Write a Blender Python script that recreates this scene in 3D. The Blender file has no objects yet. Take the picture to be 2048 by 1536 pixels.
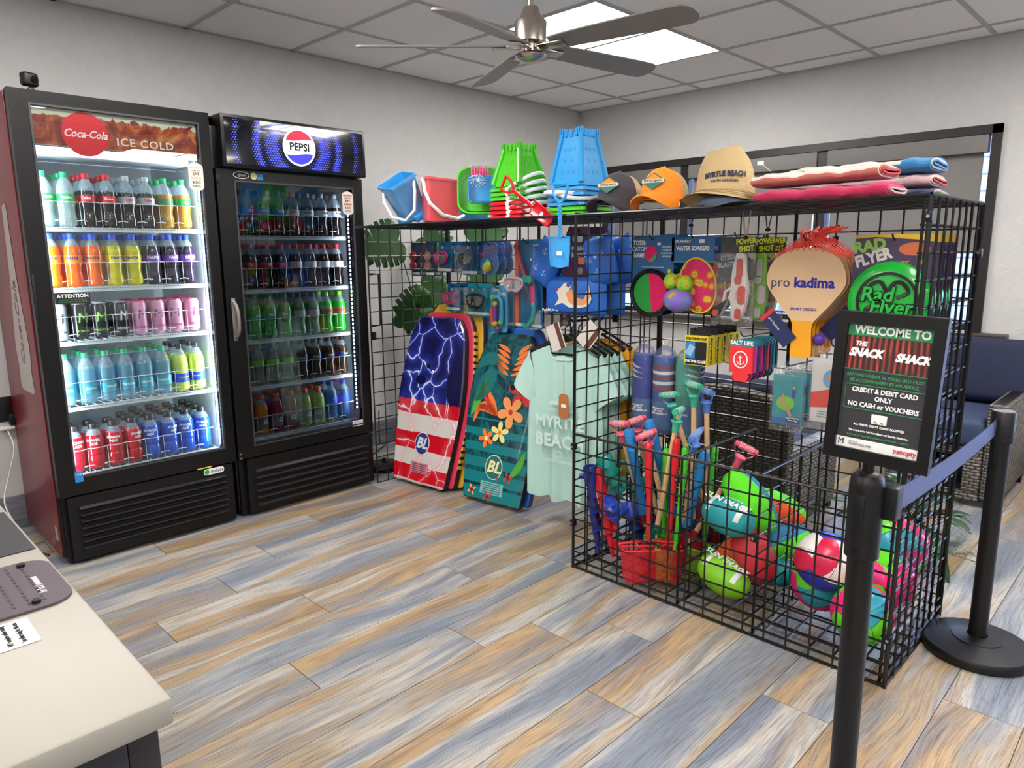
import bpy, bmesh, math, random
from mathutils import Vector, Matrix, Euler
random.seed(11)
SC = bpy.context.scene
COL = SC.collection
PI = math.pi
V = Vector
sin, cos, rad = math.sin, math.cos, math.radians

# ---------------------------------------------------------------- camera, world, lights, exposure
cd = bpy.data.cameras.new('camera'); cam = bpy.data.objects.new('camera', cd); COL.objects.link(cam)
ya, pit, rol = 0.7926, 0.1824, -0.0081
d = V((sin(ya)*cos(pit), cos(ya)*cos(pit), -sin(pit))); r0 = V((cos(ya), -sin(ya), 0)); u0 = r0.cross(d)
r1 = r0*cos(rol)+u0*sin(rol); u1 = u0*cos(rol)-r0*sin(rol)
cam.matrix_world = Matrix(((r1.x, u1.x, -d.x, -4.953), (r1.y, u1.y, -d.y, -4.040), (r1.z, u1.z, -d.z, 1.31), (0, 0, 0, 1)))
cd.sensor_width = 36; cd.lens = 36*1412.2/2048; cd.clip_start = .02; cd.clip_end = 200
SC.camera = cam
SC.view_settings.view_transform = 'Standard'; SC.view_settings.look = 'None'
SC.view_settings.exposure = 0.0; SC.view_settings.gamma = 1; SC.view_settings.use_curve_mapping = False
W = bpy.data.worlds.new('sky'); SC.world = W; W.use_nodes = True
wn = W.node_tree.nodes; wn['Background'].inputs[0].default_value = (.46, .62, 1, 1); wn['Background'].inputs[1].default_value = 17
cy = SC.cycles; cy.max_bounces = 6; cy.diffuse_bounces = 3; cy.glossy_bounces = 3; cy.transmission_bounces = 4; cy.transparent_max_bounces = 24
cy.caustics_reflective = False; cy.caustics_refractive = False; cy.use_adaptive_sampling = True; cy.adaptive_threshold = .04
PANEL_STRENGTH = 22     # troffer diffusers
LED_STRENGTH = 9.0      # cooler led strips

def lin(c):
    return tuple((x/255/12.92 if x/255 <= .04045 else ((x/255+.055)/1.055)**2.4) for x in c[:3])+(1,)

# ---------------------------------------------------------------- materials
MC = {}
def mat(name, col=(128, 128, 128), rough=.5, metal=0, emis=0, alpha=1, trans=0, coat=0, bump=0, bscale=80, sheen=0, spec=.5, vary=0, vscale=6):
    if name in MC: return MC[name]
    m = bpy.data.materials.new(name); m.use_nodes = True; MC[name] = m
    nt = m.node_tree; b = nt.nodes['Principled BSDF']; c = lin(col)
    b.inputs['Base Color'].default_value = c; b.inputs['Roughness'].default_value = rough; b.inputs['Metallic'].default_value = metal
    b.inputs['Specular IOR Level'].default_value = spec
    if emis: b.inputs['Emission Color'].default_value = c; b.inputs['Emission Strength'].default_value = emis
    if alpha < 1: b.inputs['Alpha'].default_value = alpha
    if trans: b.inputs['Transmission Weight'].default_value = trans
    if coat: b.inputs['Coat Weight'].default_value = coat
    if sheen: b.inputs['Sheen Weight'].default_value = sheen
    tc = nt.nodes.new('ShaderNodeTexCoord')
    nz = nt.nodes.new('ShaderNodeTexNoise'); nz.inputs['Scale'].default_value = vscale; nz.inputs['Detail'].default_value = 5
    nt.links.new(tc.outputs['Object'], nz.inputs['Vector'])
    mx = nt.nodes.new('ShaderNodeMix'); mx.data_type = 'RGBA'; v = max(vary, .015)
    mx.inputs[6].default_value = tuple(x*(1-v) for x in c[:3])+(1,); mx.inputs[7].default_value = tuple(min(1, x*(1+v)) for x in c[:3])+(1,)
    nt.links.new(nz.outputs['Fac'], mx.inputs[0]); nt.links.new(mx.outputs[2], b.inputs['Base Color'])
    if bump:
        n2 = nt.nodes.new('ShaderNodeTexNoise'); n2.inputs['Scale'].default_value = bscale; n2.inputs['Detail'].default_value = 6
        nt.links.new(tc.outputs['Object'], n2.inputs['Vector'])
        bp = nt.nodes.new('ShaderNodeBump'); bp.inputs['Strength'].default_value = bump; bp.inputs['Distance'].default_value = .01
        nt.links.new(n2.outputs['Fac'], bp.inputs['Height']); nt.links.new(bp.outputs['Normal'], b.inputs['Normal'])
    return m

def thin(name, col=(255, 255, 255), keep=.9, rough=.03, gloss=.5, tint=None, crinkle=0):
    """thin clear sheet: mostly lets light straight through, mirrors more at grazing angles"""
    if name in MC: return MC[name]
    m = bpy.data.materials.new(name); m.use_nodes = True; MC[name] = m
    nt = m.node_tree; nt.nodes.clear()
    out = nt.nodes.new('ShaderNodeOutputMaterial'); tr = nt.nodes.new('ShaderNodeBsdfTransparent'); tr.inputs[0].default_value = lin(tint or col)
    gl = nt.nodes.new('ShaderNodeBsdfGlossy'); gl.inputs['Roughness'].default_value = rough; gl.inputs[0].default_value = lin(col)
    df = nt.nodes.new('ShaderNodeBsdfDiffuse'); df.inputs[0].default_value = lin(col)
    fr = nt.nodes.new('ShaderNodeFresnel'); fr.inputs[0].default_value = 1.5
    mu = nt.nodes.new('ShaderNodeMath'); mu.operation = 'MULTIPLY'; mu.inputs[1].default_value = gloss*2; mu.use_clamp = True
    nt.links.new(fr.outputs[0], mu.inputs[0])
    a = nt.nodes.new('ShaderNodeMixShader'); a.inputs[0].default_value = keep
    nt.links.new(df.outputs[0], a.inputs[1]); nt.links.new(tr.outputs[0], a.inputs[2])
    b = nt.nodes.new('ShaderNodeMixShader'); nt.links.new(mu.outputs[0], b.inputs[0]); nt.links.new(a.outputs[0], b.inputs[1]); nt.links.new(gl.outputs[0], b.inputs[2])
    nt.links.new(b.outputs[0], out.inputs[0])
    if crinkle:
        tc = nt.nodes.new('ShaderNodeTexCoord'); n2 = nt.nodes.new('ShaderNodeTexNoise'); n2.inputs['Scale'].default_value = 25; n2.inputs['Distortion'].default_value = 1.5
        nt.links.new(tc.outputs['Object'], n2.inputs['Vector']); bp = nt.nodes.new('ShaderNodeBump'); bp.inputs['Strength'].default_value = crinkle; bp.inputs['Distance'].default_value = .02
        nt.links.new(n2.outputs['Fac'], bp.inputs['Height'])
        for q in (gl, fr): nt.links.new(bp.outputs['Normal'], q.inputs['Normal'])
    return m

class NT:
    """tiny node-building aid for the printed / woven materials"""
    def __init__(s, name, rough=.4, coat=0):
        s.m = bpy.data.materials.new(name); s.m.use_nodes = True; MC[name] = s.m
        s.t = s.m.node_tree; s.b = s.t.nodes['Principled BSDF']; s.b.inputs['Roughness'].default_value = rough
        if coat: s.b.inputs['Coat Weight'].default_value = coat
        s.tc = s.t.nodes.new('ShaderNodeTexCoord').outputs['Object']
    def n(s, kind, **kw):
        q = s.t.nodes.new(kind)
        for k, v in kw.items():
            if k.startswith('i_'):
                q.inputs[k[2:].replace('_', ' ')].default_value = v
            else: setattr(q, k, v)
        return q
    def l(s, a, b): s.t.links.new(a, b); return s
    def map(s, scale=(1, 1, 1), rot=(0, 0, 0), loc=(0, 0, 0), src=None):
        q = s.n('ShaderNodeMapping'); q.inputs['Scale'].default_value = scale; q.inputs['Rotation'].default_value = rot; q.inputs['Location'].default_value = loc
        s.l(src or s.tc, q.inputs['Vector']); return q.outputs[0]
    def noise(s, vec, scale=5, detail=4, dist=0, rough=.5):
        q = s.n('ShaderNodeTexNoise'); q.inputs['Scale'].default_value = scale; q.inputs['Detail'].default_value = detail
        q.inputs['Distortion'].default_value = dist; q.inputs['Roughness'].default_value = rough; s.l(vec, q.inputs['Vector']); return q.outputs['Fac']
    def ramp(s, fac, stops, interp='LINEAR'):
        q = s.n('ShaderNodeValToRGB'); q.color_ramp.interpolation = interp; e = q.color_ramp.elements
        while len(e) < len(stops): e.new(.5)
        for i, (p, c) in enumerate(stops): e[i].position = p; e[i].color = lin(c)
        s.l(fac, q.inputs[0]); return q.outputs[0]
    def mix(s, fac, a, b, mode='MIX'):
        q = s.n('ShaderNodeMix', data_type='RGBA', blend_type=mode)
        for val, idx in ((fac, 0), (a, 6), (b, 7)):
            if isinstance(val, (int, float)): q.inputs[idx].default_value = val
            elif isinstance(val, tuple): q.inputs[idx].default_value = lin(val)
            else: s.l(val, q.inputs[idx])
        return q.outputs[2]
    def math(s, op, a, b=0, c=None):
        q = s.n('ShaderNodeMath', operation=op)
        for i, v in enumerate((a, b) if c is None else (a, b, c)):
            if isinstance(v, (int, float)): q.inputs[i].default_value = v
            else: s.l(v, q.inputs[i])
        return q.outputs[0]
    def xyz(s, vec=None):
        q = s.n('ShaderNodeSeparateXYZ'); s.l(vec or s.tc, q.inputs[0]); return q.outputs
    def bump(s, h, st=.3, dist=.01):
        q = s.n('ShaderNodeBump'); q.inputs['Strength'].default_value = st; q.inputs['Distance'].default_value = dist
        s.l(h, q.inputs['Height']); s.l(q.outputs[0], s.b.inputs['Normal'])
    def col(s, c): s.l(c, s.b.inputs['Base Color']); return s.m

# ---------------------------------------------------------------- mesh building
class MB:
    def __init__(s): s.v = []; s.f = []; s.mi = []; s.T = Matrix()
    def add(s, vs, fs, mi=0):
        o = len(s.v); s.v += [s.T @ V(p) for p in vs]; s.f += [tuple(i+o for i in f) for f in fs]; s.mi += [mi]*len(fs); return s
    def box(s, x0, x1, y0, y1, z0, z1, mi=0):
        return s.add([(x0, y0, z0), (x1, y0, z0), (x1, y1, z0), (x0, y1, z0), (x0, y0, z1), (x1, y0, z1), (x1, y1, z1), (x0, y1, z1)],
                     [(0, 3, 2, 1), (4, 5, 6, 7), (0, 1, 5, 4), (1, 2, 6, 5), (2, 3, 7, 6), (3, 0, 4, 7)], mi)
    def bbox(s, x0, x1, y0, y1, z0, z1, b=.004, mi=0, n=2):
        """box with rounded edges"""
        bm = bmesh.new(); bmesh.ops.create_cube(bm, size=1)
        bmesh.ops.scale(bm, vec=(x1-x0, y1-y0, z1-z0), verts=bm.verts); bmesh.ops.translate(bm, vec=((x0+x1)/2, (y0+y1)/2, (z0+z1)/2), verts=bm.verts)
        bmesh.ops.bevel(bm, geom=bm.edges[:], offset=b, segments=n, affect='EDGES', profile=.5)
        bm.verts.index_update(); s.add([v.co.copy() for v in bm.verts], [tuple(v.index for v in f.verts) for f in bm.faces], mi); bm.free(); return s
    def cyl(s, p0, p1, r0, r1=None, n=12, mi=0, cap=True):
        p0, p1 = V(p0), V(p1); r1 = r0 if r1 is None else r1
        a = (p1-p0).normalized(); b = a.orthogonal().normalized(); c = a.cross(b); vs = []
        for p, r in ((p0, r0), (p1, r1)):
            for i in range(n): t = 2*PI*i/n; vs.append(p+b*r*cos(t)+c*r*sin(t))
        fs = [(i, (i+1) % n, n+(i+1) % n, n+i) for i in range(n)]
        if cap: fs += [tuple(range(n-1, -1, -1)), tuple(range(n, 2*n))]
        return s.add(vs, fs, mi)
    def tube(s, pts, r, n=8, mi=0, closed=False, cap=True, flat=None):
        pts = [V(p) for p in pts]; L = len(pts); vs = []
        rs = r if isinstance(r, (list, tuple)) else [r]*L
        prev = None
        for i in range(L):
            if closed: t = (pts[(i+1) % L]-pts[i-1])
            else: t = pts[min(i+1, L-1)]-pts[max(i-1, 0)]
            t = t.normalized() if t.length > 1e-9 else V((0, 0, 1))
            if prev is None: b = t.orthogonal().normalized() if flat is None else (V(flat)-t*V(flat).dot(t)).normalized()
            else:
                b = (prev-t*prev.dot(t)); b = b.normalized() if b.length > 1e-6 else t.orthogonal().normalized()
            prev = b; c = t.cross(b); k = 1 if flat is None else .35
            for j in range(n): a = 2*PI*j/n; vs.append(pts[i]+b*rs[i]*cos(a)+c*rs[i]*sin(a)*k)
        fs = []
        for i in range(L if closed else L-1):
            q = (i+1) % L
            for j in range(n): fs.append((i*n+j, i*n+(j+1) % n, q*n+(j+1) % n, q*n+j))
        if cap and not closed: fs += [tuple(range(n-1, -1, -1)), tuple((L-1)*n+j for j in range(n))]
        return s.add(vs, fs, mi)
    def lathe(s, prof, n=20, mi=0, c=(0, 0, 0), mis=None, sx=1, sy=1, a0=0, a1=2*PI):
        full = abs(a1-a0-2*PI) < 1e-6; m = n if full else n+1; vs = []
        for (r, z) in prof:
            for i in range(m): t = a0+(a1-a0)*i/n; vs.append((c[0]+r*cos(t)*sx, c[1]+r*sin(t)*sy, c[2]+z))
        o = len(s.v); s.v += [s.T @ V(p) for p in vs]
        for k in range(len(prof)-1):
            for i in range(n):
                j = (i+1) % m; s.f.append((o+k*m+i, o+k*m+j, o+(k+1)*m+j, o+(k+1)*m+i)); s.mi.append(mis[k] if mis else mi)
        return s
    def prism(s, poly, y0, y1, mi=0, side=None):
        """outline in x,z pushed along y"""
        n = len(poly); vs = [(p[0], y0, p[1]) for p in poly]+[(p[0], y1, p[1]) for p in poly]
        s.add(vs, [tuple(range(n)), tuple(range(2*n-1, n-1, -1))], mi)
        o = len(s.v)-2*n
        for i in range(n): s.f.append((o+i, o+n+i, o+n+(i+1) % n, o+(i+1) % n)); s.mi.append(mi if side is None else side)
        return s
    def sheet(s, poly, y=0, mi=0): return s.add([(p[0], y, p[1]) for p in poly], [tuple(range(len(poly)))], mi)
    def grid(s, fn, nu, nv, mi=0, wu=False, wv=False, mf=None):
        vs = [fn(i/(nu if wu else nu), j/nv) for j in range(nv+(0 if wv else 1)) for i in range(nu+(0 if wu else 1))]
        a = nu if wu else nu+1; b = nv if wv else nv+1; o = len(s.v); s.v += [s.T @ V(p) for p in vs]
        for j in range(nv):
            for i in range(nu):
                s.f.append((o+j*a+i, o+j*a+(i+1) % a, o+((j+1) % b)*a+(i+1) % a, o+((j+1) % b)*a+i)); s.mi.append(mf(i, j) if mf else mi)
        return s
    def ball(s, c, rx, ry=None, rz=None, nu=20, nv=12, mi=0, mf=None):
        ry = rx if ry is None else ry; rz = rx if rz is None else rz
        return s.grid(lambda u, v: (c[0]+rx*cos(2*PI*u)*sin(PI*v), c[1]+ry*sin(2*PI*u)*sin(PI*v), c[2]-rz*cos(PI*v)), nu, nv, mi, wu=True, mf=mf)
    def build(s, name, mats, parent=None, smooth=True, w=False, loc=None, rot=None, ang=40):
        me = bpy.data.meshes.new(name); off = parent.location if (w and parent) else V((0, 0, 0))
        me.from_pydata([tuple(p-off) for p in s.v], [], s.f)
        if not isinstance(mats, (list, tuple)): mats = [mats]
        for m in mats: me.materials.append(m)
        if len(mats) > 1: me.polygons.foreach_set('material_index', s.mi)
        me.update()
        if smooth:
            me.polygons.foreach_set('use_smooth', [True]*len(me.polygons)); me.set_sharp_from_angle(angle=rad(ang))
        o = bpy.data.objects.new(name, me); COL.objects.link(o); o.parent = parent
        if loc is not None: o.location = loc
        if rot is not None: o.rotation_euler = rot
        return o

def tag(o, label, cat, group=None):
    o['label'] = label; o['category'] = cat
    if group: o['group'] = group
    return o
def thing(name, label, cat, loc=(0, 0, 0), rot=(0, 0, 0), group=None):
    o = bpy.data.objects.new(name, None); COL.objects.link(o); o.empty_display_size = .05
    o.location = loc; o.rotation_euler = rot if isinstance(rot, (tuple, Euler)) else (0, 0, rot)
    return tag(o, label, cat, group)
def struct(o): o['kind'] = 'structure'; return o
def dup(root, loc=None, rot=None, label=None, group=None, swap=None):
    r = root.copy(); COL.objects.link(r)
    if loc is not None: r.location = loc
    if rot is not None: r.rotation_euler = rot if isinstance(rot, (tuple, Euler)) else (0, 0, rot)
    if label: r['label'] = label
    if group: r['group'] = group
    for ch in root.children:
        c = ch.copy(); COL.objects.link(c); c.parent = r
        for g in ch.children:
            e = g.copy(); COL.objects.link(e); e.parent = c
    return r
def lbl(o, s): o['label'] = s; return o

TX = {}
def text(s, size, m, parent, loc, rot=(PI/2, 0, 0), bold=0, shear=0, sx=1, bend=0, name='lettering', align='CENTER', ext=.0004, space=1):
    """letters standing up, read from -y side by default; bend wraps them round a vertical cylinder of that radius"""
    key = (s, size, bold, shear, sx, bend, align, m.name, space)
    if key not in TX:
        cu = bpy.data.curves.new('t', 'FONT'); cu.body = s; cu.size = size; cu.align_x = align; cu.align_y = 'CENTER'; cu.offset = bold*size; cu.shear = shear
        cu.extrude = ext; cu.resolution_u = 2; cu.space_character = space
        o = bpy.data.objects.new('t', cu); COL.objects.link(o); dg = bpy.context.evaluated_depsgraph_get(); dg.update()
        me = bpy.data.meshes.new_from_object(o.evaluated_get(dg)); bpy.data.objects.remove(o)
        for v in me.vertices: v.co.x *= sx
        if bend:
            for v in me.vertices: a = v.co.x/bend; rr = bend+v.co.z; v.co.x, v.co.z = rr*sin(a), rr*cos(a)-bend
        me.materials.clear(); me.materials.append(m); me.name = 'lettering'; TX[key] = me
    o = bpy.data.objects.new(name, TX[key]); COL.objects.link(o); o.parent = parent; o.location = loc; o.rotation_euler = rot
    return o

def rr(w, h, r, n=5, cx=0, cz=0):
    """rounded rectangle outline"""
    p = []
    for (sx, sz, a) in ((1, 1, 0), (-1, 1, 90), (-1, -1, 180), (1, -1, 270)):
        for i in range(n+1): t = rad(a+90*i/n); p.append((cx+sx*(w/2-r)+r*cos(t), cz+sz*(h/2-r)+r*sin(t)))
    return p
def ell(rx, rz=None, n=28, cx=0, cz=0):
    rz = rx if rz is None else rz
    return [(cx+rx*cos(2*PI*i/n), cz+rz*sin(2*PI*i/n)) for i in range(n)]
def spline(pts, k=6):
    P = [V(p) for p in pts]; P = [P[0]*2-P[1]]+P+[P[-1]*2-P[-2]]; out = []
    for i in range(1, len(P)-2):
        for j in range(k):
            t = j/k; a, b, c, e = P[i-1], P[i], P[i+1], P[i+2]
            out.append(.5*((2*b)+(c-a)*t+(2*a-5*b+4*c-e)*t*t+(3*b-a-3*c+e)*t**3))
    return out+[P[-2]]

black = mat('black_powder_coat', (16, 16, 17), .42, spec=.35); white = mat('white_plastic', (235, 235, 232), .35); blackp = mat('black_plastic', (18, 18, 20), .4, spec=.35)
chrome = mat('brushed_nickel', (190, 184, 176), .28, 1); paper = mat('white_paper', (238, 238, 235), .6); ink = mat('black_ink', (18, 18, 20), .6)
# ================================================================ SETTING
X0, Y0, H = -7.4, -8.0, 2.495
wallm = NT('grey_skip_trowel_plaster', .75)
n1 = wallm.noise(wallm.tc, 5, 8, 1.2, .7); n2 = wallm.noise(wallm.map((1, 1, .45)), 26, 5, .8)
patch = wallm.math('MULTIPLY', wallm.ramp(n1, [(.5, (0, 0, 0)), (.62, (255, 255, 255))]), n2)
wallm.bump(wallm.math('ADD', patch, wallm.math('MULTIPLY', n2, .35)), .55, .007)
wallm.col(wallm.ramp(n1, [(.35, (196, 196, 195)), (.7, (206, 206, 205))]))
WY0, WY1, WZ0, WZ1 = -3.06, -.3, .83, 1.985       # window opening in the right wall
DY0, DY1, DZ1 = -6.9, -4.45, 2.1                   # glazed entrance further along the same wall
struct(MB().box(X0, .15, 0, .15, 0, H).build('wall_back', wallm.m, smooth=False))
b = MB()
for (a, c, z0, z1) in ((Y0, DY0, 0, H), (DY0, DY1, DZ1, H), (DY1, WY0, 0, H), (WY0, WY1, 0, WZ0), (WY0, WY1, WZ1, H), (WY1, .15, 0, H)): b.box(0, .15, a, c, z0, z1)
struct(b.build('wall_right', wallm.m, smooth=False))
struct(MB().box(X0-.15, X0, Y0, .15, 0, H).build('wall_left', wallm.m, smooth=False))
struct(MB().box(X0-.15, .15, Y0-.15, Y0, 0, H).build('wall_front', wallm.m, smooth=False))

# floor: wood-look porcelain planks, each one a part
fm = NT('multicolour_wood_look_tile', .33)
oi = fm.n('ShaderNodeObjectInfo'); rnd = oi.outputs['Random']
off = fm.n('ShaderNodeCombineXYZ'); fm.l(fm.math('MULTIPLY', rnd, 37), off.inputs[0]); fm.l(fm.math('MULTIPLY', rnd, 91), off.inputs[1]); fm.l(fm.math('MULTIPLY', rnd, 13), off.inputs[2])
va = fm.n('ShaderNodeVectorMath', operation='ADD'); fm.l(fm.tc, va.inputs[0]); fm.l(off.outputs[0], va.inputs[1]); vec = va.outputs[0]
# warped coordinates so the streaks swoop diagonally across a plank
warp = fm.n('ShaderNodeTexNoise'); warp.inputs['Scale'].default_value = 1.6; warp.inputs['Detail'].default_value = 1; fm.l(vec, warp.inputs['Vector'])
wv = fm.n('ShaderNodeVectorMath', operation='MULTIPLY_ADD'); fm.l(warp.outputs['Color'], wv.inputs[0]); wv.inputs[1].default_value = (0, .13, 0); fm.l(vec, wv.inputs[2])
st = fm.noise(fm.map((.50, 4.6, 1), (0, 0, .05), src=wv.outputs[0]), 1.35, 6, .30, .52)
base = fm.ramp(st, [(.28, (118, 128, 142)), (.38, (136, 146, 160)), (.44, (166, 171, 176)), (.49, (200, 196, 188)), (.54, (176, 160, 138)), (.60, (196, 168, 130)), (.66, (160, 138, 112)), (.75, (138, 126, 112))])
st2 = fm.noise(fm.map((.9, 8, 1), src=wv.outputs[0], loc=(5, 3, 0)), 1.2, 6, .3, .55)
base = fm.mix(fm.ramp(st2, [(.48, (0, 0, 0)), (.62, (225, 225, 225))]), base, (128, 138, 154))
base = fm.mix(fm.ramp(st2, [(.26, (190, 190, 190)), (.38, (0, 0, 0))]), base, (212, 208, 200))
gr = fm.noise(fm.map((2.0, 74, 1), src=wv.outputs[0]), 3.2, 8, 1.0, .68)
grain = fm.ramp(gr, [(.34, (112, 102, 94)), (.44, (196, 190, 184)), (.53, (250, 250, 250)), (.66, (255, 255, 255))])
fm.col(fm.mix(1.0, fm.mix(.68, base, grain, 'MULTIPLY'), (240, 238, 236), 'MULTIPLY')); fm.bump(gr, .06, .003)
rghn = fm.math('MULTIPLY_ADD', gr, .14, .26); fm.l(rghn, fm.b.inputs['Roughness'])
grout = mat('dark_brown_grout', (84, 76, 70), .8)
floor = struct(MB().box(X0, 0, Y0, 0, -.06, -.0025).build('floor', grout, smooth=False))
PW, PL, G = .1977, 1.187, .0028
J = {-1: -3.925, 0: -3.245, 1: -3.606, 2: -3.87, 3: -4.177, 4: -3.70, 5: -3.145, 6: -3.97, 7: -3.463, 8: -3.236, 9: -3.045, 10: -3.41, 11: -3.72, 12: -3.06, 13: -3.55, 14: -3.9}
pm = {}
def plank(x0, x1, y0, y1):
    L, w = round(x1-x0, 4), round(y1-y0, 4)
    if (L, w) not in pm:
        h = G/2; bv = .0008
        m = MB(); m.add([(h, h, -.003), (L-h, h, -.003), (L-h, w-h, -.003), (h, w-h, -.003), (h, h, -bv), (L-h, h, -bv), (L-h, w-h, -bv), (h, w-h, -bv),
                         (h+bv, h+bv, 0), (L-h-bv, h+bv, 0), (L-h-bv, w-h-bv, 0), (h+bv, w-h-bv, 0)],
                        [(0, 1, 5, 4), (1, 2, 6, 5), (2, 3, 7, 6), (3, 0, 4, 7), (4, 5, 9, 8), (5, 6, 10, 9), (6, 7, 11, 10), (7, 4, 8, 11), (8, 9, 10, 11)])
        o = m.build('floor_plank', fm.m, floor, smooth=False); pm[(L, w)] = o.data
    else:
        o = bpy.data.objects.new('floor_plank', pm[(L, w)]); COL.objects.link(o); o.parent = floor
    o.location = (x0, y0, 0)
for k in range(-5, 22):
    yt = min(0, -.85-PW*k); yb = -.85-PW*(k+1)
    if yt <= yb+.02: continue
    x = J.get(k, -3.9+((k*.437) % 1)*PL)
    while x > -6.6: x -= PL
    while x < 0:
        a, c = x, min(x+PL, 0)
        if c-a > .03 and c > -6.4: plank(a, c, yb, yt)
        x += PL
bbm = NT('wood_tile_skirting', .35); bg = bbm.noise(bbm.map((1, 1, 14)), 4, 6, 1); bbm.col(bbm.ramp(bg, [(.35, (86, 92, 104)), (.6, (116, 120, 130)), (.8, (140, 122, 100))]))
struct(MB().bbox(X0, 0, -.012, 0, 0, .17, .002).build('baseboard_back', bbm.m))
struct(MB().bbox(-.012, 0, DY1, 0, 0, .17, .002).build('baseboard_right', bbm.m))

# suspended ceiling
tile_m = mat('ceiling_tile_board', (250, 250, 250), .9, bump=.15, bscale=160); tee_m = mat('painted_ceiling_tee', (186, 186, 185), .6)
ceil = struct(MB().box(X0-.15, .15, Y0-.15, .15, H+.05, H+.12).build('ceiling', mat('plenum_grey', (120, 120, 120), .9), smooth=False))
S = .61; xl = [-.243-S*j for j in range(-1, 13)]; yl = [-.564-S*i for i in range(-1, 14)]
xs = [0]+[x for x in xl if X0 < x < 0]+[X0]; ys = [0]+[y for y in yl if Y0 < y < 0]+[Y0]
panels = [(-2.073, -.853, -1.784, -1.174), (-4.51, -3.29, -1.784+.0, -1.174), (-2.073, -.853, -4.224, -3.614), (-4.51, -3.29, -4.224, -3.614), (-6.95, -5.73, -4.224, -3.614), (-6.95, -5.73, -1.784, -1.174), (-2.073, -.853, -6.664, -6.054), (-4.51, -3.29, -6.664, -6.054), (-6.95, -5.73, -6.664, -6.054)]
tmesh = {}
for i in range(len(xs)-1):
    for j in range(len(ys)-1):
        a, c, e, f = xs[i+1], xs[i], ys[j+1], ys[j]; cx, cy = (a+c)/2, (e+f)/2
        if any(p[0] < cx < p[1] and p[2] < cy < p[3] for p in panels): continue
        key = (round(c-a, 3), round(f-e, 3))
        if key not in tmesh:
            o = MB().box(.010, key[0]-.010, .010, key[1]-.010, 0, .02).build('ceiling_tile', tile_m, ceil, smooth=False); tmesh[key] = o.data
        else: o = bpy.data.objects.new('ceiling_tile', tmesh[key]); COL.objects.link(o); o.parent = ceil
        o.location = (a, e, H+.004)
for x in xs[1:-1]:
    o = MB().box(x-.012, x+.012, Y0, 0, H-.002, H+.03).build('ceiling_tee', tee_m, ceil, smooth=False)
for y in ys[1:-1]:
    o = MB().box(X0, 0, y-.012, y+.012, H-.001, H+.03).build('ceiling_tee', tee_m, ceil, smooth=False)
struct(MB().box(X0, 0, -.022, 0, H-.002, H+.02).build('trim_1', tee_m, smooth=False)); struct(MB().box(-.022, 0, Y0, 0, H-.002, H+.02).build('trim_2', tee_m, smooth=False))
dif = mat('warm_white_light_diffuser', (255, 249, 244), .6, emis=PANEL_STRENGTH)
pn = ['ceiling light panel above the fan, nearest the room corner', 'ceiling light panel over the drink coolers', 'ceiling light panel over the sofa', 'ceiling light panel near the counter end', 'ceiling light panel over the counter', 'ceiling light panel left of the coolers', 'ceiling light panel by the entrance', 'ceiling light panel in the middle of the far half', 'ceiling light panel in the front left corner']
lp = None
for p, l in zip(panels, pn):
    loc = ((p[0]+p[1])/2, (p[2]+p[3])/2, H)
    if lp is None:
        lp = thing('ceiling_light', l, 'light', loc, group='flat rectangular ceiling light panels')
        MB().box(-.596, .596, -.291, .291, 0, .004).build('diffuser', dif, lp, smooth=False)
        m = MB(); m.box(-.61, .61, -.305, -.291, -.003, .02).box(-.61, .61, .291, .305, -.003, .02).box(-.61, -.596, -.291, .291, -.003, .02).box(.596, .61, -.291, .291, -.003, .02); m.build('frame', mat('white_light_frame', (190, 188, 184), .5), lp, smooth=False)
    else: dup(lp, loc, label=l)

# window, shades and what lies outside
frm = mat('dark_bronze_frame', (34, 31, 31), .4); glass = thin('window_glass', (255, 255, 255), 1, .02, .5)
wdw = MB(); T = .045
for a in (WY0-.03, WY1-.02): wdw.box(-.02, .10, a, a+.05, WZ0-.02, WZ1+.03)
wdw.box(-.02, .10, WY0-.03, WY1+.03, WZ1-.02, WZ1+.03)
win = struct(wdw.build('window_1', frm, smooth=False))
struct(MB().bbox(-.085, .1, WY0-.17, WY1+.1, WZ0-.035, WZ0-.005, .004).build('trim_3', mat('window_sill_bronze', (60, 52, 48), .35)))
muls = [-1.045, -2.085]
for y in muls: MB().box(.0, .09, y-.035, y+.035, WZ0, WZ1-.02).build('mullion', frm, win, smooth=False)
MB().box(.02, .08, WY0, WY1, WZ0, WZ0+.04).build('bottom_rail', frm, win, smooth=False)
edges = [WY1] + muls + [WY0]
for i in range(3): MB().box(.055, .060, edges[i+1], edges[i], WZ0, WZ1).build('pane', glass, win, smooth=False)
shm = mat('warm_grey_shade_cloth', (128, 126, 124), .85, bump=.08, bscale=300)
sb = [.97, .97, 1.29]; sn = ['left of the window, nearest the room corner', 'in the middle of the window', 'at the right end of the window, stopping higher']
for i in range(3):
    a, c = edges[i+1]+.06, edges[i]-.06
    t = thing('roller_shade', 'grey roller shade '+sn[i], 'window shade', (.02, (a+c)/2, WZ1-.02), group='roller shades in the long window')
    w = (c-a)/2
    MB().box(.012, .016, -w, w, sb[i]-WZ1+.04, -.06).build('shade_cloth', shm, t, smooth=False)
    MB().bbox(-.035, .03, -w-.025, w+.025, -.10, -.002, .003).build('cassette', mat('grey_shade_cassette', (122, 120, 118), .6), t)
    MB().cyl((.014, -w, sb[i]-WZ1+.035), (.014, w, sb[i]-WZ1+.035), .01, n=8).build('hem_bar', mat('grey_hem_bar', (120, 118, 116), .5), t)
dw = MB()
for y in (DY0, DY0+1.2, DY1-.06): dw.box(.02, .12, y, y+.06, 0, DZ1)
dw.box(.02, .12, DY0, DY1, DZ1-.06, DZ1).box(.02, .12, DY0, DY1, 0, .1)
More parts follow.
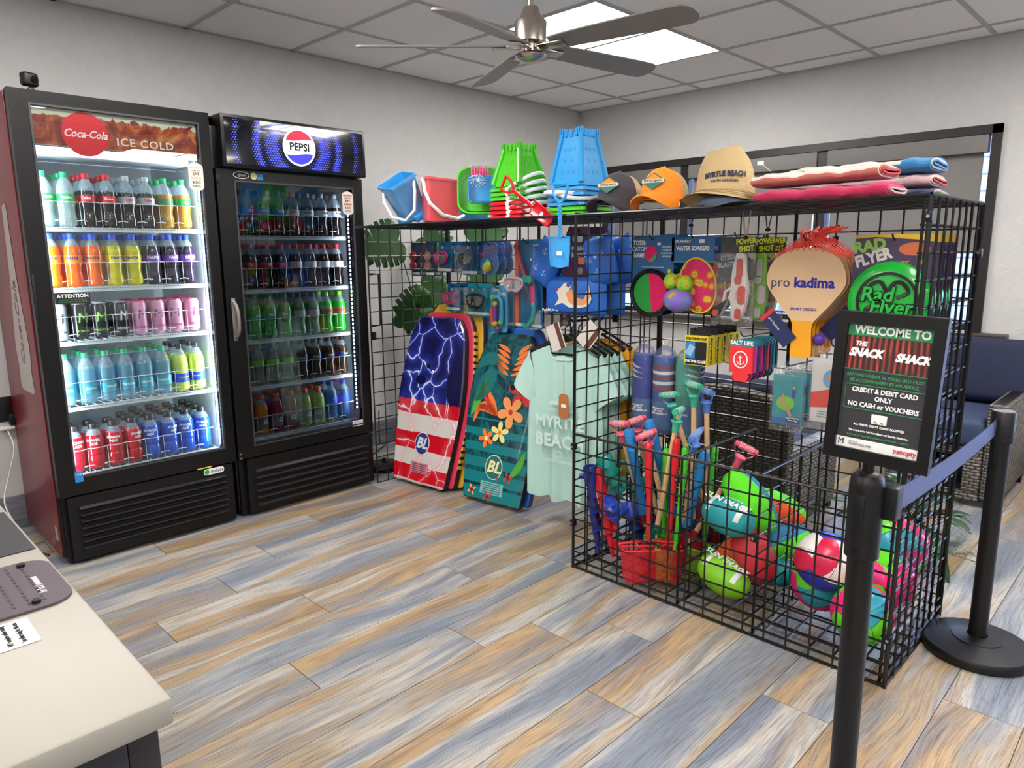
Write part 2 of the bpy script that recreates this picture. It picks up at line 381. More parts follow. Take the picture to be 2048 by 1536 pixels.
door = struct(dw.build('door_1', frm, smooth=False)); MB().box(.06, .066, DY0, DY1, .1, DZ1-.06).build('pane', glass, door, smooth=False)
gm = mat('pale_concrete_outside', (128, 128, 132), .8, bump=.2, bscale=8)
struct(MB().box(.16, 14, -14, 8, -.3, -.2).build('ground', gm, smooth=False))
t = thing('outside_building', 'pale grey building with horizontal siding seen through the window glass', 'building', (6.5, -1, -.2))
MB().box(0, 3, -7, 9, 0, 3.2).build('wall', mat('pale_siding', (124, 126, 134), .7), t, smooth=False)
m = MB()
for k in range(14): m.box(-.03, 0, -7, 9, .1+k*.22, .1+k*.22+.19)
m.build('siding', mat('pale_siding', ), t, smooth=False)
for k in range(5): MB().box(-.05, -.02, -6+k*3, -4.8+k*3, 1, 2.3).build('window_glazing', mat('dark_outside_glazing', (70, 82, 100), .2), t, smooth=False)

# outlet on the back wall, left of the coolers
t = thing('wall_outlet', 'black wall outlet with plugs left of the red-sided cooler', 'outlet', (-4.30, 0, .60))
MB().bbox(-.035, .035, -.008, 0, -.06, .06, .003).build('cover_plate', blackp, t)
MB().bbox(-.0, .035, -.045, -.008, -.075, -.02, .005).build('plug', blackp, t)
MB().bbox(-.05, .02, -.04, -.012, -.095, -.078, .004).build('plug', white, t)
pw = spline([(-4.31, -.03, .5), (-4.30, -.06, .42), (-4.33, -.05, .3), (-4.37, -.08, .17), (-4.35, -.16, .06), (-4.36, -.25, .01), (-4.42, -.3, .012), (-4.46, -.36, .008)])
tag(MB().tube(pw, .0035, 6).build('power_cord', white), 'white power cord looping down to the floor beside the cooler', 'cord')
pw = spline([(-4.30, -.5, .01), (-4.33, -.44, .012), (-4.38, -.42, .01), (-4.44, -.48, .01)])
tag(MB().tube(pw, .004, 6).build('power_cord', blackp), 'black power cord on the floor behind the counter corner', 'cord')
# ================================================================ DRINK COOLERS
cooler_in = mat('cooler_interior_white', (205, 214, 220), .45); led = mat('cool_white_led', (226, 240, 255), .5, emis=LED_STRENGTH*2.4)
ledbase = mat('led_channel', (190, 196, 202), .4); cglass = thin('cooler_door_glass', (255, 255, 255), 1, .01, .42, tint=(243, 248, 248)); dglass = thin('dark_cooler_door_glass', (255, 255, 255), 1, .01, .5, tint=(215, 220, 224))
blk = mat('satin_black_steel', (9, 9, 10), .34, spec=.35); redp = mat('cooler_red_panel', (112, 26, 36), .3, vary=.04); silver = mat('silver_decal', (168, 158, 156), .35)
wirew = mat('white_coated_wire', (232, 238, 242), .35); bluei = mat('deep_blue_print', (30, 40, 205), .4); redi = mat('bright_red_print', (226, 24, 44), .4); grey = mat('grey_print', (120, 122, 125), .5)
whtp = mat('white_print', (240, 240, 240), .5); grn = mat('green_print', (60, 165, 95), .5); gold = mat('yellow_sticker', (214, 200, 40), .5); sky_b = mat('sky_blue_print', (40, 130, 200), .5)

def cooler(name, label, x0, x1, glassbox, shelves, sidem, gl, top_glass):
    t = thing(name, label, 'drinks cooler', ((x0+x1)/2, -.35, 0))
    gx0, gx1, gz0, gz1 = glassbox
    for a, c in ((x0, x0+.035), (x1-.035, x1)): MB().bbox(a, c, -.645, -.01, .03, 1.945, .004).build('side_panel', sidem, t, w=True)
    MB().box(x0+.035, x1-.035, -.05, -.012, .05, 1.94).build('back_panel', cooler_in, t, w=True, smooth=False)
    MB().box(x0+.035, x0+.05, -.63, -.05, .31, 1.9).box(x1-.05, x1-.035, -.63, -.05, .31, 1.9).box(x0+.035, x1-.035, -.63, -.05, 1.89, 1.905).box(x0+.035, x1-.035, -.63, -.05, .31, .325).build('inner_liner', cooler_in, t, w=True, smooth=False)
    MB().box(x0, x1, -.645, -.01, 1.905, 1.947).build('top_panel', blk, t, w=True, smooth=False)
    m = MB().box(x0+.01, x1-.01, -.66, -.03, .012, .31); m.build('base_housing', blk, t, w=True, smooth=False)
    for q in range(4): MB().cyl(((x0+.06, x1-.06)[q % 2], (-.60, -.1)[q//2], 0), ((x0+.06, x1-.06)[q % 2], (-.60, -.1)[q//2], .014), .02).build('foot', blackp, t, w=True)
    # door frame
    d0, d1 = (x0, x1); dz0, dz1 = .31, top_glass
    dr = MB(); y0, y1 = -.69, -.65
    dr.box(d0, gx0, y0, y1, dz0, dz1).box(gx1, d1, y0, y1, dz0, dz1).box(gx0, gx1, y0, y1, gz1, dz1).box(gx0, gx1, y0, y1, dz0, gz0)
    door_ = dr.build('door_frame', blk, t, w=True, smooth=False)
    gk = MB(); g = .008
    gk.box(gx0, gx0+g, y0-.003, y0, gz0, gz1).box(gx1-g, gx1, y0-.003, y0, gz0, gz1).box(gx0+g, gx1-g, y0-.003, y0, gz1-g, gz1).box(gx0+g, gx1-g, y0-.003, y0, gz0, gz0+g); gk.build('gasket', mat('charcoal_gasket', (48, 48, 50), .5), t, w=True, smooth=False)
    MB().box(gx0, gx1, -.678, -.675, gz0, gz1).build('door_glass', gl, t, w=True, smooth=False)
    # wire shelves
    nf = 8; ix0, ix1 = x0+.055, x1-.055; p = (ix1-ix0-.02)/nf
    for z in shelves:
        m = MB(); m.box(ix0, ix1, -.622, -.616, z-.022, z-.004)
        for k in range(20): m.cyl((ix0+.01+(ix1-ix0-.02)*k/19, -.62, z-.004), (ix0+.01+(ix1-ix0-.02)*k/19, -.06, z-.004), .002, n=4, cap=False)
        for y in (-.45, -.28, -.1): m.cyl((ix0, y, z-.008), (ix1, y, z-.008), .003, n=4, cap=False)
        sh = m.build('wire_shelf', wirew, t, w=True, smooth=False)
        m = MB()
        for k in range(60):
            a = ix0+.008+(ix1-ix0-.016)*k/60; m.box(a, a+.006, -.6235, -.622, z-.011, z-.008)
        m.build('perforated_edge', grey, sh, w=False, smooth=False).location = (0, 0, 0)
        sh.children[0].data.transform(Matrix.Translation(-t.location))
        rail = MB()
        for k in range(nf):
            a = ix0+.01+p*k; pts = []
            for j in range(7): th = PI*j/6; pts.append((a+p/2-(p/2-.003)*cos(th), -.612-.016*sin(th), z+.100))
            rail.tube([(a, -.612, z-.004), (a, -.612, z+.10)], .001, 4, cap=False).tube([(a-.02, -.618, z+.022), (a, -.622, z+.026), (a+.02, -.618, z+.022)], .0024, 4)
            rail.tube(pts, .0016, 4, cap=False)
        rail.build('bottle_rail', wirew, t, w=True)
    return t, (ix0, ix1, p)

SH1 = [1.437, 1.187, .962, .68, .385]; SH2 = [1.412, 1.147, .892, .655, .392]
c1, g1 = cooler('drinks_cooler', 'tall drinks cooler with red sides, bright interior and round red logo banner', -4.272, -3.508, (-4.208, -3.556, .382, 1.902), SH1, blk, cglass, 1.95)
c2, g2 = cooler('drinks_cooler', 'tall all-black drinks cooler with a lit header sign of blue dots', -3.495, -2.70, (-3.412, -2.757, .365, 1.662), SH2, blk, dglass, 1.712)
def strip_lamp(name, x, dx, z0, z1, y, power, col=(.86, .94, 1)):
    ld = bpy.data.lights.new(name, 'AREA'); ld.shape = 'RECTANGLE'; ld.size = .02; ld.size_y = z1-z0; ld.energy = power; ld.color = col
    o = bpy.data.objects.new(name, ld); COL.objects.link(o); o.location = (x, y, (z0+z1)/2)
    o.rotation_euler = V((-dx, -.85, 0)).to_track_quat('Z', 'Y').to_euler()
COOL1, COOL2 = 5.2, 3.2
strip_lamp('led_lamp', -4.20, 1, .4, 1.73, -.640, COOL1); strip_lamp('led_lamp', -3.572, -1, .4, 1.73, -.645, COOL1); strip_lamp('led_lamp', -2.79, -1, .45, 1.62, -.645, COOL2)
# --- cooler 1 dressing
sp = MB().bbox(-4.277, -4.271, -.635, -.015, .03, 1.945, .002).build('side_skin', redp, c1, w=True); lbl(sp, 'dark red side skin with silver bottle shape')
bot = [(0, 1.52), (.035, 1.52), (.04, 1.42), (.06, 1.2), (.10, 1.02), (.115, .92), (.10, .84), (.105, .78), (.1, .74), (0, .735), (-.1, .74), (-.105, .78), (-.10, .84), (-.115, .92), (-.10, 1.02), (-.06, 1.2), (-.04, 1.42), (-.035, 1.52)]
bp_ = spline([(-4.2785, -.41+y*1.1, z) for y, z in bot[1:]]+[(-4.2785, -.41, 1.53)], 3)
m = MB(); m.add(bp_, [tuple(range(len(bp_)-1, -1, -1))]); m.build('bottle_decal', silver, sp).location = (0, 0, 0); sp.children[0].data.transform(Matrix.Translation(-c1.location))
text('Coca-Cola', .085, mat('dark_silver_print', (120, 70, 75), .4), sp, V((-4.2795, -.41, 1.03))-c1.location, (PI/2, -PI/2, -PI/2), shear=.3)
MB().box(-4.2786, -4.2776, -.66+.05, -.57, .10, .16).build('rating_plate', silver, c1, w=True, smooth=False)
MB().box(-4.2786, -4.2776, -.3, -.24, 1.82, 1.88).build('sticker', paper, c1, w=True, smooth=False)
def banner_m():
    q = NT('iced_cola_banner', .35); n = q.noise(q.tc, 9, 6, 1.6, .62); z = q.xyz()[2]
    h = q.math('ADD', q.math('MULTIPLY', n, .10), q.math('MULTIPLY', z, -.55)); c = q.ramp(n, [(.3, (74, 12, 6)), (.45, (150, 40, 8)), (.55, (196, 84, 24)), (.68, (228, 150, 84))])
    q2 = q.ramp(q.math('ADD', z, q.math('MULTIPLY', n, .05)), [(.0, (255, 255, 255)), (1, (255, 255, 255))])
    edge = q.math('GREATER_THAN', q.math('ADD', z, q.math('MULTIPLY', n, .09)), .088)
    return q.col(q.mix(edge, c, (226, 218, 196)))
bn = MB().box(-.318, .318, -.002, .0, -.075, .072).build('banner', banner_m(), c1, loc=V((-3.882, -.672, 1.826))-c1.location, smooth=False)
MB().prism([(p[0], p[1]) for p in ell(.086, n=40)], -.004, -.002).build('round_logo', redi, bn, loc=(-.133, 0, -.022))
text('Coca-Cola', .043, whtp, bn, (-.133, -.0045, -.022), shear=.35, sx=.86, bold=.022)
text('ICE COLD', .043, mat('cream_print', (240, 232, 214), .5), bn, (.098, -.003, -.040), sx=1.12, bold=.012, space=1.1)
MB().box(-4.18, -3.58, -.6, -.45, 1.72, 1.748).build('evaporator_cover', mat('light_cooler_cover', (220, 226, 232), .4), c1, w=True, smooth=False)
MB().box(-4.198, -4.070, -.6935, -.6915, 1.121, 1.166).build('attention_sticker', ink, c1, w=True, smooth=False)
text('ATTENTION', .0205, whtp, c1, V((-4.134, -.694, 1.153))-c1.location, bold=.02)
for k in range(2): text(('GUEST WHO OPEN ARE TO CLOSE IT', 'REMINDER, PLEASE CLOSE ALL DOORS')[k], .0058, grn, c1, V((-4.134, -.694, 1.137-k*.008))-c1.location)
def badge(par, x, z, y, faded):
    ol = [(-.03, -.045), (-.03, .045), (-.022, .056), (0, .062), (.022, .056), (.03, .045), (.03, -.045), (.022, -.056), (0, -.062), (-.022, -.056)]
    b = MB().prism([(p[0]*1.1, p[1]) for p in ol], -.001, 0).build('sticker', mat('cream_badge', (206, 198, 184), .6), par, loc=V((x, y, z))-par.location, smooth=False); lbl(b, 'cream sticker about balance')
    rc = mat('badge_red', (200, 40, 50), .6) if not faded else mat('badge_faded', (190, 160, 150), .6)
    for s_, sz, zz, mm in (('BALANCE', .0125, .040, rc), ('WHAT YOU', .0075, .027, grey), ('EAT', .017, .012, ink), ('DRINK', .016, -.006, rc), ('& DO', .015, -.024, ink), ('OOO', .014, -.042, ink)): text(s_, sz, mm, b, (0, -.0015, zz), bold=.015)
badge(c1, -3.588, 1.664, -.694, True)
ib = MB().prism(rr(.098, .03, .012), -.001, 0).build('sticker', paper, c1, loc=V((-3.622, -.6905, .285))-c1.location, rot=(0, -.0, 0))
text('Imbera', .022, mat('navy_print', (30, 50, 120), .5), ib, (.014, -.0015, 0), shear=.2, bold=.01); MB().prism(ell(.012, n=16), -.0016, -.001).build('round_emblem', grn, ib, loc=(-.034, 0, 0))
MB().box(-3.70, -3.63, -.6915, -.69, .306, .311).build('sticker', gold, c1, w=True, smooth=False)
es = MB().box(-4.207, -4.176, -.694, -.6915, .366, .412).build('energy_sticker', sky_b, c1, w=True, smooth=False); text('energy', .009, whtp, c1, V((-4.1915, -.6945, .40))-c1.location, shear=.2)
MB().bbox(-4.27, -4.262, -.70, -.655, 1.03, 1.245, .002).build('door_handle', blackp, c1, w=True)
for x, mm in ((-3.566, c1),):
    m = MB().box(x-.006, x+.004, -.655, -.645, .40, 1.74); m.build('led_channel', ledbase, c1, w=True, smooth=False)
def leds(par, x, y, z0, z1, n, wd=.007, ht=.016):
    m = MB()
    for k in range(n): z = z0+(z1-z0)*(k+.5)/n; m.box(x-wd/2, x+wd/2, y-.002, y, z-ht/2, z+ht/2)
    m.build('led_strip', led, par, w=True, smooth=False)
leds(c1, -3.566, -.655, .40, 1.73, 62); leds(c1, -4.205, -.640, .40, 1.73, 62)
MB().box(-4.19, -3.58, -.632, -.626, 1.744, 1.75).build('led_strip', led, c1, w=True, smooth=False)
lvm = mat('louver_black', (44, 43, 44), .16, coat=.5)
def grille(par, x0, x1, z0, z1, n, slit):
    MB().box(x0-.04, x1+.04, -.688, -.66, .018, .302).build('grille_panel', blk, par, w=True, smooth=False)
    h = (z1-z0)/n
    for k in range(n):
        z = z0+h*k
        lv = MB(); lv.add([(x0, -.689, z), (x1, -.689, z), (x1, -.709, z+h*.55), (x0, -.709, z+h*.55), (x0, -.689, z+h*.80), (x1, -.689, z+h*.80)],
                          [(0, 1, 2, 3), (3, 2, 5, 4), (0, 3, 4), (1, 5, 2)]); lv.build('louver', lvm, par, w=True, smooth=False)
grille(c1, -4.205, -3.57, .055, .262, 7, True); grille(c2, -3.415, -2.745, .04, .25, 6, False)
# --- cooler 2 dressing
hd = MB().bbox(-3.475, -2.700, -.735, -.62, 1.716, 1.952, .006).build('header_box', blk, c2, w=True)
q = NT('halftone_header_print', .08, .6); X = q.xyz(); cell = 78.0
rowi = q.math('FLOOR', q.math('MULTIPLY', X[2], cell*1.155)); sh = q.math('MULTIPLY', q.math('MODULO', q.math('ABSOLUTE', rowi), 2), .5)
fx = q.math('SUBTRACT', q.math('FRACT', q.math('ADD', q.math('MULTIPLY', X[0], cell), q.math('ADD', sh, 50))), .5)
fz = q.math('SUBTRACT', q.math('FRACT', q.math('ADD', q.math('MULTIPLY', X[2], cell*1.155), 50)), .5)
dd = q.math('SQRT', q.math('ADD', q.math('MULTIPLY', fx, fx), q.math('MULTIPLY', fz, fz)))
R_ = q.math('SQRT', q.math('ADD', q.math('MULTIPLY', X[0], X[0]), q.math('MULTIPLY', X[2], X[2])))
ring = q.ramp(q.math('MULTIPLY', R_, 2.6), [(.24, (0, 0, 0)), (.32, (220, 220, 220)), (.44, (200, 200, 200)), (.50, (60, 60, 60)), (.56, (225, 225, 225)), (.62, (180, 180, 180)), (.66, (20, 20, 20)), (.80, (0, 0, 0)), (.84, (190, 190, 190)), (.885, (150, 150, 150)), (.91, (0, 0, 0))])
dot = q.math('LESS_THAN', dd, q.math('MULTIPLY', ring, .62))
q.col(q.mix(dot, (8, 8, 16), (72, 84, 236))); q.b.inputs['Emission Strength'].default_value = 1; q.l(q.mix(dot, (2, 2, 6), (56, 66, 225)), q.b.inputs['Emission Color']); q.b.inputs['Emission Strength'].default_value = .55
fc = MB().box(-.372, .372, -.002, 0, -.103, .103).build('header_sign', q.m, c2, loc=V((-3.088, -.736, 1.834))-c2.location, smooth=False)
gw = mat('lit_white_print', (228, 238, 250), .3, emis=.9); gr_ = mat('lit_red_print', (222, 20, 52), .3, emis=.9); gb_ = mat('lit_blue_print', (38, 34, 222), .3, emis=.9)
MB().prism(ell(.088, n=44), -.005, -.003).build('round_logo', gw, fc)
wv = lambda x: .006*sin(x*34)
up = [(.080*cos(t*PI/20), .080*sin(t*PI/20)) for t in range(4, 17)]; m = MB(); top = [p for p in up]; lowc = [(x, .034+wv(x)) for x in [(-.0715+.143*k/14) for k in range(15)]]
m.prism(top+lowc, -.006, -.005); m.build('logo_top', gr_, fc, smooth=False)
dn = [(.080*cos(-t*PI/20), .080*sin(-t*PI/20)) for t in range(16, 3, -1)]; lo = [(x, -.033+wv(x)) for x in [(.0715-.143*k/14) for k in range(15)]]
MB().prism(dn+lo, -.006, -.005).build('logo_bottom', gb_, fc, smooth=False)
text('PEPSI', .050, ink, fc, (0, -.0062, .001), bold=.035, sx=.98)
m = MB().prism(ell(.040, .017, n=28), -.001, 0).build('oval_badge', whtp, c2, loc=V((-3.374, -.6905, 1.687))-c2.location); MB().prism(ell(.037, .014, n=28), -.0015, -.001).build('oval_field', ink, m); text('@aso', .017, whtp, m, (0, -.002, 0), shear=.2)
m = MB().prism(ell(.016, n=20), -.001, 0).build('round_sticker', mat('pale_yellow_sticker', (206, 214, 150), .5), c2, loc=V((-3.312, -.6905, 1.686))-c2.location)
m = MB().box(-.015, .015, -.001, 0, -.014, .014).build('energy_sticker', sky_b, c2, loc=V((-3.28, -.6905, 1.684))-c2.location, smooth=False)
badge(c2, -2.797, 1.582, -.694, False)
m = MB().box(-.036, .036, -.001, 0, -.016, .016).build('sticker', paper, c2, loc=V((-2.797, -.6915, .377))-c2.location, smooth=False); 
for k in range(3): text('NOTICE KEEP CLOSED AT ALL', .0045, ink, m, (0, -.0015, .008-k*.008))
h = MB(); hp = [(-3.462, -.69, 1.10), (-3.462, -.725, 1.075), (-3.462, -.74, 1.04), (-3.462, -.74, .97), (-3.462, -.725, .94), (-3.462, -.69, .915)]
h.tube(hp, .0085, 8).bbox(-3.472, -3.452, -.697, -.690, .905, 1.11, .003).build('door_handle', mat('grey_handle_plastic', (112, 110, 104), .45), c2, w=True)
MB().box(-2.79, -2.765, -.655, -.648, .42, 1.64).build('led_channel', mat('dark_led_channel', (40, 44, 50), .3), c2, w=True, smooth=False)
leds(c2, -2.776, -.655, .45, 1.62, 52, .006, .013)
for k in range(2): MB().cyl((-3.486, -.70, .34-k*.022), (-3.486, -.688, .34-k*.022), .005, n=10).build('hinge_screw', chrome, c2, w=True)
MB().bbox(-3.499, -3.485, -.70, -.655, 1.64, 1.68, .002).build('hinge', blk, c2, w=True)

# --- bottles and cans
def liquid(name, col, dens=.75, rough=.12):
    m = mat(name, col, rough, coat=.4, spec=.5); nt = m.node_tree; b = nt.nodes['Principled BSDF']; out = nt.nodes['Material Output']
    tr = nt.nodes.new('ShaderNodeBsdfTransparent'); tr.inputs[0].default_value = lin([min(255, c*.5+128) for c in col])
    mx = nt.nodes.new('ShaderNodeMixShader'); mx.inputs[0].default_value = dens
    nt.links.new(tr.outputs[0], mx.inputs[1]); nt.links.new(b.outputs[0], mx.inputs[2]); nt.links.new(mx.outputs[0], out.inputs[0]); return m
clearb = liquid('clear_bottle_plastic', (206, 222, 232), .28, .06)
PROF = dict(
 soda=[(.0, .002), (.024, .0), (.0335, .008), (.035, .03), (.033, .045), (.030, .062), (.031, .078), (.035, .096), (.0352, .135), (.034, .150), (.029, .170), (.021, .187), (.0135, .198), (.0125, .205)],
 water=[(.0, .002), (.026, .0), (.0345, .008), (.0352, .03), (.0335, .034), (.0352, .04), (.0352, .085), (.033, .09), (.0352, .096), (.0345, .112), (.035, .13), (.033, .15), (.027, .172), (.0185, .190), (.013, .2), (.0125, .206)],
 sport=[(.0, .002), (.030, .0), (.0368, .008), (.0372, .055), (.035, .06), (.0372, .066), (.0372, .096), (.035, .102), (.0372, .109), (.0366, .135), (.032, .152), (.024, .168), (.018, .176), (.0178, .184)],
 gator=[(.0, .002), (.027, .0), (.0345, .008), (.035, .05), (.032, .058), (.032, .07), (.0345, .082), (.0352, .1), (.035, .13), (.033, .148), (.028, .164), (.0205, .178), (.0165, .184), (.0162, .19)])
LABZ = dict(soda=(.100, .132), water=(.042, .084), sport=(.110, .134), gator=(.03, .1))
CAPR = dict(soda=(.0148, .205, .222), water=(.0148, .206, .222), sport=(.0200, .184, .202), gator=(.0185, .188, .206))
def mk_bottle(kind, liq, cap, labm, fill=.17, words=None, wcol=None, wsize=.02, label='', logo=None):
    t = thing('drink_bottle', label, 'bottle'); P = PROF[kind]
    lq = [p for p in P if p[1] <= fill]; 
    up = [p for p in P if p[1] >= lq[-1][1]-.0005]; MB().lathe(up, 18).build('bottle_shell', clearb, t)
    if liq is not None:
        r = lq[-1][0]*.96; MB().lathe([(p[0], p[1]) for p in lq]+[(r*.5, lq[-1][1]+.001), (0, lq[-1][1]+.001)], 18).build('drink', liq, t)
    r, a, c = CAPR[kind]; MB().lathe([(r*.94, a-.006), (r, a-.004), (r, c-.003), (r*.9, c), (0, c)], 18).build('cap', cap, t)
    if labm is not None:
        a, c = LABZ[kind]; R = max(p[0] for p in P if a-.01 <= p[1] <= c+.01)+.0006
        lb = MB().lathe([(R, a), (R, c)], 20).build('paper_label', labm, t)
        if words: text(words, wsize, wcol or whtp, lb, (0, -R-.0002, (a+c)/2+.003), bold=.03, bend=R+.0005)
    elif words: text(words, wsize, wcol or whtp, t, (0, -.0376, .122), bold=.03, bend=.0376)
    return t
def mk_can(bm, tm, words, wc, label):
    t = thing('drink_can', label, 'can')
    MB().lathe([(0, .003), (.022, .0), (.0255, .004), (.0325, .012), (.0325, .138), (.0265, .150)], 20).build('can_body', bm, t)
    MB().lathe([(.0265, .150), (.0272, .154), (.025, .154), (.0235, .150), (0, .150)], 20).build('can_lid', tm, t)
    text(words, .014, wc, t, (0, -.0328, .035), bend=.0328); text('M', .06, wc, t, (0, -.0328, .09), bend=.0328, shear=.1)
    return t
def K(n, c, r=.35): return mat(n, c, r)
orange = liquid('orange_soda', (250, 112, 18)); yellow = liquid('yellow_soda', (222, 208, 14)); grape = liquid('grape_soda', (40, 26, 52), .92); cola = liquid('cola', (32, 16, 14), .95); tea = liquid('ginger_ale', (196, 150, 60), .7)
clr = liquid('clear_soda', (206, 222, 220), .3); wat = liquid('water', (150, 205, 226), .35); lem = liquid('lemonade', (214, 232, 110), .85); redd = liquid('red_sport_drink', (214, 22, 44), .85); blud = liquid('blue_sport_drink', (26, 92, 214), .85)
greend = liquid('green_soda', (60, 190, 60), .75); palegr = liquid('pale_green_soda', (130, 176, 130), .6); org2 = liquid('orange_sport_drink', (232, 140, 50), .8); fruit = liquid('fruit_punch', (150, 26, 50), .85); lime = liquid('lime_sport_drink', (190, 214, 110), .8); root = liquid('brown_soda', (66, 46, 30), .85)
cg, cr, cs, cb, ck, co = K('green_cap', (34, 160, 100)), K('red_cap', (208, 30, 48)), K('silver_cap', (170, 178, 186)), K('blue_cap', (44, 88, 214)), K('black_cap', (40, 38, 38)), K('orange_cap', (238, 92, 46))
lg, lr, ls, lo_, ly, lpu, lt, lb_, lw, lgr, lpk = K('green_label', (40, 176, 90)), K('red_label', (206, 34, 48)), K('silver_label', (176, 178, 182)), K('orange_label', (250, 130, 40)), K('yellow_label', (240, 214, 30)), K('purple_label', (122, 60, 176)), K('teal_label', (56, 170, 196)), K('blue_label', (44, 84, 216)), K('white_label', (216, 218, 220)), K('lime_label', (134, 214, 50)), K('maroon_label', (186, 24, 58))
navyi = K('navy_ink', (20, 34, 120))
ORD = ['leftmost', 'second from left', 'third from left', 'fourth from left', 'fifth from left', 'sixth from left', 'seventh from left', 'rightmost']
ROWN = ['front', 'second', 'third', 'back']
def stock(cname, gx, shelfz, sname, kinds, depth, y0=-.572, dy=.078, sc=1):
    ix0, ix1, p = gx; pr = {}
    for i, kk in enumerate(kinds):
        for j in range(depth if isinstance(depth, int) else depth[i]):
            fn, desc = kk; x = ix0+.01+p*(i+.5)+random.uniform(-.001, .001); y = y0+dy*j
            L = f'{desc}, {ORD[i]}, {ROWN[j]} row, {sname} of {cname}'
            if fn not in pr: pr[fn] = fn(L); o = pr[fn]; o.location = (x, y, shelfz); o['group'] = f'drinks on the {sname} of {cname}'
            else: o = dup(pr[fn], (x, y, shelfz), label=L, group=f'drinks on the {sname} of {cname}')
            o.scale = (sc, sc, sc); o.rotation_euler = (0, 0, random.choice([-.25, 0, .15, .4, 1.1, -.9]) if j else random.choice([-.35, -.1, .2, .35]))
def B(*a, **k):
    def f(L): return mk_bottle(*a, label=L, **k)
    return f
N1, N2 = 'the red cooler', 'the black cooler'
sp_ = (B('soda', clr, cg, lg, words='Sprite', wsize=.016), 'clear bottle, green label'); ck_ = (B('soda', cola, cr, lr, .165, words='Coke', wsize=.016), 'cola bottle, red label'); dc_ = (B('soda', cola, cs, ls, .165, words='Coke', wcol=redi, wsize=.016), 'cola bottle, silver label')
ga1 = (B('soda', tea, cg, K('dim_green_label', (84, 130, 104)), .165), 'amber bottle, dull green label'); ga2 = (B('soda', tea, cg, lg, .165, words='dry', wcol=ly, wsize=.018), 'amber bottle, bright green label')
stock(N1, g1, SH1[0], 'top shelf', [sp_, sp_, ck_, ck_, dc_, dc_, ga1, ga2], 3)
fo = (B('soda', orange, cb, lo_, .18, words='FANTA', wcol=navyi, wsize=.017), 'orange soda bottle'); fy = (B('soda', yellow, cb, ly, .18, words='FANTA', wcol=navyi, wsize=.017), 'yellow soda bottle'); fg = (B('soda', grape, cb, lpu, .17, words='FANTA', wsize=.017), 'grape soda bottle')
stock(N1, g1, SH1[1], 'second shelf', [fo, fo, fo, fy, fy, fg, fg, fg], 3)
cs1 = (lambda L: mk_can(K('silver_can', (150, 154, 160), .25), cs, 'MONSTER', ink, L), 'tall silver can'); cb1 = (lambda L: mk_can(K('black_can', (18, 20, 20), .25), cs, 'MONSTER', lgr, L), 'tall black can, green mark'); cb2 = (lambda L: mk_can(K('black_can', (18, 20, 20), .25), cs, 'MONSTER', whtp, L), 'tall black can, white mark')
cp1 = (lambda L: mk_can(K('pink_can', (206, 140, 172), .28), K('magenta_lid', (196, 40, 96), .3), 'MONSTER', K('dark_pink_print', (140, 60, 100)), L), 'tall pink can')
stock(N1, g1, SH1[2], 'middle shelf', [cs1, cb1, cb1, cb2, cp1, cp1, cp1, cp1], 3)
da = (B('water', wat, cg, lt, .15, words='DASANI', wsize=.015), 'blue water bottle, green cap'); lm = (B('water', lem, ck, lb_, .175, words='lemonade', wcol=ly, wsize=.012), 'cloudy lemonade bottle')
LABZ['water'] = (.042, .084)
stock(N1, g1, SH1[3], 'fourth shelf', [da]*6+[lm]*2, 3)
pr_ = (B('sport', redd, ck, None, .165, words='POWER\nADE', wsize=.016), 'red sports drink, black cap'); pb_ = (B('sport', blud, ck, None, .165, words='POWER\nADE', wsize=.016), 'blue sports drink, black cap')
stock(N1, g1, SH1[4], 'bottom shelf', [pr_]*4+[pb_]*4, [2, 2, 2, 3, 4, 4, 4, 4])
pe = (B('soda', cola, cb, lb_, .165, words='PEPSI', wsize=.016), 'cola bottle, blue label'); pd = (B('soda', cola, cs, lw, .165, words='PEPSI', wcol=navyi, wsize=.016), 'diet cola bottle, white label')
stock(N2, g2, SH2[0], 'top shelf', [pe]*4+[pd]*4, 2)
dp = (B('soda', cola, cr, lpk, .17, words='Dr', wsize=.02), 'dark soda bottle, maroon label'); dz = (B('soda', cola, cr, lw, .17), 'dark soda bottle, white label')
stock(N2, g2, SH2[1], 'second shelf', [dp]*4+[dz]*4, 2)
md = (B('soda', greend, cg, lg, .175, words='Mtn', wsize=.018), 'green soda bottle, green label'); mg = (B('soda', palegr, ck, ls, .175), 'pale green soda, grey label'); mw = (B('soda', greend, lgr, K('brown_label', (150, 120, 84)), .175, words='DEW', wcol=redi, wsize=.018), 'green soda bottle, brown label')
stock(N2, g2, SH2[2], 'middle shelf', [md]*4+[mg]*2+[mw]*2, 2)
sr = (B('soda', liquid('pale_soda', (176, 190, 176), .4), cg, lgr, .175), 'clear soda bottle, lime label'); rb = (B('soda', root, ck, K('navy_label', (34, 52, 120)), .17, words='Brisk', wcol=ly, wsize=.016), 'brown tea bottle, navy label')
stock(N2, g2, SH2[3], 'fourth shelf', [sr]*4+[rb]*4, 2, sc=.94)
LABZ['gator'] = (.03, .09); dk = K('grey_foil_label', (110, 108, 112))
g_o = (B('gator', org2, co, dk, .17, words='G', wsize=.035), 'orange sports drink'); g_r = (B('gator', fruit, co, dk, .17, words='G', wsize=.035), 'dark red sports drink'); g_l = (B('gator', lime, co, K('pale_foil_label', (140, 148, 130)), .17, words='G', wsize=.035), 'lime sports drink'); aq = (B('soda', K('navy_water', (70, 96, 160)) and liquid('blue_water', (90, 124, 190), .5), cb, lb_, .18), 'clear water bottle, blue cap')
stock(N2, g2, SH2[4], 'bottom shelf', [g_o]*2+[g_r]*2+[g_l]*2+[aq]*2, 2)

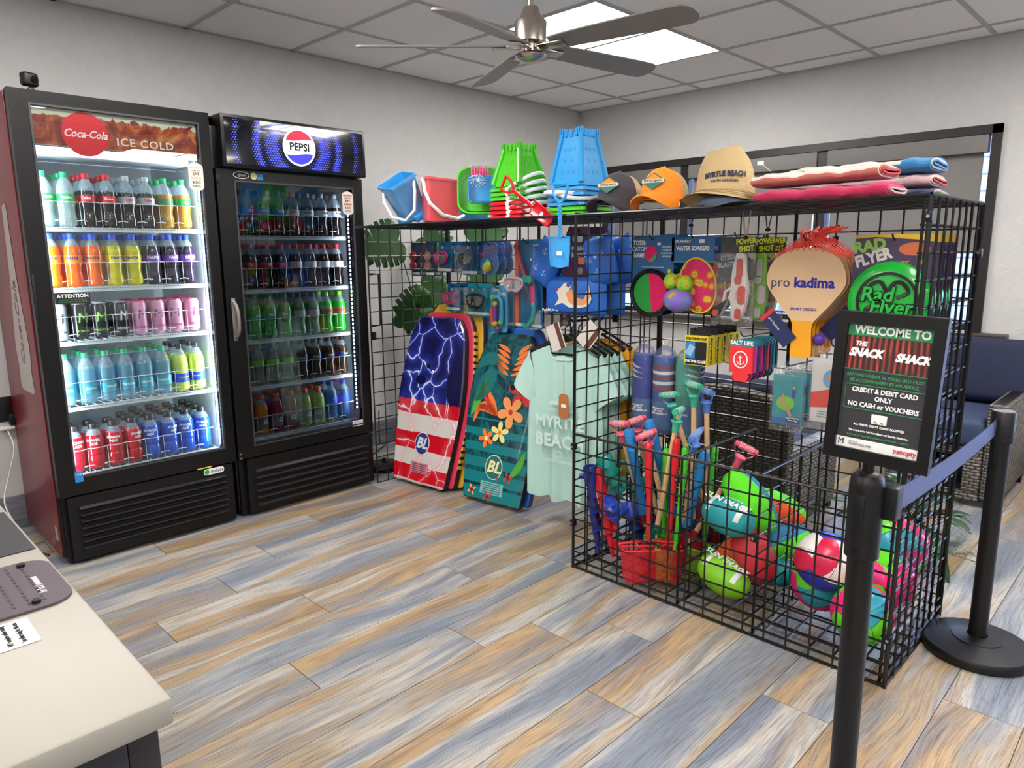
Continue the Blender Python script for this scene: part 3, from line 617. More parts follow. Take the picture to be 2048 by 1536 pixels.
# webcam on the red cooler
t = thing('security_camera', 'small black security camera standing on top of the red-sided cooler', 'camera', (-4.17, -.6, 1.947))
MB().lathe([(0, 0), (.028, 0), (.028, .005), (.02, .01), (0, .011)], 20, sx=1.2).build('base', blackp, t)
MB().tube([(-.02, .0, .006), (-.006, 0, .026), (.006, 0, .026), (.02, 0, .006)], .003, 6).build('bracket', blackp, t)
m = MB(); m.T = Matrix.Translation((-.004, 0, .056)) @ Matrix.Rotation(.35, 4, 'Z'); m.bbox(-.029, .029, -.022, .018, -.026, .026, .011, n=4); hd_ = m.build('housing', blackp, t)
m = MB(); m.T = Matrix.Translation((-.004, 0, .056)) @ Matrix.Rotation(.35, 4, 'Z'); m.cyl((.008, -.0225, .0), (.008, -.026, 0), .014, n=20).cyl((.008, -.026, 0), (.008, -.0275, 0), .008, n=16); m.build('lens', mat('lens_glass', (8, 8, 10), .08), hd_)
# ================================================================ GRID-WALL DISPLAY RACK
XF, XB, YL, YR, ZT, CE = -2.777, -2.17, -2.25, -3.475, 1.456, .0757
rack = thing('display_rack', 'black wire gridwall rack with open bins below and a long wire top shelf', 'display rack', (-2.47, -2.1, 0))
gw_ = mat('black_grid_wire', (12, 12, 14), .3)
def panel(o, u, w, nu, nw, cu=CE, cw=CE, name='grid_panel', r=.0034, edge=True):
    o, u, w = V(o), V(u), V(w); m = MB(); nrm = u.cross(w)*.0026
    for i in range(nu+1): m.cyl(o+u*(cu*i)+nrm, o+u*(cu*i)+w*(cw*nw)+nrm, r if 0 < i < nu or not edge else r*1.35, n=5, cap=False)
    for j in range(nw+1): m.cyl(o+w*(cw*j)-nrm, o+w*(cw*j)+u*(cu*nu)-nrm, r if 0 < j < nw or not edge else r*1.35, n=5, cap=False)
    return m.build(name, gw_, rack, w=True)
Zc = ZT/19
panel((-2.695, -.705, 0), (1, 0, 0), (0, 0, 1), 7, 19, .0757, Zc)
panel((XB, -.775, 0), (0, -1, 0), (0, 0, 1), 9, 19, .0757*1.08, Zc)
panel((XB, -1.50, 0), (0, -1, 0), (0, 0, 1), 10, 19, .0745, Zc)
panel((XF, YL, 0), (1, 0, 0), (0, 0, 1), 8, 19, .0755, Zc)
panel((XB, YL, 0), (0, -1, 0), (0, 0, 1), 8, 19, CE, Zc); panel((XB, -2.86, 0), (0, -1, 0), (0, 0, 1), 8, 19, CE, Zc)
panel((XF, YR, 0), (1, 0, 0), (0, 0, 1), 8, 19, .0755, Zc)
panel((XF, YL, 0), (0, -1, 0), (0, 0, 1), 16, 8, (YL-YR)/16, .0725)          # front of the bins
panel((XF+.02, YR+.022, 0), (1, 0, 0), (0, 0, 1), 7, 19, .0755, Zc)
panel((XF+.02, -2.74, 0), (1, 0, 0), (0, 0, 1), 7, 8, .083, .0715); panel((XF+.02, -3.04, 0), (1, 0, 0), (0, 0, 1), 7, 8, .083, .0715)
panel((-2.60, -2.35, 0), (1, 0, 0), (0, 0, 1), 5, 7, .083, .0715)
panel((XF, YL, .04), (0, -1, 0), (1, 0, 0), 16, 8, (YL-YR)/16, .0755, name='bin_floor'); 
panel((XF, -.73, ZT), (0, -1, 0), (1, 0, 0), 18, 8, 1.52/18, .0755, name='top_shelf'); panel((XF, YL, ZT+.002), (0, -1, 0), (1, 0, 0), 16, 8, (YL-YR)/16, .0755, name='top_shelf')
panel((XF, YL, .545), (0, -1, 0), (1, 0, 0), 16, 0, (YL-YR)/16, .07, name='rail') if False else None
for (p, q) in (((XF, YL, 0), (XF, YL, ZT)), ((XB, YL-.01, 0), (XB, YL-.01, ZT)), ((XF, YR, 0), (XF, YR, ZT)), ((XB, YR, 0), (XB, YR, ZT)), ((XB, -.76, 0), (XB, -.76, ZT)), ((XB+.01, -1.062, 0), (XB+.01, -1.062, ZT)), ((XB+.01, -1.356, 0), (XB+.01, -1.356, ZT)), ((XB+.01, -1.638, 0), (XB+.01, -1.638, ZT)), ((XB+.005, -2.855, 0), (XB+.005, -2.855, ZT)), ((-2.10, -.70, 0), (-2.10, -.70, ZT))):
    MB().cyl(p, q, .0065, n=8).build('post', gw_, rack, w=True)
for (p, q) in (((XF, YL, .582), (XF, YR, .582)), ((XF, YL, 0.006), (XF, YR, .006)), ((XF, -.73, ZT), (XF, YR, ZT)), ((XB, -.73, ZT), (XB, YR, ZT)), ((XF, YL, .006), (XB, YL, .006)), ((XF, YR, .006), (XB, YR, .006)), ((XF+.02, -2.74, .575), (XB, -2.74, .575)), ((XF+.02, -3.04, .575), (XB, -3.04, .575))):
    MB().cyl(p, q, .0055, n=8).build('rail', gw_, rack, w=True)
for p in ((XF, YL, .53), (XF, YL, .20), (XF, YR, .55), (XF, YR, .16), (XF, -2.74, .5), (XF, -3.04, .36), (XB, YL, 1.3), (XB, -2.85, 1.3), (XB, YR, 1.3), (XF, YR, 1.40)):
    m = MB().bbox(p[0]-.011, p[0]+.011, p[1]-.010, p[1]+.010, p[2]-.014, p[2]+.014, .003).build('joint_clip', blackp, rack, w=True)
    MB().cyl((0, 0, 0), (-.004, 0, 0), .0045, n=10).build('screw', chrome, m, loc=V((p[0]-.011, p[1], p[2]))-rack.location)

def hk(X, y, z, ln, what):
    if 'h' not in HK:
        t = thing('wall_hook', '', 'hook'); m = MB(); m.tube([(0, 0, 0), (0, -ln, .004), (0, -ln-.012, .016), (0, -ln-.014, .024)], .0028, 6).build('arm', gw_, t); MB().bbox(-.012, .012, -.002, .004, -.02, .02, .002).build('bracket', gw_, t); HK['h'] = t; o = t
    else: o = dup(HK['h'])
    o.location = (XB-.008, y, z); o.rotation_euler = (0, 0, -PI/2); o.scale = (1, ln/HK.setdefault('ln', ln), 1); o['label'] = 'black wire hook holding '+what; o['group'] = 'wire hooks on the display rack'
HK = {}
R90 = (0, 0, -PI/2)
pvc = thin('clear_blister_plastic', (255, 255, 255), .995, .05, .16); bagp = thin('crinkled_clear_bag', (255, 255, 255), .955, .08, .3, crinkle=.3)
teal_c = mat('teal_gradient_card', (20, 100, 150), .4, vary=.25, vscale=9); navyc = mat('navy_card', (24, 60, 96), .4, vary=.15); cyan_c = mat('cyan_card', (16, 150, 176), .4); lime_c = mat('lime_stripe', (120, 200, 70), .5); orange_c = mat('orange_stripe', (240, 110, 50), .5)
pinkp = mat('magenta_plastic', (206, 30, 110), .25, coat=.3); tealp = mat('teal_plastic', (40, 172, 156), .28, coat=.3); gpl = mat('clear_grey_lens', (176, 172, 172), .08, alpha=.75); purp = mat('purple_plastic', (120, 40, 140), .28); redpl = mat('red_plastic', (214, 20, 40), .28, coat=.3); silv = mat('mirror_lens', (190, 192, 196), .1, .7); brw = mat('brown_card', (108, 62, 48), .5); clrlens = mat('clear_lens', (206, 206, 210), .08, alpha=.6)

def pack(name, label, cat, y, z0, z1, w, x, card=teal_c, thick=.05, strip=True, stripe=None, grp=None, yaw=0, box=True):
    """hanging retail pack: printed card, clear blister, white price strip; origin at the bottom middle"""
    t = thing(name, label, cat, (x, y, z0), (0, 0, -PI/2+yaw), grp); h = z1-z0
    MB().prism(rr(w, h, .008, 3, 0, h/2), .0, .002).build('backing_card', card, t, smooth=False)
    if stripe: MB().box(-w/2, -w/2+w*.11, -.001, 0, .02, h-.005).build('colour_stripe', stripe, t, smooth=False)
    if box:
        m = MB(); b = thick; m.box(-w/2+.003, w/2-.003, -b, -b+.0006, .004, h-.02).box(-w/2+.003, -w/2+.0036, -b, 0, .004, h-.02).box(w/2-.0036, w/2-.003, -b, 0, .004, h-.02).box(-w/2+.003, w/2-.003, -b, 0, h-.0206, h-.02)
        m.build('clear_blister', pvc, t, smooth=False)
    if strip: MB().box(-w/2+.004, w/2-.004, -.0035, -.001, .008, .022).build('price_strip', paper, t, smooth=False)
    return t
def mask_part(t, cx, cz, s, col, lens=silv, y=-.03):
    """two-pane swim mask seen from the front"""
    m = MB(); pts = []
    for i in range(28):
        a = 2*PI*i/28; x = 1.0*cos(a); z = .56*sin(a)+.10*cos(2*a)
        if sin(a) < -.3: z += .20*max(0, 1-abs(x)*2.6)
        pts.append((cx+x*s, y-.012+.012*abs(x), cz+z*s))
    m.tube(pts, s*.12, 8, closed=True); fr_ = m.build('mask_frame', col, t)
    inner = [(cx+(p[0]-cx)*.86, cz+(p[2]-cz)*.86) for p in pts]
    MB().prism(inner, y-.006, y-.002).build('lens', lens, fr_, smooth=False)
    MB().tube([(cx, y-.02, cz+.4*s), (cx-.06*s, y-.026, cz), (cx, y-.03, cz-.3*s), (cx+.06*s, y-.026, cz)], s*.09, 6, closed=True).build('nose_pocket', col, fr_)
    MB().prism([(cx-s*.6, cz-.2*s), (cx-.1*s, cz+.35*s), (cx-.15*s, cz-.3*s)], y-.0075, y-.006).build('lens_glint', mat('pale_lens_print', (225, 228, 232), .2), fr_)  # pale triangle painted on the lens as a reflected glint
    return fr_
# --- goggles, top row left
for k, (y, dx, fc_, nm) in enumerate(((-.665, 0, redpl, 'red swim goggles pack at the left end of the top row, frontmost'), (-.665, .04, redpl, 'red swim goggles pack directly behind the leftmost one'), (-.665, .08, navyc, 'dark blue swim goggles pack behind the red ones'), (-.80, 0, mat('tan_plastic', (170, 120, 104), .3), 'smoky tan swim goggles pack left of the pink mask'), (-.80, .045, redpl, 'red swim goggles pack tucked behind the tan goggles'))):
    t = pack('goggles_pack', nm, 'swim goggles', y, 1.185, 1.385, .075, -2.33+dx, navyc, .03, grp='goggles packs on the top row')
    for zz in (.06, .115):
        MB().tube([(.024*cos(a*PI/7), -.02, zz+.021*sin(a*PI/7)) for a in range(14)], .007, 6, closed=True).build('eyecup', fc_, t)
        MB().ball((0, -.018, zz), .02, .006, .017, 10, 6).build('lens', mat('red_lens', (150, 30, 40), .1) if fc_ == redpl else gpl, t)
    MB().tube([(-.02, -.01, .16), (-.028, -.012, .1), (-.02, -.01, .04)], .003, 5).build('strap', fc_, t)
    if k in (0, 3): hk(XB, y, 1.365, .16, ('the red goggles', 'the tan goggles')[k//3])
specs = [(-.915, 1.208, 1.381, .125, 0, pinkp, 'pink swim mask in a green-edged blue pack, top row', lime_c), (-.915, 1.208, 1.381, .125, .075, tealp, 'teal swim mask pack behind the pink mask, top row', lime_c),
         (-1.13, 1.197, 1.377, .125, 0, mat('grey_black_mask', (70, 62, 66), .2), 'black and silver swim mask pack in the top row', None), (-1.13, 1.197, 1.377, .125, .075, redpl, 'red swim mask pack behind the black top-row mask', None),
         (-.985, .992, 1.147, .12, 0, pinkp, 'pink swim mask pack in the lower row', lime_c), (-.985, .992, 1.147, .12, .075, mat('blue_plastic', (50, 60, 170), .25), 'blue swim mask pack behind the lower pink mask', orange_c)]
for i, (y, z0, z1, w, dx, c, nm, sp2) in enumerate(specs):
    t = pack('swim_mask_pack', nm, 'swim mask', y, z0, z1, w, -2.32+dx, teal_c, .055, stripe=sp2, grp='boxed swim masks'); h = z1-z0
    mask_part(t, 0, h*.50, .056, c)
    if dx == 0: hk(XB, y, z1-.02, .15, ('the top-row pink mask', '', 'the top-row black mask', '', 'the lower pink mask')[i])
    MB().box(-.02, -.008, -.0022, -.001, h-.04, h-.025).build('price_sticker', paper, t, smooth=False)
t = pack('swim_mask_pack', 'wide black and silver swim mask pack in the lower row above the bodyboards', 'swim mask', -1.2, .975, 1.152, .182, -2.32, cyan_c, .055, grp='boxed swim masks'); mask_part(t, .0, .088, .068, mat('black_gloss', (14, 14, 16), .15)); hk(XB, -1.2, 1.13, .15, 'the wide black mask')
MB().box(-.06, -.045, -.0022, -.001, .135, .15).build('price_sticker', paper, t, smooth=False)
# --- splash balls
for k in range(3):
    t = thing('splash_ball_pack', ('round blue splash ball pack, frontmost', 'round blue splash ball pack, middle one', 'round blue splash ball pack, rearmost')[k]+' on its hook', 'ball pack', (-2.32+.055*k, -1.29, 1.2), R90, 'splash ball packs')
    ol = ell(.062, .055, 24, 0, .055)[13:]+[]; ol = [(.062*cos(a), .058+.058*sin(a)) for a in [PI*1.12+i*(PI*.76)/10*1.0 for i in range(-3, 14)]]
    ol = [(-.058, .08), (-.066, .055), (-.05, .02), (-.02, .002), (.02, .002), (.05, .02), (.066, .055), (.058, .08), (.05, .1), (.056, .13), (.045, .165), (.0, .176), (-.045, .165), (-.056, .13), (-.05, .1)]
    ol = [(p.x, p.z) for p in spline([(a, 0, b) for a, b in ol+[ol[0]]], 3)][:-1]
    MB().prism(ol, 0, .002).build('backing_card', mat('pale_blue_card', (98, 136, 196), .4, vary=.3, vscale=30), t, smooth=False)
    MB().ball((0, -.03, .052), .036, .034, .036, 20, 12, mf=lambda i, j: 1 if (j+3*sin(i*.31*2)) < 5 else 0).build('ball', [mat('teal_ball', (16, 120, 160), .4), mat('yellow_ball', (206, 210, 60), .4)], t)
    MB().tube([(.05*cos(a*PI/10), -.02, .052+.046*sin(a*PI/10)) for a in range(20)], .006, 6, closed=True).build('clear_blister', pvc, t)
    text('WATER', .02, mat('lilac_print', (170, 160, 220), .5), t, (0, -.002, .142), bold=.03, rot=(PI/2, -.15, 0)); text('SPLITTERZ', .0195, mat('pink_print', (220, 120, 160), .5), t, (0, -.002, .12), bold=.03, rot=(PI/2, -.15, 0))
    if k == 0: hk(XB, -1.29, 1.355, .16, 'the splash ball packs')
# --- snorkel sets
def snork(nm, x, col, col2, card):
    t = pack('snorkel_set_pack', nm, 'snorkel set', -1.645, .945, 1.378, .185, x, card, .055, stripe=orange_c, grp='snorkel set packs')
    mask_part(t, -.055, .22, .062, mat('pale_'+col.name, (170, 150, 160), .2) if col2 == tealp else col, gpl, -.05)
    MB().tube(spline([(-.07, -.02, .405), (-.03, -.03, .33), (.01, -.035, .26), (.045, -.035, .22)], 4), .011, 8).build('snorkel_tube', mat('crimson_tube', (176, 30, 60), .25) if col2 == tealp else col, t)
    MB().bbox(-.005, .06, -.05, -.02, .225, .262, .008).build('clip', col2, t)
    MB().tube([(.055, -.035, .21), (.06, -.035, .16), (.062, -.035, .13)], .013, 8).build('upper_tube', col, t)
    fl_ = spline([(.062, -.035, .13), (.066, -.035, .09), (.055, -.035, .05), (.03, -.035, .02)], 6); MB().tube(fl_, [.014 if i % 2 else .0115 for i in range(len(fl_))], 10).build('flexible_tube', col2, t)
    MB().tube([(.03, -.035, .02), (.015, -.04, .012), (.005, -.05, .03)], .013, 8).build('mouthpiece', col2, t)
    MB().box(.01, .022, -.0022, -.001, .33, .343).build('price_sticker', paper, t, smooth=False); text('Bestway', .014, whtp, t, (.055, -.0015, .405)); return t
s_ = snork('teal and magenta snorkel set pack, frontmost of its row', -2.40, pinkp, tealp, teal_c); hk(XB, -1.645, 1.36, .24, 'the snorkel sets')
gk_ = mat('dark_grey_rubber', (56, 54, 60), .4); gt_ = mat('grey_tube', (110, 116, 118), .35)
for k in range(3): snork('dark grey snorkel set pack on brown card, '+('second', 'third', 'rearmost')[k]+' in its row', -2.33+.068*k, gk_, gt_, brw)
# --- dive toy packs
for k in range(4):
    t = thing('dive_toy_pack', ('bright pool dive toy pack on the lowest row, frontmost', 'pool dive toy pack, second on the lowest row', 'pool dive toy pack, third on the lowest row', 'pool dive toy pack, rearmost on the lowest row')[k], 'pool toy', (-2.33+.045*k, -1.364, .9), R90, 'dive toy packs')
    MB().prism(rr(.125, .245, .02, 4, 0, .1225), 0, .002).build('backing_card', mat('comic_print_card', (70, 150, 190), .45, vary=.7, vscale=45), t, smooth=False)
    cs_ = [(62, 172, 214), (238, 90, 60), (130, 80, 190)]; 
    MB().tube([(-.012, -.02, .185), (.02, -.02, .185), (.038, -.02, .165), (.038, -.02, .06)], .011, 8).build('dive_stick', mat('sky_dive', cs_[0], .3), t)
    MB().tube([(-.01, -.02, .14), (-.012, -.02, .06)], .010, 8).build('dive_stick', mat('violet_dive', cs_[2], .3), t); MB().tube([(-.036, -.02, .13), (-.034, -.02, .04)], .009, 8).build('dive_stick', mat('orange_dive', cs_[1], .3), t)
    for (a, c, mm) in ((-.03, .185, 'lime_dive'), (.03, .055, 'lime_dive'), (-.01, .15, 'yellow_dive'), (-.012, .045, 'yellow_dive'), (.008, .02, 'violet_dive')): MB().ball((a, -.02, c), .015, nu=12, nv=8).build('knob', mat(mm, (120, 210, 60) if mm[0] == 'l' else (240, 200, 30), .3), t)
    MB().prism(rr(.115, .235, .02, 4, 0, .12), -.036, -.0355).build('clear_blister', pvc, t, smooth=False)
    for q in range(2): text(('DIVE', 'TOYS')[q], .022, mat('white_print'), t, (-.02+.04*q, -.0015, .222-.02*q), bold=.03)
    if k == 0: hk(XB, -1.364, 1.13, .17, 'the dive toys')
# --- swim vest with arm floats
bf = NT('printed_blue_float_fabric', .55); vo = bf.n('ShaderNodeTexVoronoi'); vo.inputs['Scale'].default_value = 15; bf.l(bf.tc, vo.inputs['Vector']); bf.bump(bf.noise(bf.tc, 40, 4), .15)
bf.col(bf.ramp(vo.outputs['Distance'], [(.0, (190, 214, 240)), (.13, (150, 184, 228)), (.17, (38, 108, 206))]))
bfl = mat('blue_float_fabric', (40, 110, 208), .55, bump=.12, bscale=30); plum = mat('plum_card', (74, 26, 66), .5)
def pillow(m, c, w, h, th, roll=0):
    T = Matrix.Translation(c) @ Matrix.Rotation(roll, 4, 'Y'); o = m.T; m.T = T
    def f(u, v):
        x = (u*2-1); z = (v*2-1); e = max(0, (1-abs(x)**4))*max(0, (1-abs(z)**4)); return x, z, e**.5
    m.grid(lambda u, v: (f(u, v)[0]*w/2, -th*f(u, v)[2], f(u, v)[1]*h/2), 12, 10).grid(lambda u, v: (-f(u, v)[0]*w/2, th*f(u, v)[2], f(u, v)[1]*h/2), 12, 10); m.T = o; return m
for k in range(2):
    t = thing('swim_vest', ('blue swim vest with arm floats and hammerhead print, in front', 'second blue swim vest on the same hook, behind')[k], 'swim vest', (-2.38+.10*k, -1.94-.03*k, 1.03), R90, 'swim vests')
    pillow(MB(), (0, -.02, .085), .36, .175, .045).build('chest_float', bfl, t)
    pillow(MB(), (-.165, -.03, .235), .15, .22, .045, .45).build('arm_float', bf.m, t); pillow(MB(), (.145, -.02, .245), .15, .22, .045, -.25).build('arm_float', bf.m, t)
    for ax, az, ar in ((-.20, .22, .45), (-.14, .29, .45), (-.15, .19, .45), (.115, .25, -.25), (.175, .28, -.25), (.16, .20, -.25)):
        m = MB(); m.T = Matrix.Translation((ax, -.074 if ax < 0 else -.064, az)) @ Matrix.Rotation(ar, 4, 'Y'); m.tube([(-.014, 0, .002), (-.010, 0, -.010), (0, 0, -.014), (.010, 0, -.010), (.014, 0, .002)], .0016, 4).tube([(0, 0, -.014), (0, 0, .016)], .0016, 4).tube([(-.007, 0, .009), (.007, 0, .009)], .0014, 4); m.build('anchor_print', mat('pale_blue_anchor', (190, 212, 238), .6), t)
    MB().prism([(-.09, .16), (.09, .16), (.075, .36), (.055, .40), (-.055, .40), (-.075, .36)], -.004, 0).build('header_card', plum, t, smooth=False)
    MB().prism(rr(.06, .03, .014, 4, 0, .345), -.006, -.004).build('hang_hole', mat('pale_mint', (176, 206, 200), .5), t, smooth=False)
    text('Puddle\nJumper', .026, mat('pale_mint'), t, (0, -.0045, .288), bold=.04, rot=(PI/2, -.05, 0)); MB().prism(rr(.038, .032, .006, 3, .022, .245), -.005, -.004).build('size_patch', mat('coral_patch', (232, 130, 100), .6), t, smooth=False)
    MB().prism(ell(.016, n=16, cx=.015, cz=.20), -.005, -.004).build('seal', mat('pale_mauve', (150, 130, 150), .5), t, smooth=False)
    if k == 0:
        # hammerhead shark print
        org = mat('pale_orange_print', (244, 160, 100), .5); cre = mat('cream_print', (240, 232, 214), .5)
        yy = -.0665
        sh_ = MB().prism([(-.09, .125), (-.055, .12), (-.03, .145), (0, .15), (.015, .13), (.0, .115), (.04, .075), (.09, .075), (.115, .14), (.13, .075), (.11, .045), (.06, .035), (.0, .035), (-.04, .055), (-.085, .04), (-.06, .075), (-.075, .105)], yy, yy+.003).build('shark_print', cre, t, smooth=False)
        MB().prism([(-.02, .1), (.02, .12), (.03, .085), (.09, .072), (.115, .13), (.122, .08), (.09, .05), (.03, .045), (.0, .06)], yy-.001, yy).build('shark_back_print', org, sh_, smooth=False)
        for ex, ez in ((-.075, .118), (-.002, .138)): MB().prism(ell(.012, n=14, cx=ex, cz=ez), yy-.002, yy-.001).build('eye_print', mat('violet_print', (104, 84, 170), .5), sh_, smooth=False)
        text('Puddle Jumper', .02, whtp, t, (-.115, -.055, .02), bold=.03, rot=(PI/2, -.1, 0)); hk(XB, -1.94, 1.40, .2, 'the swim vests')
# --- toss and catch game
XG = -2.42
for k in range(2):
    t = thing('toss_and_catch_game', ('black round toss and catch paddle set with green and pink face under a blue card', 'second toss and catch set hidden behind the first')[k], 'ball game', (XG+.10*k, -2.372, 1.05), R90, 'toss and catch games')
    cb_ = mat('ocean_card', (40, 98, 152), .45, vary=.25, vscale=10)
    cd_ = MB().prism([(-.1, .15), (-.06, .15), (-.03, .185), (.03, .19), (.07, .165), (.1, .16), (.1, .335), (-.1, .322)], -.002, 0).build('header_card', cb_, t, smooth=False)
    MB().lathe([(0, 0), (.096, 0), (.1, .004), (.1, .02), (.094, .024), (.084, .022), (.082, .014), (0, .014)], 36).build('paddle_rim', mat('black_gloss', (14, 14, 16), .2), t, loc=(0, 0, .095), rot=(PI/2, 0, 0))
    for sgn, mm in ((-1, mat('green_hook_fabric', (34, 150, 60), .8)), (1, mat('pink_hook_fabric', (220, 22, 92), .8))):
        MB().prism([(.081*cos(a)+.0, .095+.081*sin(a)) for a in [PI/2+sgn*-1*PI*i/16+.12 for i in range(17)]], -.017, -.014).build('paddle_face', mm, t, smooth=False)
    MB().prism(ell(.03, .034, 20, -.01, .255), -.004, -.002).build('ball_print', mat('pink_hook_fabric'), cd_, smooth=False); MB().prism([(-.02, .226), (.0, .222), (.016, .238), (.019, .262)], -.0045, -.004).build('ball_print', grn, cd_, smooth=False)
    for q, s_2 in enumerate(('TOSS&', 'CATCH', 'GAME')): text(s_2, .026, whtp, cd_, (-.068, -.0025, .30-.026*q), bold=.02, sx=.8)
    for q, s_2 in enumerate(('INCLUDES:', '2 PADDLES', '1 LARGE BALL', 'MESH BAG')): text(s_2, .0095, whtp, cd_, (.066, -.0025, .283-.013*q))
    MB().box(.02, .036, -.0035, -.002, .29, .30).build('price_sticker', paper, cd_, smooth=False); text('FEATURING ADJUSTABLE HAND STRAPS', .006, whtp, cd_, (0, -.0025, .2))
    MB().prism(ell(.009, n=14, cx=.08, cz=.185), -.0035, -.002).build('age_badge', gold, cd_, smooth=False)
    if k == 0: hk(XB, -2.37, 1.36, .25, 'the toss and catch games')
# --- water soakers
pn_ = NT('neon_splash_print', .6); v1 = pn_.n('ShaderNodeTexVoronoi'); v1.inputs['Scale'].default_value = 26; pn_.l(pn_.tc, v1.inputs['Vector']); pn_.col(pn_.ramp(v1.outputs['Distance'], [(.0, (60, 120, 160)), (.22, (240, 210, 40)), (.42, (236, 70, 60)), (.62, (226, 36, 110))])); pn_.bump(pn_.noise(pn_.tc, 180, 2), .4)
gn_ = NT('neon_lime_print', .6); v1 = gn_.n('ShaderNodeTexVoronoi'); v1.inputs['Scale'].default_value = 34; gn_.l(gn_.tc, v1.inputs['Vector']); gn_.col(gn_.ramp(v1.outputs['Distance'], [(.0, (232, 90, 50)), (.25, (230, 150, 40)), (.4, (180, 220, 40)), (.7, (120, 200, 50))])); gn_.bump(gn_.noise(gn_.tc, 180, 2), .4)
vn_ = NT('violet_star_print', .6); v1 = vn_.n('ShaderNodeTexVoronoi'); v1.inputs['Scale'].default_value = 24; vn_.l(vn_.tc, v1.inputs['Vector']); vn_.col(vn_.ramp(v1.outputs['Distance'], [(.0, (244, 170, 40)), (.24, (236, 120, 50)), (.3, (90, 150, 200)), (.6, (140, 110, 200))])); vn_.bump(vn_.noise(vn_.tc, 180, 2), .4)
for k in range(3):
    t = thing('water_soaker_set', ('neon water soaker balls with a blue header card, frontmost', 'neon water soaker set, second on its hook', 'neon water soaker set, third on its hook')[k], 'ball game', (XG+.07*k, -2.555, 1.07), R90, 'water soaker sets')
    cd_ = MB().box(-.095, .095, -.002, 0, .205, .30).build('header_card', cb_, t, smooth=False); text('WATER SOAKERS', .024, whtp, cd_, (.0, -.0025, .255), bold=.03, sx=.78); text('SPLASHERZ', .014, whtp, cd_, (-.045, -.0025, .283), shear=.2, bold=.02); MB().box(.03, .052, -.0035, -.002, .276, .29).build('price_sticker', paper, cd_, smooth=False)
    MB().box(-.095, .095, -.0015, 0, .20, .214).build('card_band', mat('teal_band', (30, 150, 170), .5), t, smooth=False)
    m = MB(); m.T = Matrix.Translation((.03, 0, .11)) @ Matrix.Rotation(-.25, 4, 'Y'); m.ball((0, 0, 0), .078, .018, .108, 24, 14); m.build('flying_disc', pn_.m, t)
    m = MB(); m.T = Matrix.Translation((.03, -.002, .11)) @ Matrix.Rotation(-.25, 4, 'Y'); m.tube([(.079*cos(a*PI/14), 0, .109*sin(a*PI/14)) for a in range(28)], .004, 6, closed=True); m.build('disc_rim', mat('yellow_piping', (236, 214, 50), .6), t)
    MB().ball((-.072, -.03, .125), .034, nu=16, nv=10).build('soft_ball', gn_.m, t); MB().ball((-.008, -.04, .118), .034, nu=16, nv=10).build('soft_ball', gn_.m, t); MB().ball((-.035, -.04, .052), .064, .045, .048, 20, 12).build('soft_football', vn_.m, t)
    if k == 0: hk(XB, -2.555, 1.36, .24, 'the water soakers')
# --- water blasters
for k in range(3):
    t = thing('water_blaster_pack', ('red and white water blaster in a clear bag, frontmost', 'lime water blaster in a clear bag, behind the red one', 'red water blaster in a clear bag, rearmost')[k], 'water blaster', (XG+.09*k, -2.745-.035*min(k, 1), 1.05), R90, 'water blaster packs')
    cd_ = MB().prism([(-.075, .15), (.065, .155), (.075, .315), (-.065, .315)], -.002, 0).build('header_card', mat('collage_card', (62, 66, 58), .45, vary=.6, vscale=30), t, smooth=False)
    text('CYBER\nBLASTER', .026, mat('silver_blue_print', (150, 170, 200), .5), cd_, (-.035, -.0025, .225), bold=.04, rot=(PI/2, -.1, 0), sx=.8); text('POWER\nSHOT', .028, mat('neon_yellow_print', (220, 230, 50), .5), cd_, (.035, -.0025, .285), bold=.05, rot=(PI/2, -.1, 0), sx=.8)
    bc = [mat('white_gun', (232, 226, 220), .3), mat('lime_gun', (140, 206, 60), .3), mat('white_gun')][k]; ac = [mat('red_gun', (216, 66, 48), .3), mat('white_gun'), mat('red_gun')][k]
    bd = MB().prism([(p.x, p.z) for p in spline([(.015, 0, .255), (.045, 0, .25), (.05, 0, .19), (.062, 0, .12), (.055, 0, .06), (.035, 0, .005), (.005, 0, .01), (.0, 0, .06), (-.01, 0, .085), (-.05, 0, .06), (-.078, 0, .045), (-.08, 0, .012), (-.05, 0, .015), (-.03, 0, .05), (-.005, 0, .11), (.0, 0, .19), (.015, 0, .255)], 3)][:-1], -.035, -.012).build('body', bc, t)
    for (a, b_, w_, h_) in ((.03, .20, .012, .035), (.042, .10, .015, .035), (.03, .03, .012, .02), (-.062, .03, .014, .013), (.026, .155, .014, .016)): MB().prism([(a+p[0], b_+p[1]) for p in rr(w_*2, h_*2, w_*.8, 3)], -.038, -.035).build('grip_panel', ac, bd)
    text('CYBER', .012, ac, bd, (.022, -.0355, .1), rot=(PI/2, -PI/2+.2, 0)); MB().tube([(.0, -.024, .13), (-.03, -.024, .11), (-.035, -.024, .07)], .006, 6).build('trigger_guard', bc, t)
    m = MB(); pillow(m, (.0, -.022, .12), .17, .27, .03); m.build('clear_bag', bagp, t)
    if k == 0: hk(XB, -2.74, 1.36, .24, 'the water blasters')
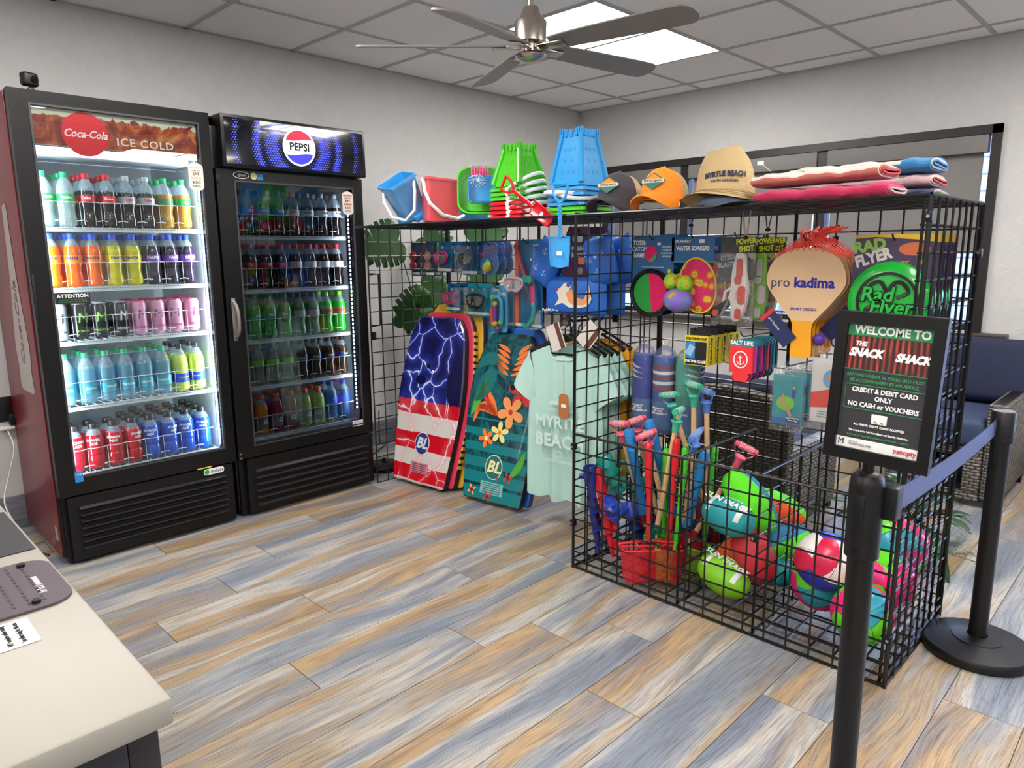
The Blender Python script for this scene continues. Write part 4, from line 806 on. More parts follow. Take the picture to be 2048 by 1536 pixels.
# --- kadima paddles
pw_ = NT('dotted_wood_face', .5); X = pw_.xyz(); ck = pw_.n('ShaderNodeTexChecker'); ck.inputs['Scale'].default_value = 260; pw_.l(pw_.map(rot=(0, PI/4, 0)), ck.inputs['Vector']); pw_.col(pw_.mix(pw_.math('MULTIPLY', ck.outputs['Fac'], .22), (228, 190, 146), (240, 214, 170)))
yg = mat('yellow_grip', (246, 170, 20), .45, bump=.25, bscale=300); cor = thin('coral_net', (255, 88, 72), .75, .3, .2); cos_ = mat('coral_net_cord', (255, 84, 70), .6)
ol = [(p.x, p.z) for p in spline([(.0, 0, .0), (.034, 0, .006), (.038, 0, .03), (.034, 0, .10), (.042, 0, .135), (.085, 0, .185), (.133, 0, .25), (.14, 0, .29), (.118, 0, .345), (.06, 0, .382), (0, 0, .392), (-.06, 0, .382), (-.118, 0, .345), (-.14, 0, .29), (-.133, 0, .25), (-.085, 0, .185), (-.042, 0, .135), (-.034, 0, .10), (-.038, 0, .03), (-.034, 0, .006), (0, 0, 0)], 3)][:-1]
for k in range(6):
    t = thing('paddle_set', ('wooden paddle set with yellow handle and navy lettering, frontmost', 'wooden paddle set, second on its hook', 'wooden paddle set, third on its hook', 'wooden paddle set, fourth on its hook', 'wooden paddle set, fifth on its hook', 'wooden paddle set, rearmost on its hook')[k], 'paddle game', (XG+.028*k*1.25, -3.012, .932), R90, 'wooden paddle sets')
    MB().prism(ol, -.012, -.004, side=1).build('paddle_blade', [pw_.m, mat('ply_edge', (190, 120, 70), .5)], t)
    hp_ = [p for p in ol if p[1] <= .145]; hp_ = sorted([p for p in hp_ if p[0] >= 0], key=lambda p: p[1])+sorted([p for p in hp_ if p[0] < 0], key=lambda p: -p[1])
    MB().prism(hp_, -.0135, -.0025).build('handle_wrap', yg, t, smooth=False)
    m = MB()
    for q in range(12): a = -.13+.26*q/11; m.tube([(a, -.014-.0*q, .33+.05*(1-(a/.14)**2)**.5 if abs(a) < .14 else .33), (a*.5, -.02, .40), (.0+.02*(q-5.5)/5, -.018, .425)], .0016, 4)
    m.build('net_bag', cos_, t)
    if k == 0:
        text('pro', .05, mat('outline_ink', (70, 66, 110), .5), t, (-.088, -.0125, .268)); text('kadima', .05, mat('indigo_ink', (38, 30, 150), .5), t, (.032, -.0125, .268), bold=.035); text('SPORT DESIGN', .014, mat('indigo_ink'), t, (.0, -.0125, .175), bold=.02)
        hk(XB, -3.012, 1.345, .27, 'the wooden paddle sets')
        m = MB()
        for q in range(26): a = random.uniform(-1, 1); b_ = random.uniform(0, 1); m.tube([(.02*a, -.02+.1*b_, .41), (.05*a+.01, -.01+.12*b_, .435+.015*random.random()), (.085*a+.03, 0.02+.14*b_, .44+.03*random.random())], .0032, 4)
        m.build('net_tassel', cos_, t)
    if k in (0, 2):
        g_ = MB().box(-.03, .03, -.001, .001, -.07, .07).build('info_tag', mat('navy_tag', (34, 44, 92), .5), t, loc=((-.085, -.02, .105) if k == 0 else (.10, -.0, .13)), rot=(0, (-.75 if k == 0 else .75), 0), smooth=False)
        MB().box(-.03, .03, -.0015, -.001, .055, .07).build('tag_band', mat('red_band', (220, 50, 50), .5), g_, smooth=False); text('pro kadima', .013, whtp, g_, (0, -.0015, .02), rot=(PI/2, PI/2, 0))
    if k == 0: MB().ball((.055, .01, .07), .022, nu=16, nv=10).build('ball', mat('purple_rubber', (84, 50, 150), .5), t)
# --- sport discs
for k in range(6):
    t = thing('sport_disc_pack', ('green sport disc on a yellow and purple card, frontmost', 'green sport disc pack, second on its hook', 'green sport disc pack, third on its hook', 'green sport disc pack, fourth on its hook', 'green sport disc pack, fifth on its hook', 'green sport disc pack, rearmost on its hook')[k], 'flying disc', (XG+.04*k, -3.29, 1.0), R90, 'sport disc packs')
    cd_ = MB().prism([(-.13, .06), (.13, .06), (.13, .362), (-.12, .362)], -.002, 0).build('backing_card', mat('purple_swirl_card', (74, 58, 88), .4, vary=.35, vscale=14), t, smooth=False)
    MB().prism([(-.12, .362), (.13, .362), (.13, .335), (.06, .345), (-.06, .355), (-.12, .35)], -.003, -.002).build('card_band', mat('amber_print', (226, 184, 50), .5), cd_, smooth=False)
    text('RAD', .05, mat('lime_letter', (150, 196, 90), .5), cd_, (-.075, -.0035, .325), bold=.05, rot=(PI/2, -.15, 0)); text('FLYER', .05, mat('pale_letter', (226, 224, 224), .5), cd_, (-.062, -.0035, .287), bold=.05, rot=(PI/2, -.3, 0), sx=.85); text('SPORT DISC', .019, mat('orange_letter', (232, 140, 60), .5), cd_, (.0, -.003, .266), bold=.03, rot=(PI/2, -.1, 0))
    MB().prism(ell(.046, .021, 24, .06, .315), -.0035, -.002).build('disc_print', mat('orange_print', (206, 110, 70), .5), cd_, smooth=False); text('180', .018, mat('amber_print'), cd_, (.085, -.003, .272), bold=.04)
    dg = mat('green_disc_plastic', (20, 190, 60), .22, coat=.4); MB().lathe([(0, .03), (.085, .0295), (.112, .026), (.126, .016), (.129, .004), (.126, 0), (.12, .004)], 48).build('disc', dg, t, loc=(0, -.002, .148), rot=(PI/2, 0, 0))
    dk_ = mat('black_disc_print', (20, 26, 22), .35); yy = -.0335
    if k == 0:
        MB().tube([(.09*cos(a*PI/24), yy+.001, .148+.09*sin(a*PI/24)) for a in range(48)], .006, 4, closed=True).build('ring_print', dk_, t)
        for sg in (-1, 1):
            for vv in (1, -1):
                c_ = spline([(0, yy+.001, .148+vv*.028), (sg*.02, yy+.001, .148+vv*.06), (sg*.045, yy+.001, .148+vv*.058), (sg*.062, yy+.001, .148+vv*.03), (sg*.03, yy+.001, .148+vv*.012)], 5); MB().tube(c_, .008, 4, closed=False).build('knot_print', dk_, t)
        for (s_2, x_, z_) in (('Rad', -.03, .168), ('Flyer', .015, .128)):
            text(s_2, .066, dk_, t, (x_, yy-.006, z_), bold=.07, shear=.15); text(s_2, .066, dg, t, (x_, yy-.0068, z_), bold=.02, shear=.15)
        hk(XB, -3.29, 1.34, .25, 'the sport discs')
# --- phone cases
yb_ = mat('yellow_box', (226, 206, 40), .4)
for k in range(5):
    t = thing('phone_case_box', ('yellow and black waterproof phone case box, frontmost', 'yellow phone case box, second in its row', 'yellow phone case box, third in its row', 'yellow phone case box, fourth in its row', 'yellow phone case box, rearmost in its row')[k], 'boxed phone case', (-2.47+.052*k, -2.615, .868), R90, 'phone case boxes')
    MB().box(-.05, .05, 0, .046, 0, .118).build('box', [yb_], t, smooth=False); MB().box(-.04, .05, .02, .024, .118, .145).build('hang_tab', ink, t, smooth=False)
    MB().box(-.046, .046, -.001, 0, .003, .095).build('front_panel', ink, t, smooth=False); MB().box(-.044, -.004, -.002, -.001, .028, .092).build('photo', sky_b, t, smooth=False)
    text('WATERPROOF', .014, ink, t, (0, -.001, .106), bold=.03); text('PHONE CASE', .0155, whtp, t, (0, -.002, .016), bold=.03)
    text('PHONE CASE', .0175, ink, t, (.0505, .031, .058), rot=(PI/2, -PI/2, PI/2), bold=.03); text('WATERPROOF', .013, grey, t, (.0505, .013, .058), rot=(PI/2, -PI/2, PI/2))
    m = MB().box(-.014, .014, -.003, -.002, -.022, .022).build('phone_picture', mat('pale_blue_print', (150, 190, 220), .4), t, loc=(-.024, 0, .06), rot=(0, .5, 0), smooth=False)
    if k == 0: hk(XB, -2.60, .993, .26, 'the phone case boxes')
# --- drink sleeves
colk = [(236, 50, 54), (214, 60, 160), (44, 56, 110), (206, 40, 110), (40, 60, 110), (224, 60, 90), (30, 70, 110), (36, 130, 140), (40, 60, 90)]
nk = ['red drink sleeve with white anchor logo, frontmost', 'pink drink sleeve directly behind the red one', 'navy drink sleeve, third from the front', 'magenta drink sleeve, fourth from the front', 'navy drink sleeve, fifth from the front', 'coral drink sleeve, sixth from the front', 'dark blue drink sleeve, seventh from the front', 'teal drink sleeve, eighth from the front', 'navy drink sleeve, rearmost in its row']
for k in range(9):
    t = thing('drink_sleeve', nk[k], 'drink sleeve', (-2.45+.026*k, -2.795, .822), R90, 'foam drink sleeves')
    c_ = mat('sleeve_%d' % k, colk[k], .8)
    MB().prism([(-.046, .035), (-.03, .033), (-.034, .02), (-.022, 0), (.022, 0), (.034, .02), (.03, .033), (.046, .035), (.046, .135), (-.046, .135)], 0, .012).build('foam_sleeve', c_, t, smooth=False)
    MB().prism([(-.046, .135), (.046, .135), (.046, .145), (.03, .156), (-.03, .156), (-.046, .145)], .004, .014).build('top_fold', mat('sleeve_teal', (44, 134, 150), .8), t, smooth=False)
    if k == 0:
        MB().tube([(.027*cos(a*PI/14), -.001, .085+.031*sin(a*PI/14)) for a in range(28)], .003, 4, closed=True).build('logo_ring', whtp, t)
        MB().tube([(-.014, -.001, .078), (-.008, -.001, .068), (.0, -.001, .066), (.01, -.001, .07), (.015, -.001, .08)], .0022, 4).tube([(0, -.001, .066), (-.003, -.001, .1)], .002, 4).tube([(-.009, -.001, .093), (.006, -.001, .095)], .0018, 4).build('anchor_print', whtp, t); text('SALT LIFE', .022, whtp, t, (-.0, .003, .148), bold=.04); hk(XB, -2.795, .99, .26, 'the drink sleeves')
# --- pool float packs
for k in range(2):
    t = thing('swim_ring_pack', ('neon swim ring pack with pool photo, in front', 'neon swim ring pack behind, on the same hook')[k], 'pool float', (XG+.10*k, -2.975-.0*k, .66), R90, 'swim ring packs')
    MB().box(-.055, .055, -.012, -.004, .02, .205).build('folded_float', mat('pool_photo', (34, 150, 160), .35, vary=.4, vscale=22), t, smooth=False)
    m = MB().prism(ell(.034, .027, 24, -.005, .10), -.0135, -.012).build('ring_print', mat('lime_ring', (130, 206, 40), .4), t, smooth=False)
    skn = mat('skin_print', (206, 150, 116), .6)
    for (a, b_, dx) in ((-.015, .115, -.1), (.024, .145, 0)): MB().prism([(a-.006, b_-.02), (a+.006, b_-.022), (a+.008, b_+.006), (a-.008, b_+.008)], -.0145, -.0135).build('swimmer_print', skn if dx else mat('swimsuit_print', (40, 60, 160), .5), t, smooth=False); MB().prism(ell(.005, n=10, cx=a, cz=b_+.016), -.0145, -.0135).build('swimmer_head_print', skn, t, smooth=False)
    MB().prism([(-.01, .095), (.005, .09), (.022, .055), (.012, .052)], -.0145, -.0135).build('legs_print', skn, t, smooth=False)
    MB().box(-.055, .055, -.013, -.012, .02, .045).build('card_band', mat('blue_band', (40, 110, 180), .4), t, smooth=False); MB().box(-.0, .05, -.0145, -.013, .03, .052).build('name_plate', navyc, t, smooth=False); text('Splash NEON\nSwim Ring', .0085, whtp, t, (.025, -.015, .043), bold=.02)
    m = MB(); pillow(m, (0, -.01, .115), .13, .245, .015); m.build('clear_bag', bagp, t)
    if k == 0: hk(XB, -2.975, .895, .25, 'the swim ring packs')
t = thing('arm_float_pack', 'white and orange pool float pack hanging left of the welcome sign', 'pool float', (XG, -3.125, .69), R90)
MB().box(-.065, .065, -.012, -.004, .02, .25).build('folded_float', mat('white_float_card', (226, 224, 220), .4), t, smooth=False); MB().prism([(-.065, .07), (.065, .085), (.065, .15), (.03, .15), (-.065, .125)], -.0135, -.012).build('orange_print', mat('orange_red_print', (232, 66, 40), .4), t, smooth=False)
MB().prism(ell(.034, n=24, cx=.008, cz=.178), -.0135, -.012).build('photo_print', mat('pool_photo_blue', (110, 176, 214), .4, vary=.2), t, smooth=False); MB().prism(ell(.010, n=12, cx=-.004, cz=.182), -.0145, -.0135).build('swimmer_print', skn, t, smooth=False); MB().prism(ell(.009, n=12, cx=.022, cz=.188), -.0145, -.0135).build('swimmer_print', skn, t, smooth=False)
for q in range(3): text('WARNING: KEEP AIR CHAMBERS', .0055, grey, t, (0, -.013, .058-.009*q))
m = MB(); pillow(m, (0, -.01, .14), .145, .30, .018); m.build('clear_bag', bagp, t); hk(XB, -3.125, .98, .25, 'the orange and white float pack')
# --- rolled beach umbrellas in bags
stm = mat('blue_roll_fabric', (34, 62, 168), .6, vary=.1)
for k, (y, c_, c2_, nm) in enumerate(((-2.31, stm, whtp, 'royal blue rolled beach mat with white swoosh, in a clear sleeve'), (-2.415, mat('slate_blue_fabric', (60, 92, 170), .6), mat('rust_stripe', (150, 60, 50), .6), 'blue rolled beach mat with rust and white stripes, in a clear sleeve'), (-2.525, mat('sea_green_fabric', (70, 170, 150), .6), mat('pale_green_stripe', (160, 210, 200), .6), 'sea green rolled beach mat in a clear sleeve'), (-2.475, stm, whtp, 'dark blue rolled beach mat partly hidden behind the green one'))):
    t = thing('rolled_beach_mat', nm, 'beach mat', (-2.37+.125*(k == 3), y, .545), (0, 0, -PI/2+(.0, .0, .08, 0)[k]), 'rolled beach mats')
    m = MB(); prof = [(0, 0), (.045, .002), (.05, .01), (.05, .30), (.046, .33), (.0, .335)]; m.lathe(prof, 22); m.build('roll', c_, t)
    for q in range(3 if k != 1 else 5): MB().lathe([(.0507, -.004), (.0507, .006 if k != 1 else .010)], 22).build('fabric_stripe', [c2_, whtp][q % 2], t, loc=(0, 0, .285-.022*q), rot=((.18, .04, -.3, .2)[k], (.35, 0, .25, .1)[k], 0))
    MB().lathe([(.0515, .0), (.0515, .12)], 22, a0=PI*1.15, a1=PI*1.95).build('paper_wrap', mat('blue_wrap_print', (70, 120, 180), .45, vary=.3, vscale=20), t, loc=(0, 0, .02)); text('SUN MAGIC\nGET THIS\nBEACH UMBRELLA' if k < 2 else 'SUN MAGIC', .011, whtp, t, (0, -.0525, .10), bold=.03, bend=.052)
    m = MB(); m.lathe([(.053, 0), (.053, .31), (.05, .335), (.035, .36), (.012, .375), (.02, .40)], 20); m.build('clear_sleeve', bagp, t)
# ================================================================ TOP OF THE RACK
TZ = ZT+.006
def castle(rim=.19, top=.10, h=.25):
    """upturned castle bucket: square tapering tower, corner turrets, battlements on top, flared rim at the bottom"""
    m = MB(); hb, ht = rim/2-.012, top/2
    def ring(f, z): return [(-f, -f, z), (f, -f, z), (f, f, z), (-f, f, z)]
    zs = [(hb, .02), (hb-(hb-ht)*.33, .02+(h-.03)*.36), (ht+.006, h-.055), (ht+.002, h-.03)]
    for (a, za), (b, zb) in zip(zs, zs[1:]): m.add(ring(a, za)+ring(b, zb), [(0, 1, 5, 4), (1, 2, 6, 5), (2, 3, 7, 6), (3, 0, 4, 7)])
    m.add(ring(ht+.002, h-.03), [(0, 1, 2, 3)])
    for sx in (-1, 1):
        for sy in (-1, 1):
            m.cyl((sx*hb, sy*hb, .03), (sx*(ht+.002), sy*(ht+.002), h-.025), .013, .010, n=8)
            for q in range(4): a = q*PI/2+PI/4; m.box(sx*(ht+.002)+.008*cos(a)-.0035, sx*(ht+.002)+.008*cos(a)+.0035, sy*(ht+.002)+.008*sin(a)-.0035, sy*(ht+.002)+.008*sin(a)+.0035, h-.03, h-.002)
    for k in range(4):
        for q in (-.5, 0, .5):
            c, s_ = cos(k*PI/2), sin(k*PI/2); x, y = q*ht*1.2, -(ht+.003); X, Y = x*c-y*s_, x*s_+y*c
            m.box(X-.006, X+.006, Y-.006, Y+.006, h-.035, h-.006)
    return m
def relief(m, top, hb, ht, h):
    """raised window and brick outlines on two faces of the tower"""
    for k in range(4):
        T = Matrix.Rotation(k*PI/2, 4, 'Z'); o = m.T; m.T = o @ T
        f = lambda z: -(hb-(hb-ht)*(z-.02)/(h-.05))-.0012
        for (x, z) in ((-.025, .16), (.0, .16), (.025, .16), (-.018, .115), (.018, .115), (-.03, .07), (0, .07), (.03, .07)):
            y = f(z); m.box(x-.006, x+.006, y-.0015, y+.003, z-.009, z+.009)
        m.T = o
    return m
def rimmb(rim, z, th=.012):
    m = MB(); m.T = Matrix.Translation((0, 0, z)); p = rr(rim, rim, .02, 4); n = len(p); a, b = 1.0, 1.06
    vs = []
    for (s_, zz) in ((a, th), (b, th*.7), (b*1.01, 0), (a, -.002), (a*.93, th*.2), (a*.93, th)): vs += [(q[0]*s_, q[1]*s_, zz) for q in p]
    fs = []
    for r in range(5):
        for i in range(n): fs.append((r*n+i, (r+1)*n+i, (r+1)*n+(i+1) % n, r*n+(i+1) % n))
    m.add(vs, fs); return m
gbk = mat('lime_green_plastic', (84, 206, 40), .3, coat=.3, spec=.4); bbk = mat('sky_blue_plastic', (52, 160, 228), .25, coat=.4); rbk = mat('bright_red_plastic', (226, 22, 40), .3, coat=.3)
def whandle(t, r, tilt, z, yaw=0, mt=None):
    """white strap handle swung to one side"""
    pts = []
    for i in range(17): a = PI*i/16; pts.append((r*1.06*cos(a), -r*1.5*sin(a)*cos(tilt), z+r*1.2*sin(a)*sin(tilt)))
    m = MB(); m.T = Matrix.Rotation(yaw, 4, 'Z'); m.tube(pts, .008, 8, flat=(0, 0, 1)); m.build('handle', mt or white, t)
    for s_ in (-1, 1): m = MB(); m.T = Matrix.Rotation(yaw, 4, 'Z'); m.cyl((s_*r-.004*s_, 0, z), (s_*r+.006*s_, 0, z), .011, n=12).build('pivot', mt or white, t)
def bucket_stack(nm, x, y, cols, rim, top, h, base_z):
    """nested upturned buckets, each its own thing; the uppermost shows the tower"""
    z = base_z
    for k, (c, tilt, yaw, txt) in enumerate(cols):
        last = k == len(cols)-1
        t = thing('castle_bucket', txt, 'bucket', (x, y, z), (0, 0, random.uniform(-.03, .03)), nm)
        rimmb(rim, 0, .014).build('rim', c, t)
        if last: m = castle(rim, top, h); relief(m, top, rim/2-.012, top/2, h); m.build('tower', c, t, ang=25)
        else: MB().cyl((0, 0, .0), (0, 0, .018), (rim/2-.012)*1.2, n=4).build('wall', c, t, smooth=False)
        if tilt is not None: whandle(t, rim/2+.004, tilt, .004, yaw)
        z += .0195
    return z
oN = ['lowest', 'second lowest', 'third from the bottom', 'fourth from the bottom', 'fifth from the bottom', 'second from the top', 'uppermost']
bucket_stack('green and red castle buckets', -2.62, -1.795, [(rbk, .04, .25, 'red castle bucket, lowest of the green and red stack'), (rbk, .12, .25, 'red castle bucket, second lowest of the green and red stack'), (rbk, .22, .25, 'red castle bucket, third from the bottom of the green and red stack'), (rbk, .30, .25, 'red castle bucket just under the green ones'),
             (gbk, .42, .25, 'green castle bucket just above the red ones'), (gbk, .52, .25, 'green castle bucket second from the top of its stack'), (gbk, .66, .25, 'lime green castle bucket tower topping the red and green stack')], .185, .088, .205, TZ)
bucket_stack('blue and green castle buckets', -2.60, -2.12, [(gbk, None, 0, 'green castle bucket, lowest under the blue ones'), (gbk, None, 0, 'green castle bucket, second lowest under the blue ones'), (bbk, None, 0, 'blue castle bucket just above the green ones'), (bbk, None, 0, 'blue castle bucket third from the top'), (bbk, .1, -2.2, 'blue castle bucket second from the top'),
             (bbk, -.35, -.75, 'tall sky blue castle bucket topping the stack, white handle hanging down')], .188, .094, .25, TZ)
# red spade lying across the green and red stack
def spade(nm, c, loc, rot, L=.27, bw=.085):
    t = thing('sand_spade', nm, 'toy shovel', loc, rot)
    MB().grid(lambda u, v: ((u-.5)*bw*(1-.12*v), .010*(1-(2*u-1)**2)+.004, -v*.115), 8, 6).grid(lambda u, v: (-(u-.5)*bw*(1-.12*v), .010*(1-(2*u-1)**2)+.0075, -v*.115), 8, 6).tube([(-bw/2, .004, 0), (-bw/2*.97, .004, -.06), (-bw/2*.86, .004, -.11), (0, .012, -.118), (bw/2*.86, .004, -.11), (bw/2*.97, .004, -.06), (bw/2, .004, 0), (0, .010, .008)], .0032, 6, closed=True).build('blade', c, t)
    m = MB().tube([(0, .008, 0), (0, .008, L-.05)], .0085, 6, flat=(1, 0, 0))
    for q in range(8): z = .01+q*(L-.07)/8; m.tube([(-.008, .003, z), (.008, .003, z+.018)], .0018, 4)
    m.build('shaft', c, t)
    MB().tube([(0, .008, L-.055), (-.022, .008, L-.03), (-.03, .008, L), (-.030, .008, L+.02)], .006, 6).tube([(0, .008, L-.055), (.022, .008, L-.03), (.03, .008, L), (.030, .008, L+.02)], .006, 6).tube([(-.030, .008, L+.018), (.030, .008, L+.018)], .0065, 6).build('grip', c, t)
    MB().box(-.011, .011, .0005, .0015, -.07, -.055).build('price_sticker', paper, t, smooth=False)
    return t
spade('blue plastic spade hanging by its grip from the white bucket handle', bbk, (-2.80, -2.185, 1.372), (0, 0, -PI/2+.35), .185, .085)
spade('red plastic spade leaning across the stacked bucket handles', rbk, (-2.76, -2.0, 1.50), (0, -1.0, -PI/2), .185, .06)
# netted bucket sets
net = NT('white_packing_net', .5); w1 = net.n('ShaderNodeTexChecker'); bl = net.t.nodes.new('ShaderNodeBsdfTransparent'); mxs = net.t.nodes.new('ShaderNodeMixShader')
g1_ = net.map((190, 190, 190), (0, 0, PI/4)); X = net.xyz(g1_); fa = net.math('ABSOLUTE', net.math('SUBTRACT', net.math('FRACT', net.math('ADD', net.math('ADD', X[0], X[2]), 100)), .5)); fb = net.math('ABSOLUTE', net.math('SUBTRACT', net.math('FRACT', net.math('ADD', net.math('SUBTRACT', X[0], X[2]), 100)), .5))
net.l(net.math('GREATER_THAN', net.math('MAXIMUM', fa, fb), .486), mxs.inputs[0]); net.l(bl.outputs[0], mxs.inputs[1]); net.l(net.b.outputs[0], mxs.inputs[2]); net.l(mxs.outputs[0], net.t.nodes['Material Output'].inputs[0]); net.b.inputs['Base Color'].default_value = lin((225, 232, 236))
def tapered(m, wb, wt, h, r=.02, db=None, dt=None):
    db = db or wb; dt = dt or wt; n = 5
    a = rr(wb, db, r, n); b = rr(wt, dt, r, n); k = len(a)
    vs = [(p[0], p[1], 0) for p in a]+[(p[0], p[1], h) for p in b]+[(p[0]*1.07, p[1]*1.07, h) for p in b]+[(p[0]*1.07, p[1]*1.07, h-.012) for p in b]+[(p[0]*.96, p[1]*.96, h) for p in b]+[(p[0]*.96, p[1]*.96, .004) for p in a]
    fs = [tuple(range(k-1, -1, -1))]+[(i, (i+1) % k, k+(i+1) % k, k+i) for i in range(k)]
    for (o1, o2) in ((k, 2*k), (2*k, 3*k)): fs += [(o1+i, o1+(i+1) % k, o2+(i+1) % k, o2+i) for i in range(k)]
    fs += [(4*k+i, 4*k+(i+1) % k, 5*k+(i+1) % k, 5*k+i) for i in range(k)]+[tuple(range(5*k, 6*k))]
    return m.add(vs, fs)
t = thing('beach_bucket', 'sky blue beach bucket set tipped over at the left end of the shelf', 'bucket', (-2.70, -1.13, TZ+.045), (0, .0, 0)); t.rotation_euler = (.15, -.55, -.2)
tapered(MB(), .115, .15, .19).build('bucket_body', bbk, t); m = MB(); m.T = Matrix.Rotation(-.8, 4, 'Z'); m.tube([(-.082, 0, .17), (-.085, -.06, .13), (-.06, -.115, .06), (0, -.125, .03), (.06, -.115, .06), (.085, -.06, .13), (.082, 0, .17)], .0075, 6).build('handle', white, t); tapered(MB(), .13, .168, .20).build('net_bag', net.m, t)
for q in range(4): a = q*PI/2; MB().bbox(.05*cos(a)-.03, .05*cos(a)+.03, .05*sin(a)-.03, .05*sin(a)+.03, -.02, .01, .004).build('turret', bbk, t)
t = thing('beach_bucket', 'bright red beach bucket with white handle in a net', 'bucket', (-2.66, -1.29, TZ), (0, 0, 0)); t.rotation_euler = (.02, .10, -.5)
tapered(MB(), .15, .19, .205).build('bucket_body', rbk, t); m = MB(); m.T = Matrix.Rotation(.15, 4, 'Z'); m.tube([(-.105, -.02, .19), (-.107, -.055, .14), (-.09, -.10, .08), (-.03, -.112, .035), (.05, -.105, .025), (.1, -.055, .045)], .009, 6).build('handle', white, t); MB().cyl((-.10, -.02, .19), (-.112, -.02, .19), .013, n=12).build('pivot', white, t); tapered(MB(), .16, .208, .207).build('net_bag', net.m, t)
t = thing('beach_bucket', 'small sky blue ribbed bucket in a net lying behind the red one', 'bucket', (-2.42, -1.12, TZ+.11), (0, 0, 0)); t.rotation_euler = (0, 1.25, -.7)
tapered(MB(), .10, .13, .15).build('bucket_body', bbk, t); tapered(MB(), .112, .145, .155).build('net_bag', net.m, t)
t = thing('beach_bucket', 'blue bucket lying at the back of the shelf under the small one', 'bucket', (-2.42, -1.14, TZ+.052), (0, PI/2, -.6)); tapered(MB(), .09, .10, .16).build('bucket_body', bbk, t)
t = thing('sand_toy_set', 'lime green oval bucket with blue mould and pink rake in a net', 'sand toys', (-2.60, -1.52, TZ+.125), (0, 0, 0)); t.rotation_euler = (-.55+PI/2+.15, 0, -.75)
tapered(MB(), .17, .20, .045, .055, .12*1.55, .14*1.6).build('bucket_tray', gbk, t)
tapered(MB(), .10, .125, .04, .02, .09, .125).build('blue_mould', bbk, t, loc=(.01, -.02, .05))
m = MB(); m.bbox(-.04, .04, .045, .085, .06, .078, .006)
for q in range(7): m.bbox(-.04+.0125*q, -.034+.0125*q, .05, .1, .078, .09, .002)
m.build('pink_rake', mat('hot_pink_plastic', (236, 40, 140), .3), t)
m = MB()
for q in range(14): a = q*.45; m.tube([(-.01, .02, .10), (-.01+.02*cos(a), .02+.02*sin(a), .105+.004*(q % 3)), (-.01+.04*cos(a+.5), .02+.035*sin(a+.5), .095)], .0011, 4)
m.build('net_knot', white, t)
MB().ball((0, 0, .045), .112, .132, .075, 22, 14).build('net_bag', net.m, t)
# caps
def cap(nm, crown, brim, mesh_, loc, yaw, s=1, badge_=None, tilt=0):
    t = thing('baseball_cap', nm, 'cap', loc, (0, 0, 0)); t.rotation_euler = (tilt, 0, yaw); t.scale = (s, s, s)
    def dome(u, v, a0, a1):
        a = a0+(a1-a0)*u; z = v; r = .082*(1-z**2.6)**.5*(1 if z < .98 else .9); fy = 1.12
        lift = .012*max(0, -sin(a)); return (r*cos(a), r*sin(a)*fy, z*(.108+lift))
    MB().grid(lambda u, v: dome(u, v, -PI*.92, -PI*.08), 18, 9).build('front_panel', crown, t)
    MB().grid(lambda u, v: dome(u, v, -PI*.08, PI*1.08), 22, 9).build('back_panel', mesh_, t)
    def br(u, v, dz): x = (u-.5)*.15; y0 = -.092*(max(0, 1-(x/.083)**2))**.5; out = .084*(1-(2*u-1)**4)**.5; return (x*(1+.05*v), y0-out*v, .016-.050*((2*u-1)**2)*(.3+.7*v)+.006*(1-v)-.004+dz)
    MB().grid(lambda u, v: br(u, v, .0), 16, 7).grid(lambda u, v: br(1-u, v, -.004), 16, 7).tube([br(i/16, 1, -.002) for i in range(17)], .003, 6).build('brim', brim, t)
    MB().ball((0, 0, .110), .007, .007, .004, 10, 6).build('top_button', crown, t)
    MB().tube([(.082*cos(a*PI/14), .092*sin(a*PI/14), .004) for a in range(28)], .003, 5, closed=True).build('sweatband', crown, t)
    if badge_:
        b = MB().prism([(-.048, 0), (0, .03), (.048, 0), (0, -.03)], -.001, .001).build('badge', mat('teal_badge', (44, 110, 96), .7), t, loc=(0, -.0915, .062), rot=(-.28, 0, 0), smooth=False)
        MB().prism([(-.03, .006), (0, .026), (.03, .006)], -.002, -.001).build('badge_sun', mat('orange_badge', (250, 140, 20), .7), b, smooth=False); MB().box(-.04, .04, -.002, -.001, -.006, .006).build('badge_band', mat('cream_badge'), b, smooth=False); text('MYRTLE BEACH', .0095, mat('dark_teal_thread', (30, 70, 60), .6), b, (0, -.0023, .0), bold=.03)
    return t
gm_ = mat('charcoal_cotton', (66, 66, 74), .85, bump=.15, bscale=300); tm_ = mat('tan_mesh', (196, 172, 130), .8, bump=.5, bscale=500); om_ = mat('orange_cotton', (250, 148, 40), .8, bump=.12, bscale=300); kh = mat('khaki_cotton', (196, 170, 122), .85, bump=.35, bscale=60, vary=.06); sl = mat('slate_blue_cotton', (70, 80, 100), .85, bump=.2, bscale=80)
cap('charcoal trucker cap with tan mesh and diamond patch, left of the orange cap', gm_, gm_, tm_, (-2.62, -2.345, TZ+.036), -1.45, 1.06, True); cap('orange trucker cap with diamond patch beside the charcoal cap', om_, om_, tm_, (-2.62, -2.545, TZ+.036), -1.45, 1.06, True)
t = cap('slate blue cap lying under the tan cap, only its brim showing', sl, sl, sl, (-2.64, -2.80, TZ+.005), -.75, 1.0); t.scale = (1.15, 1.15, .38)
t = thing('bucket_hat', 'tan cotton sun hat with navy lettering and wide brim, beside the towels', 'sun hat', (-2.60, -2.78, TZ+.048), (0, 0, 0)); t.rotation_euler = (-.10, .06, -1.15)
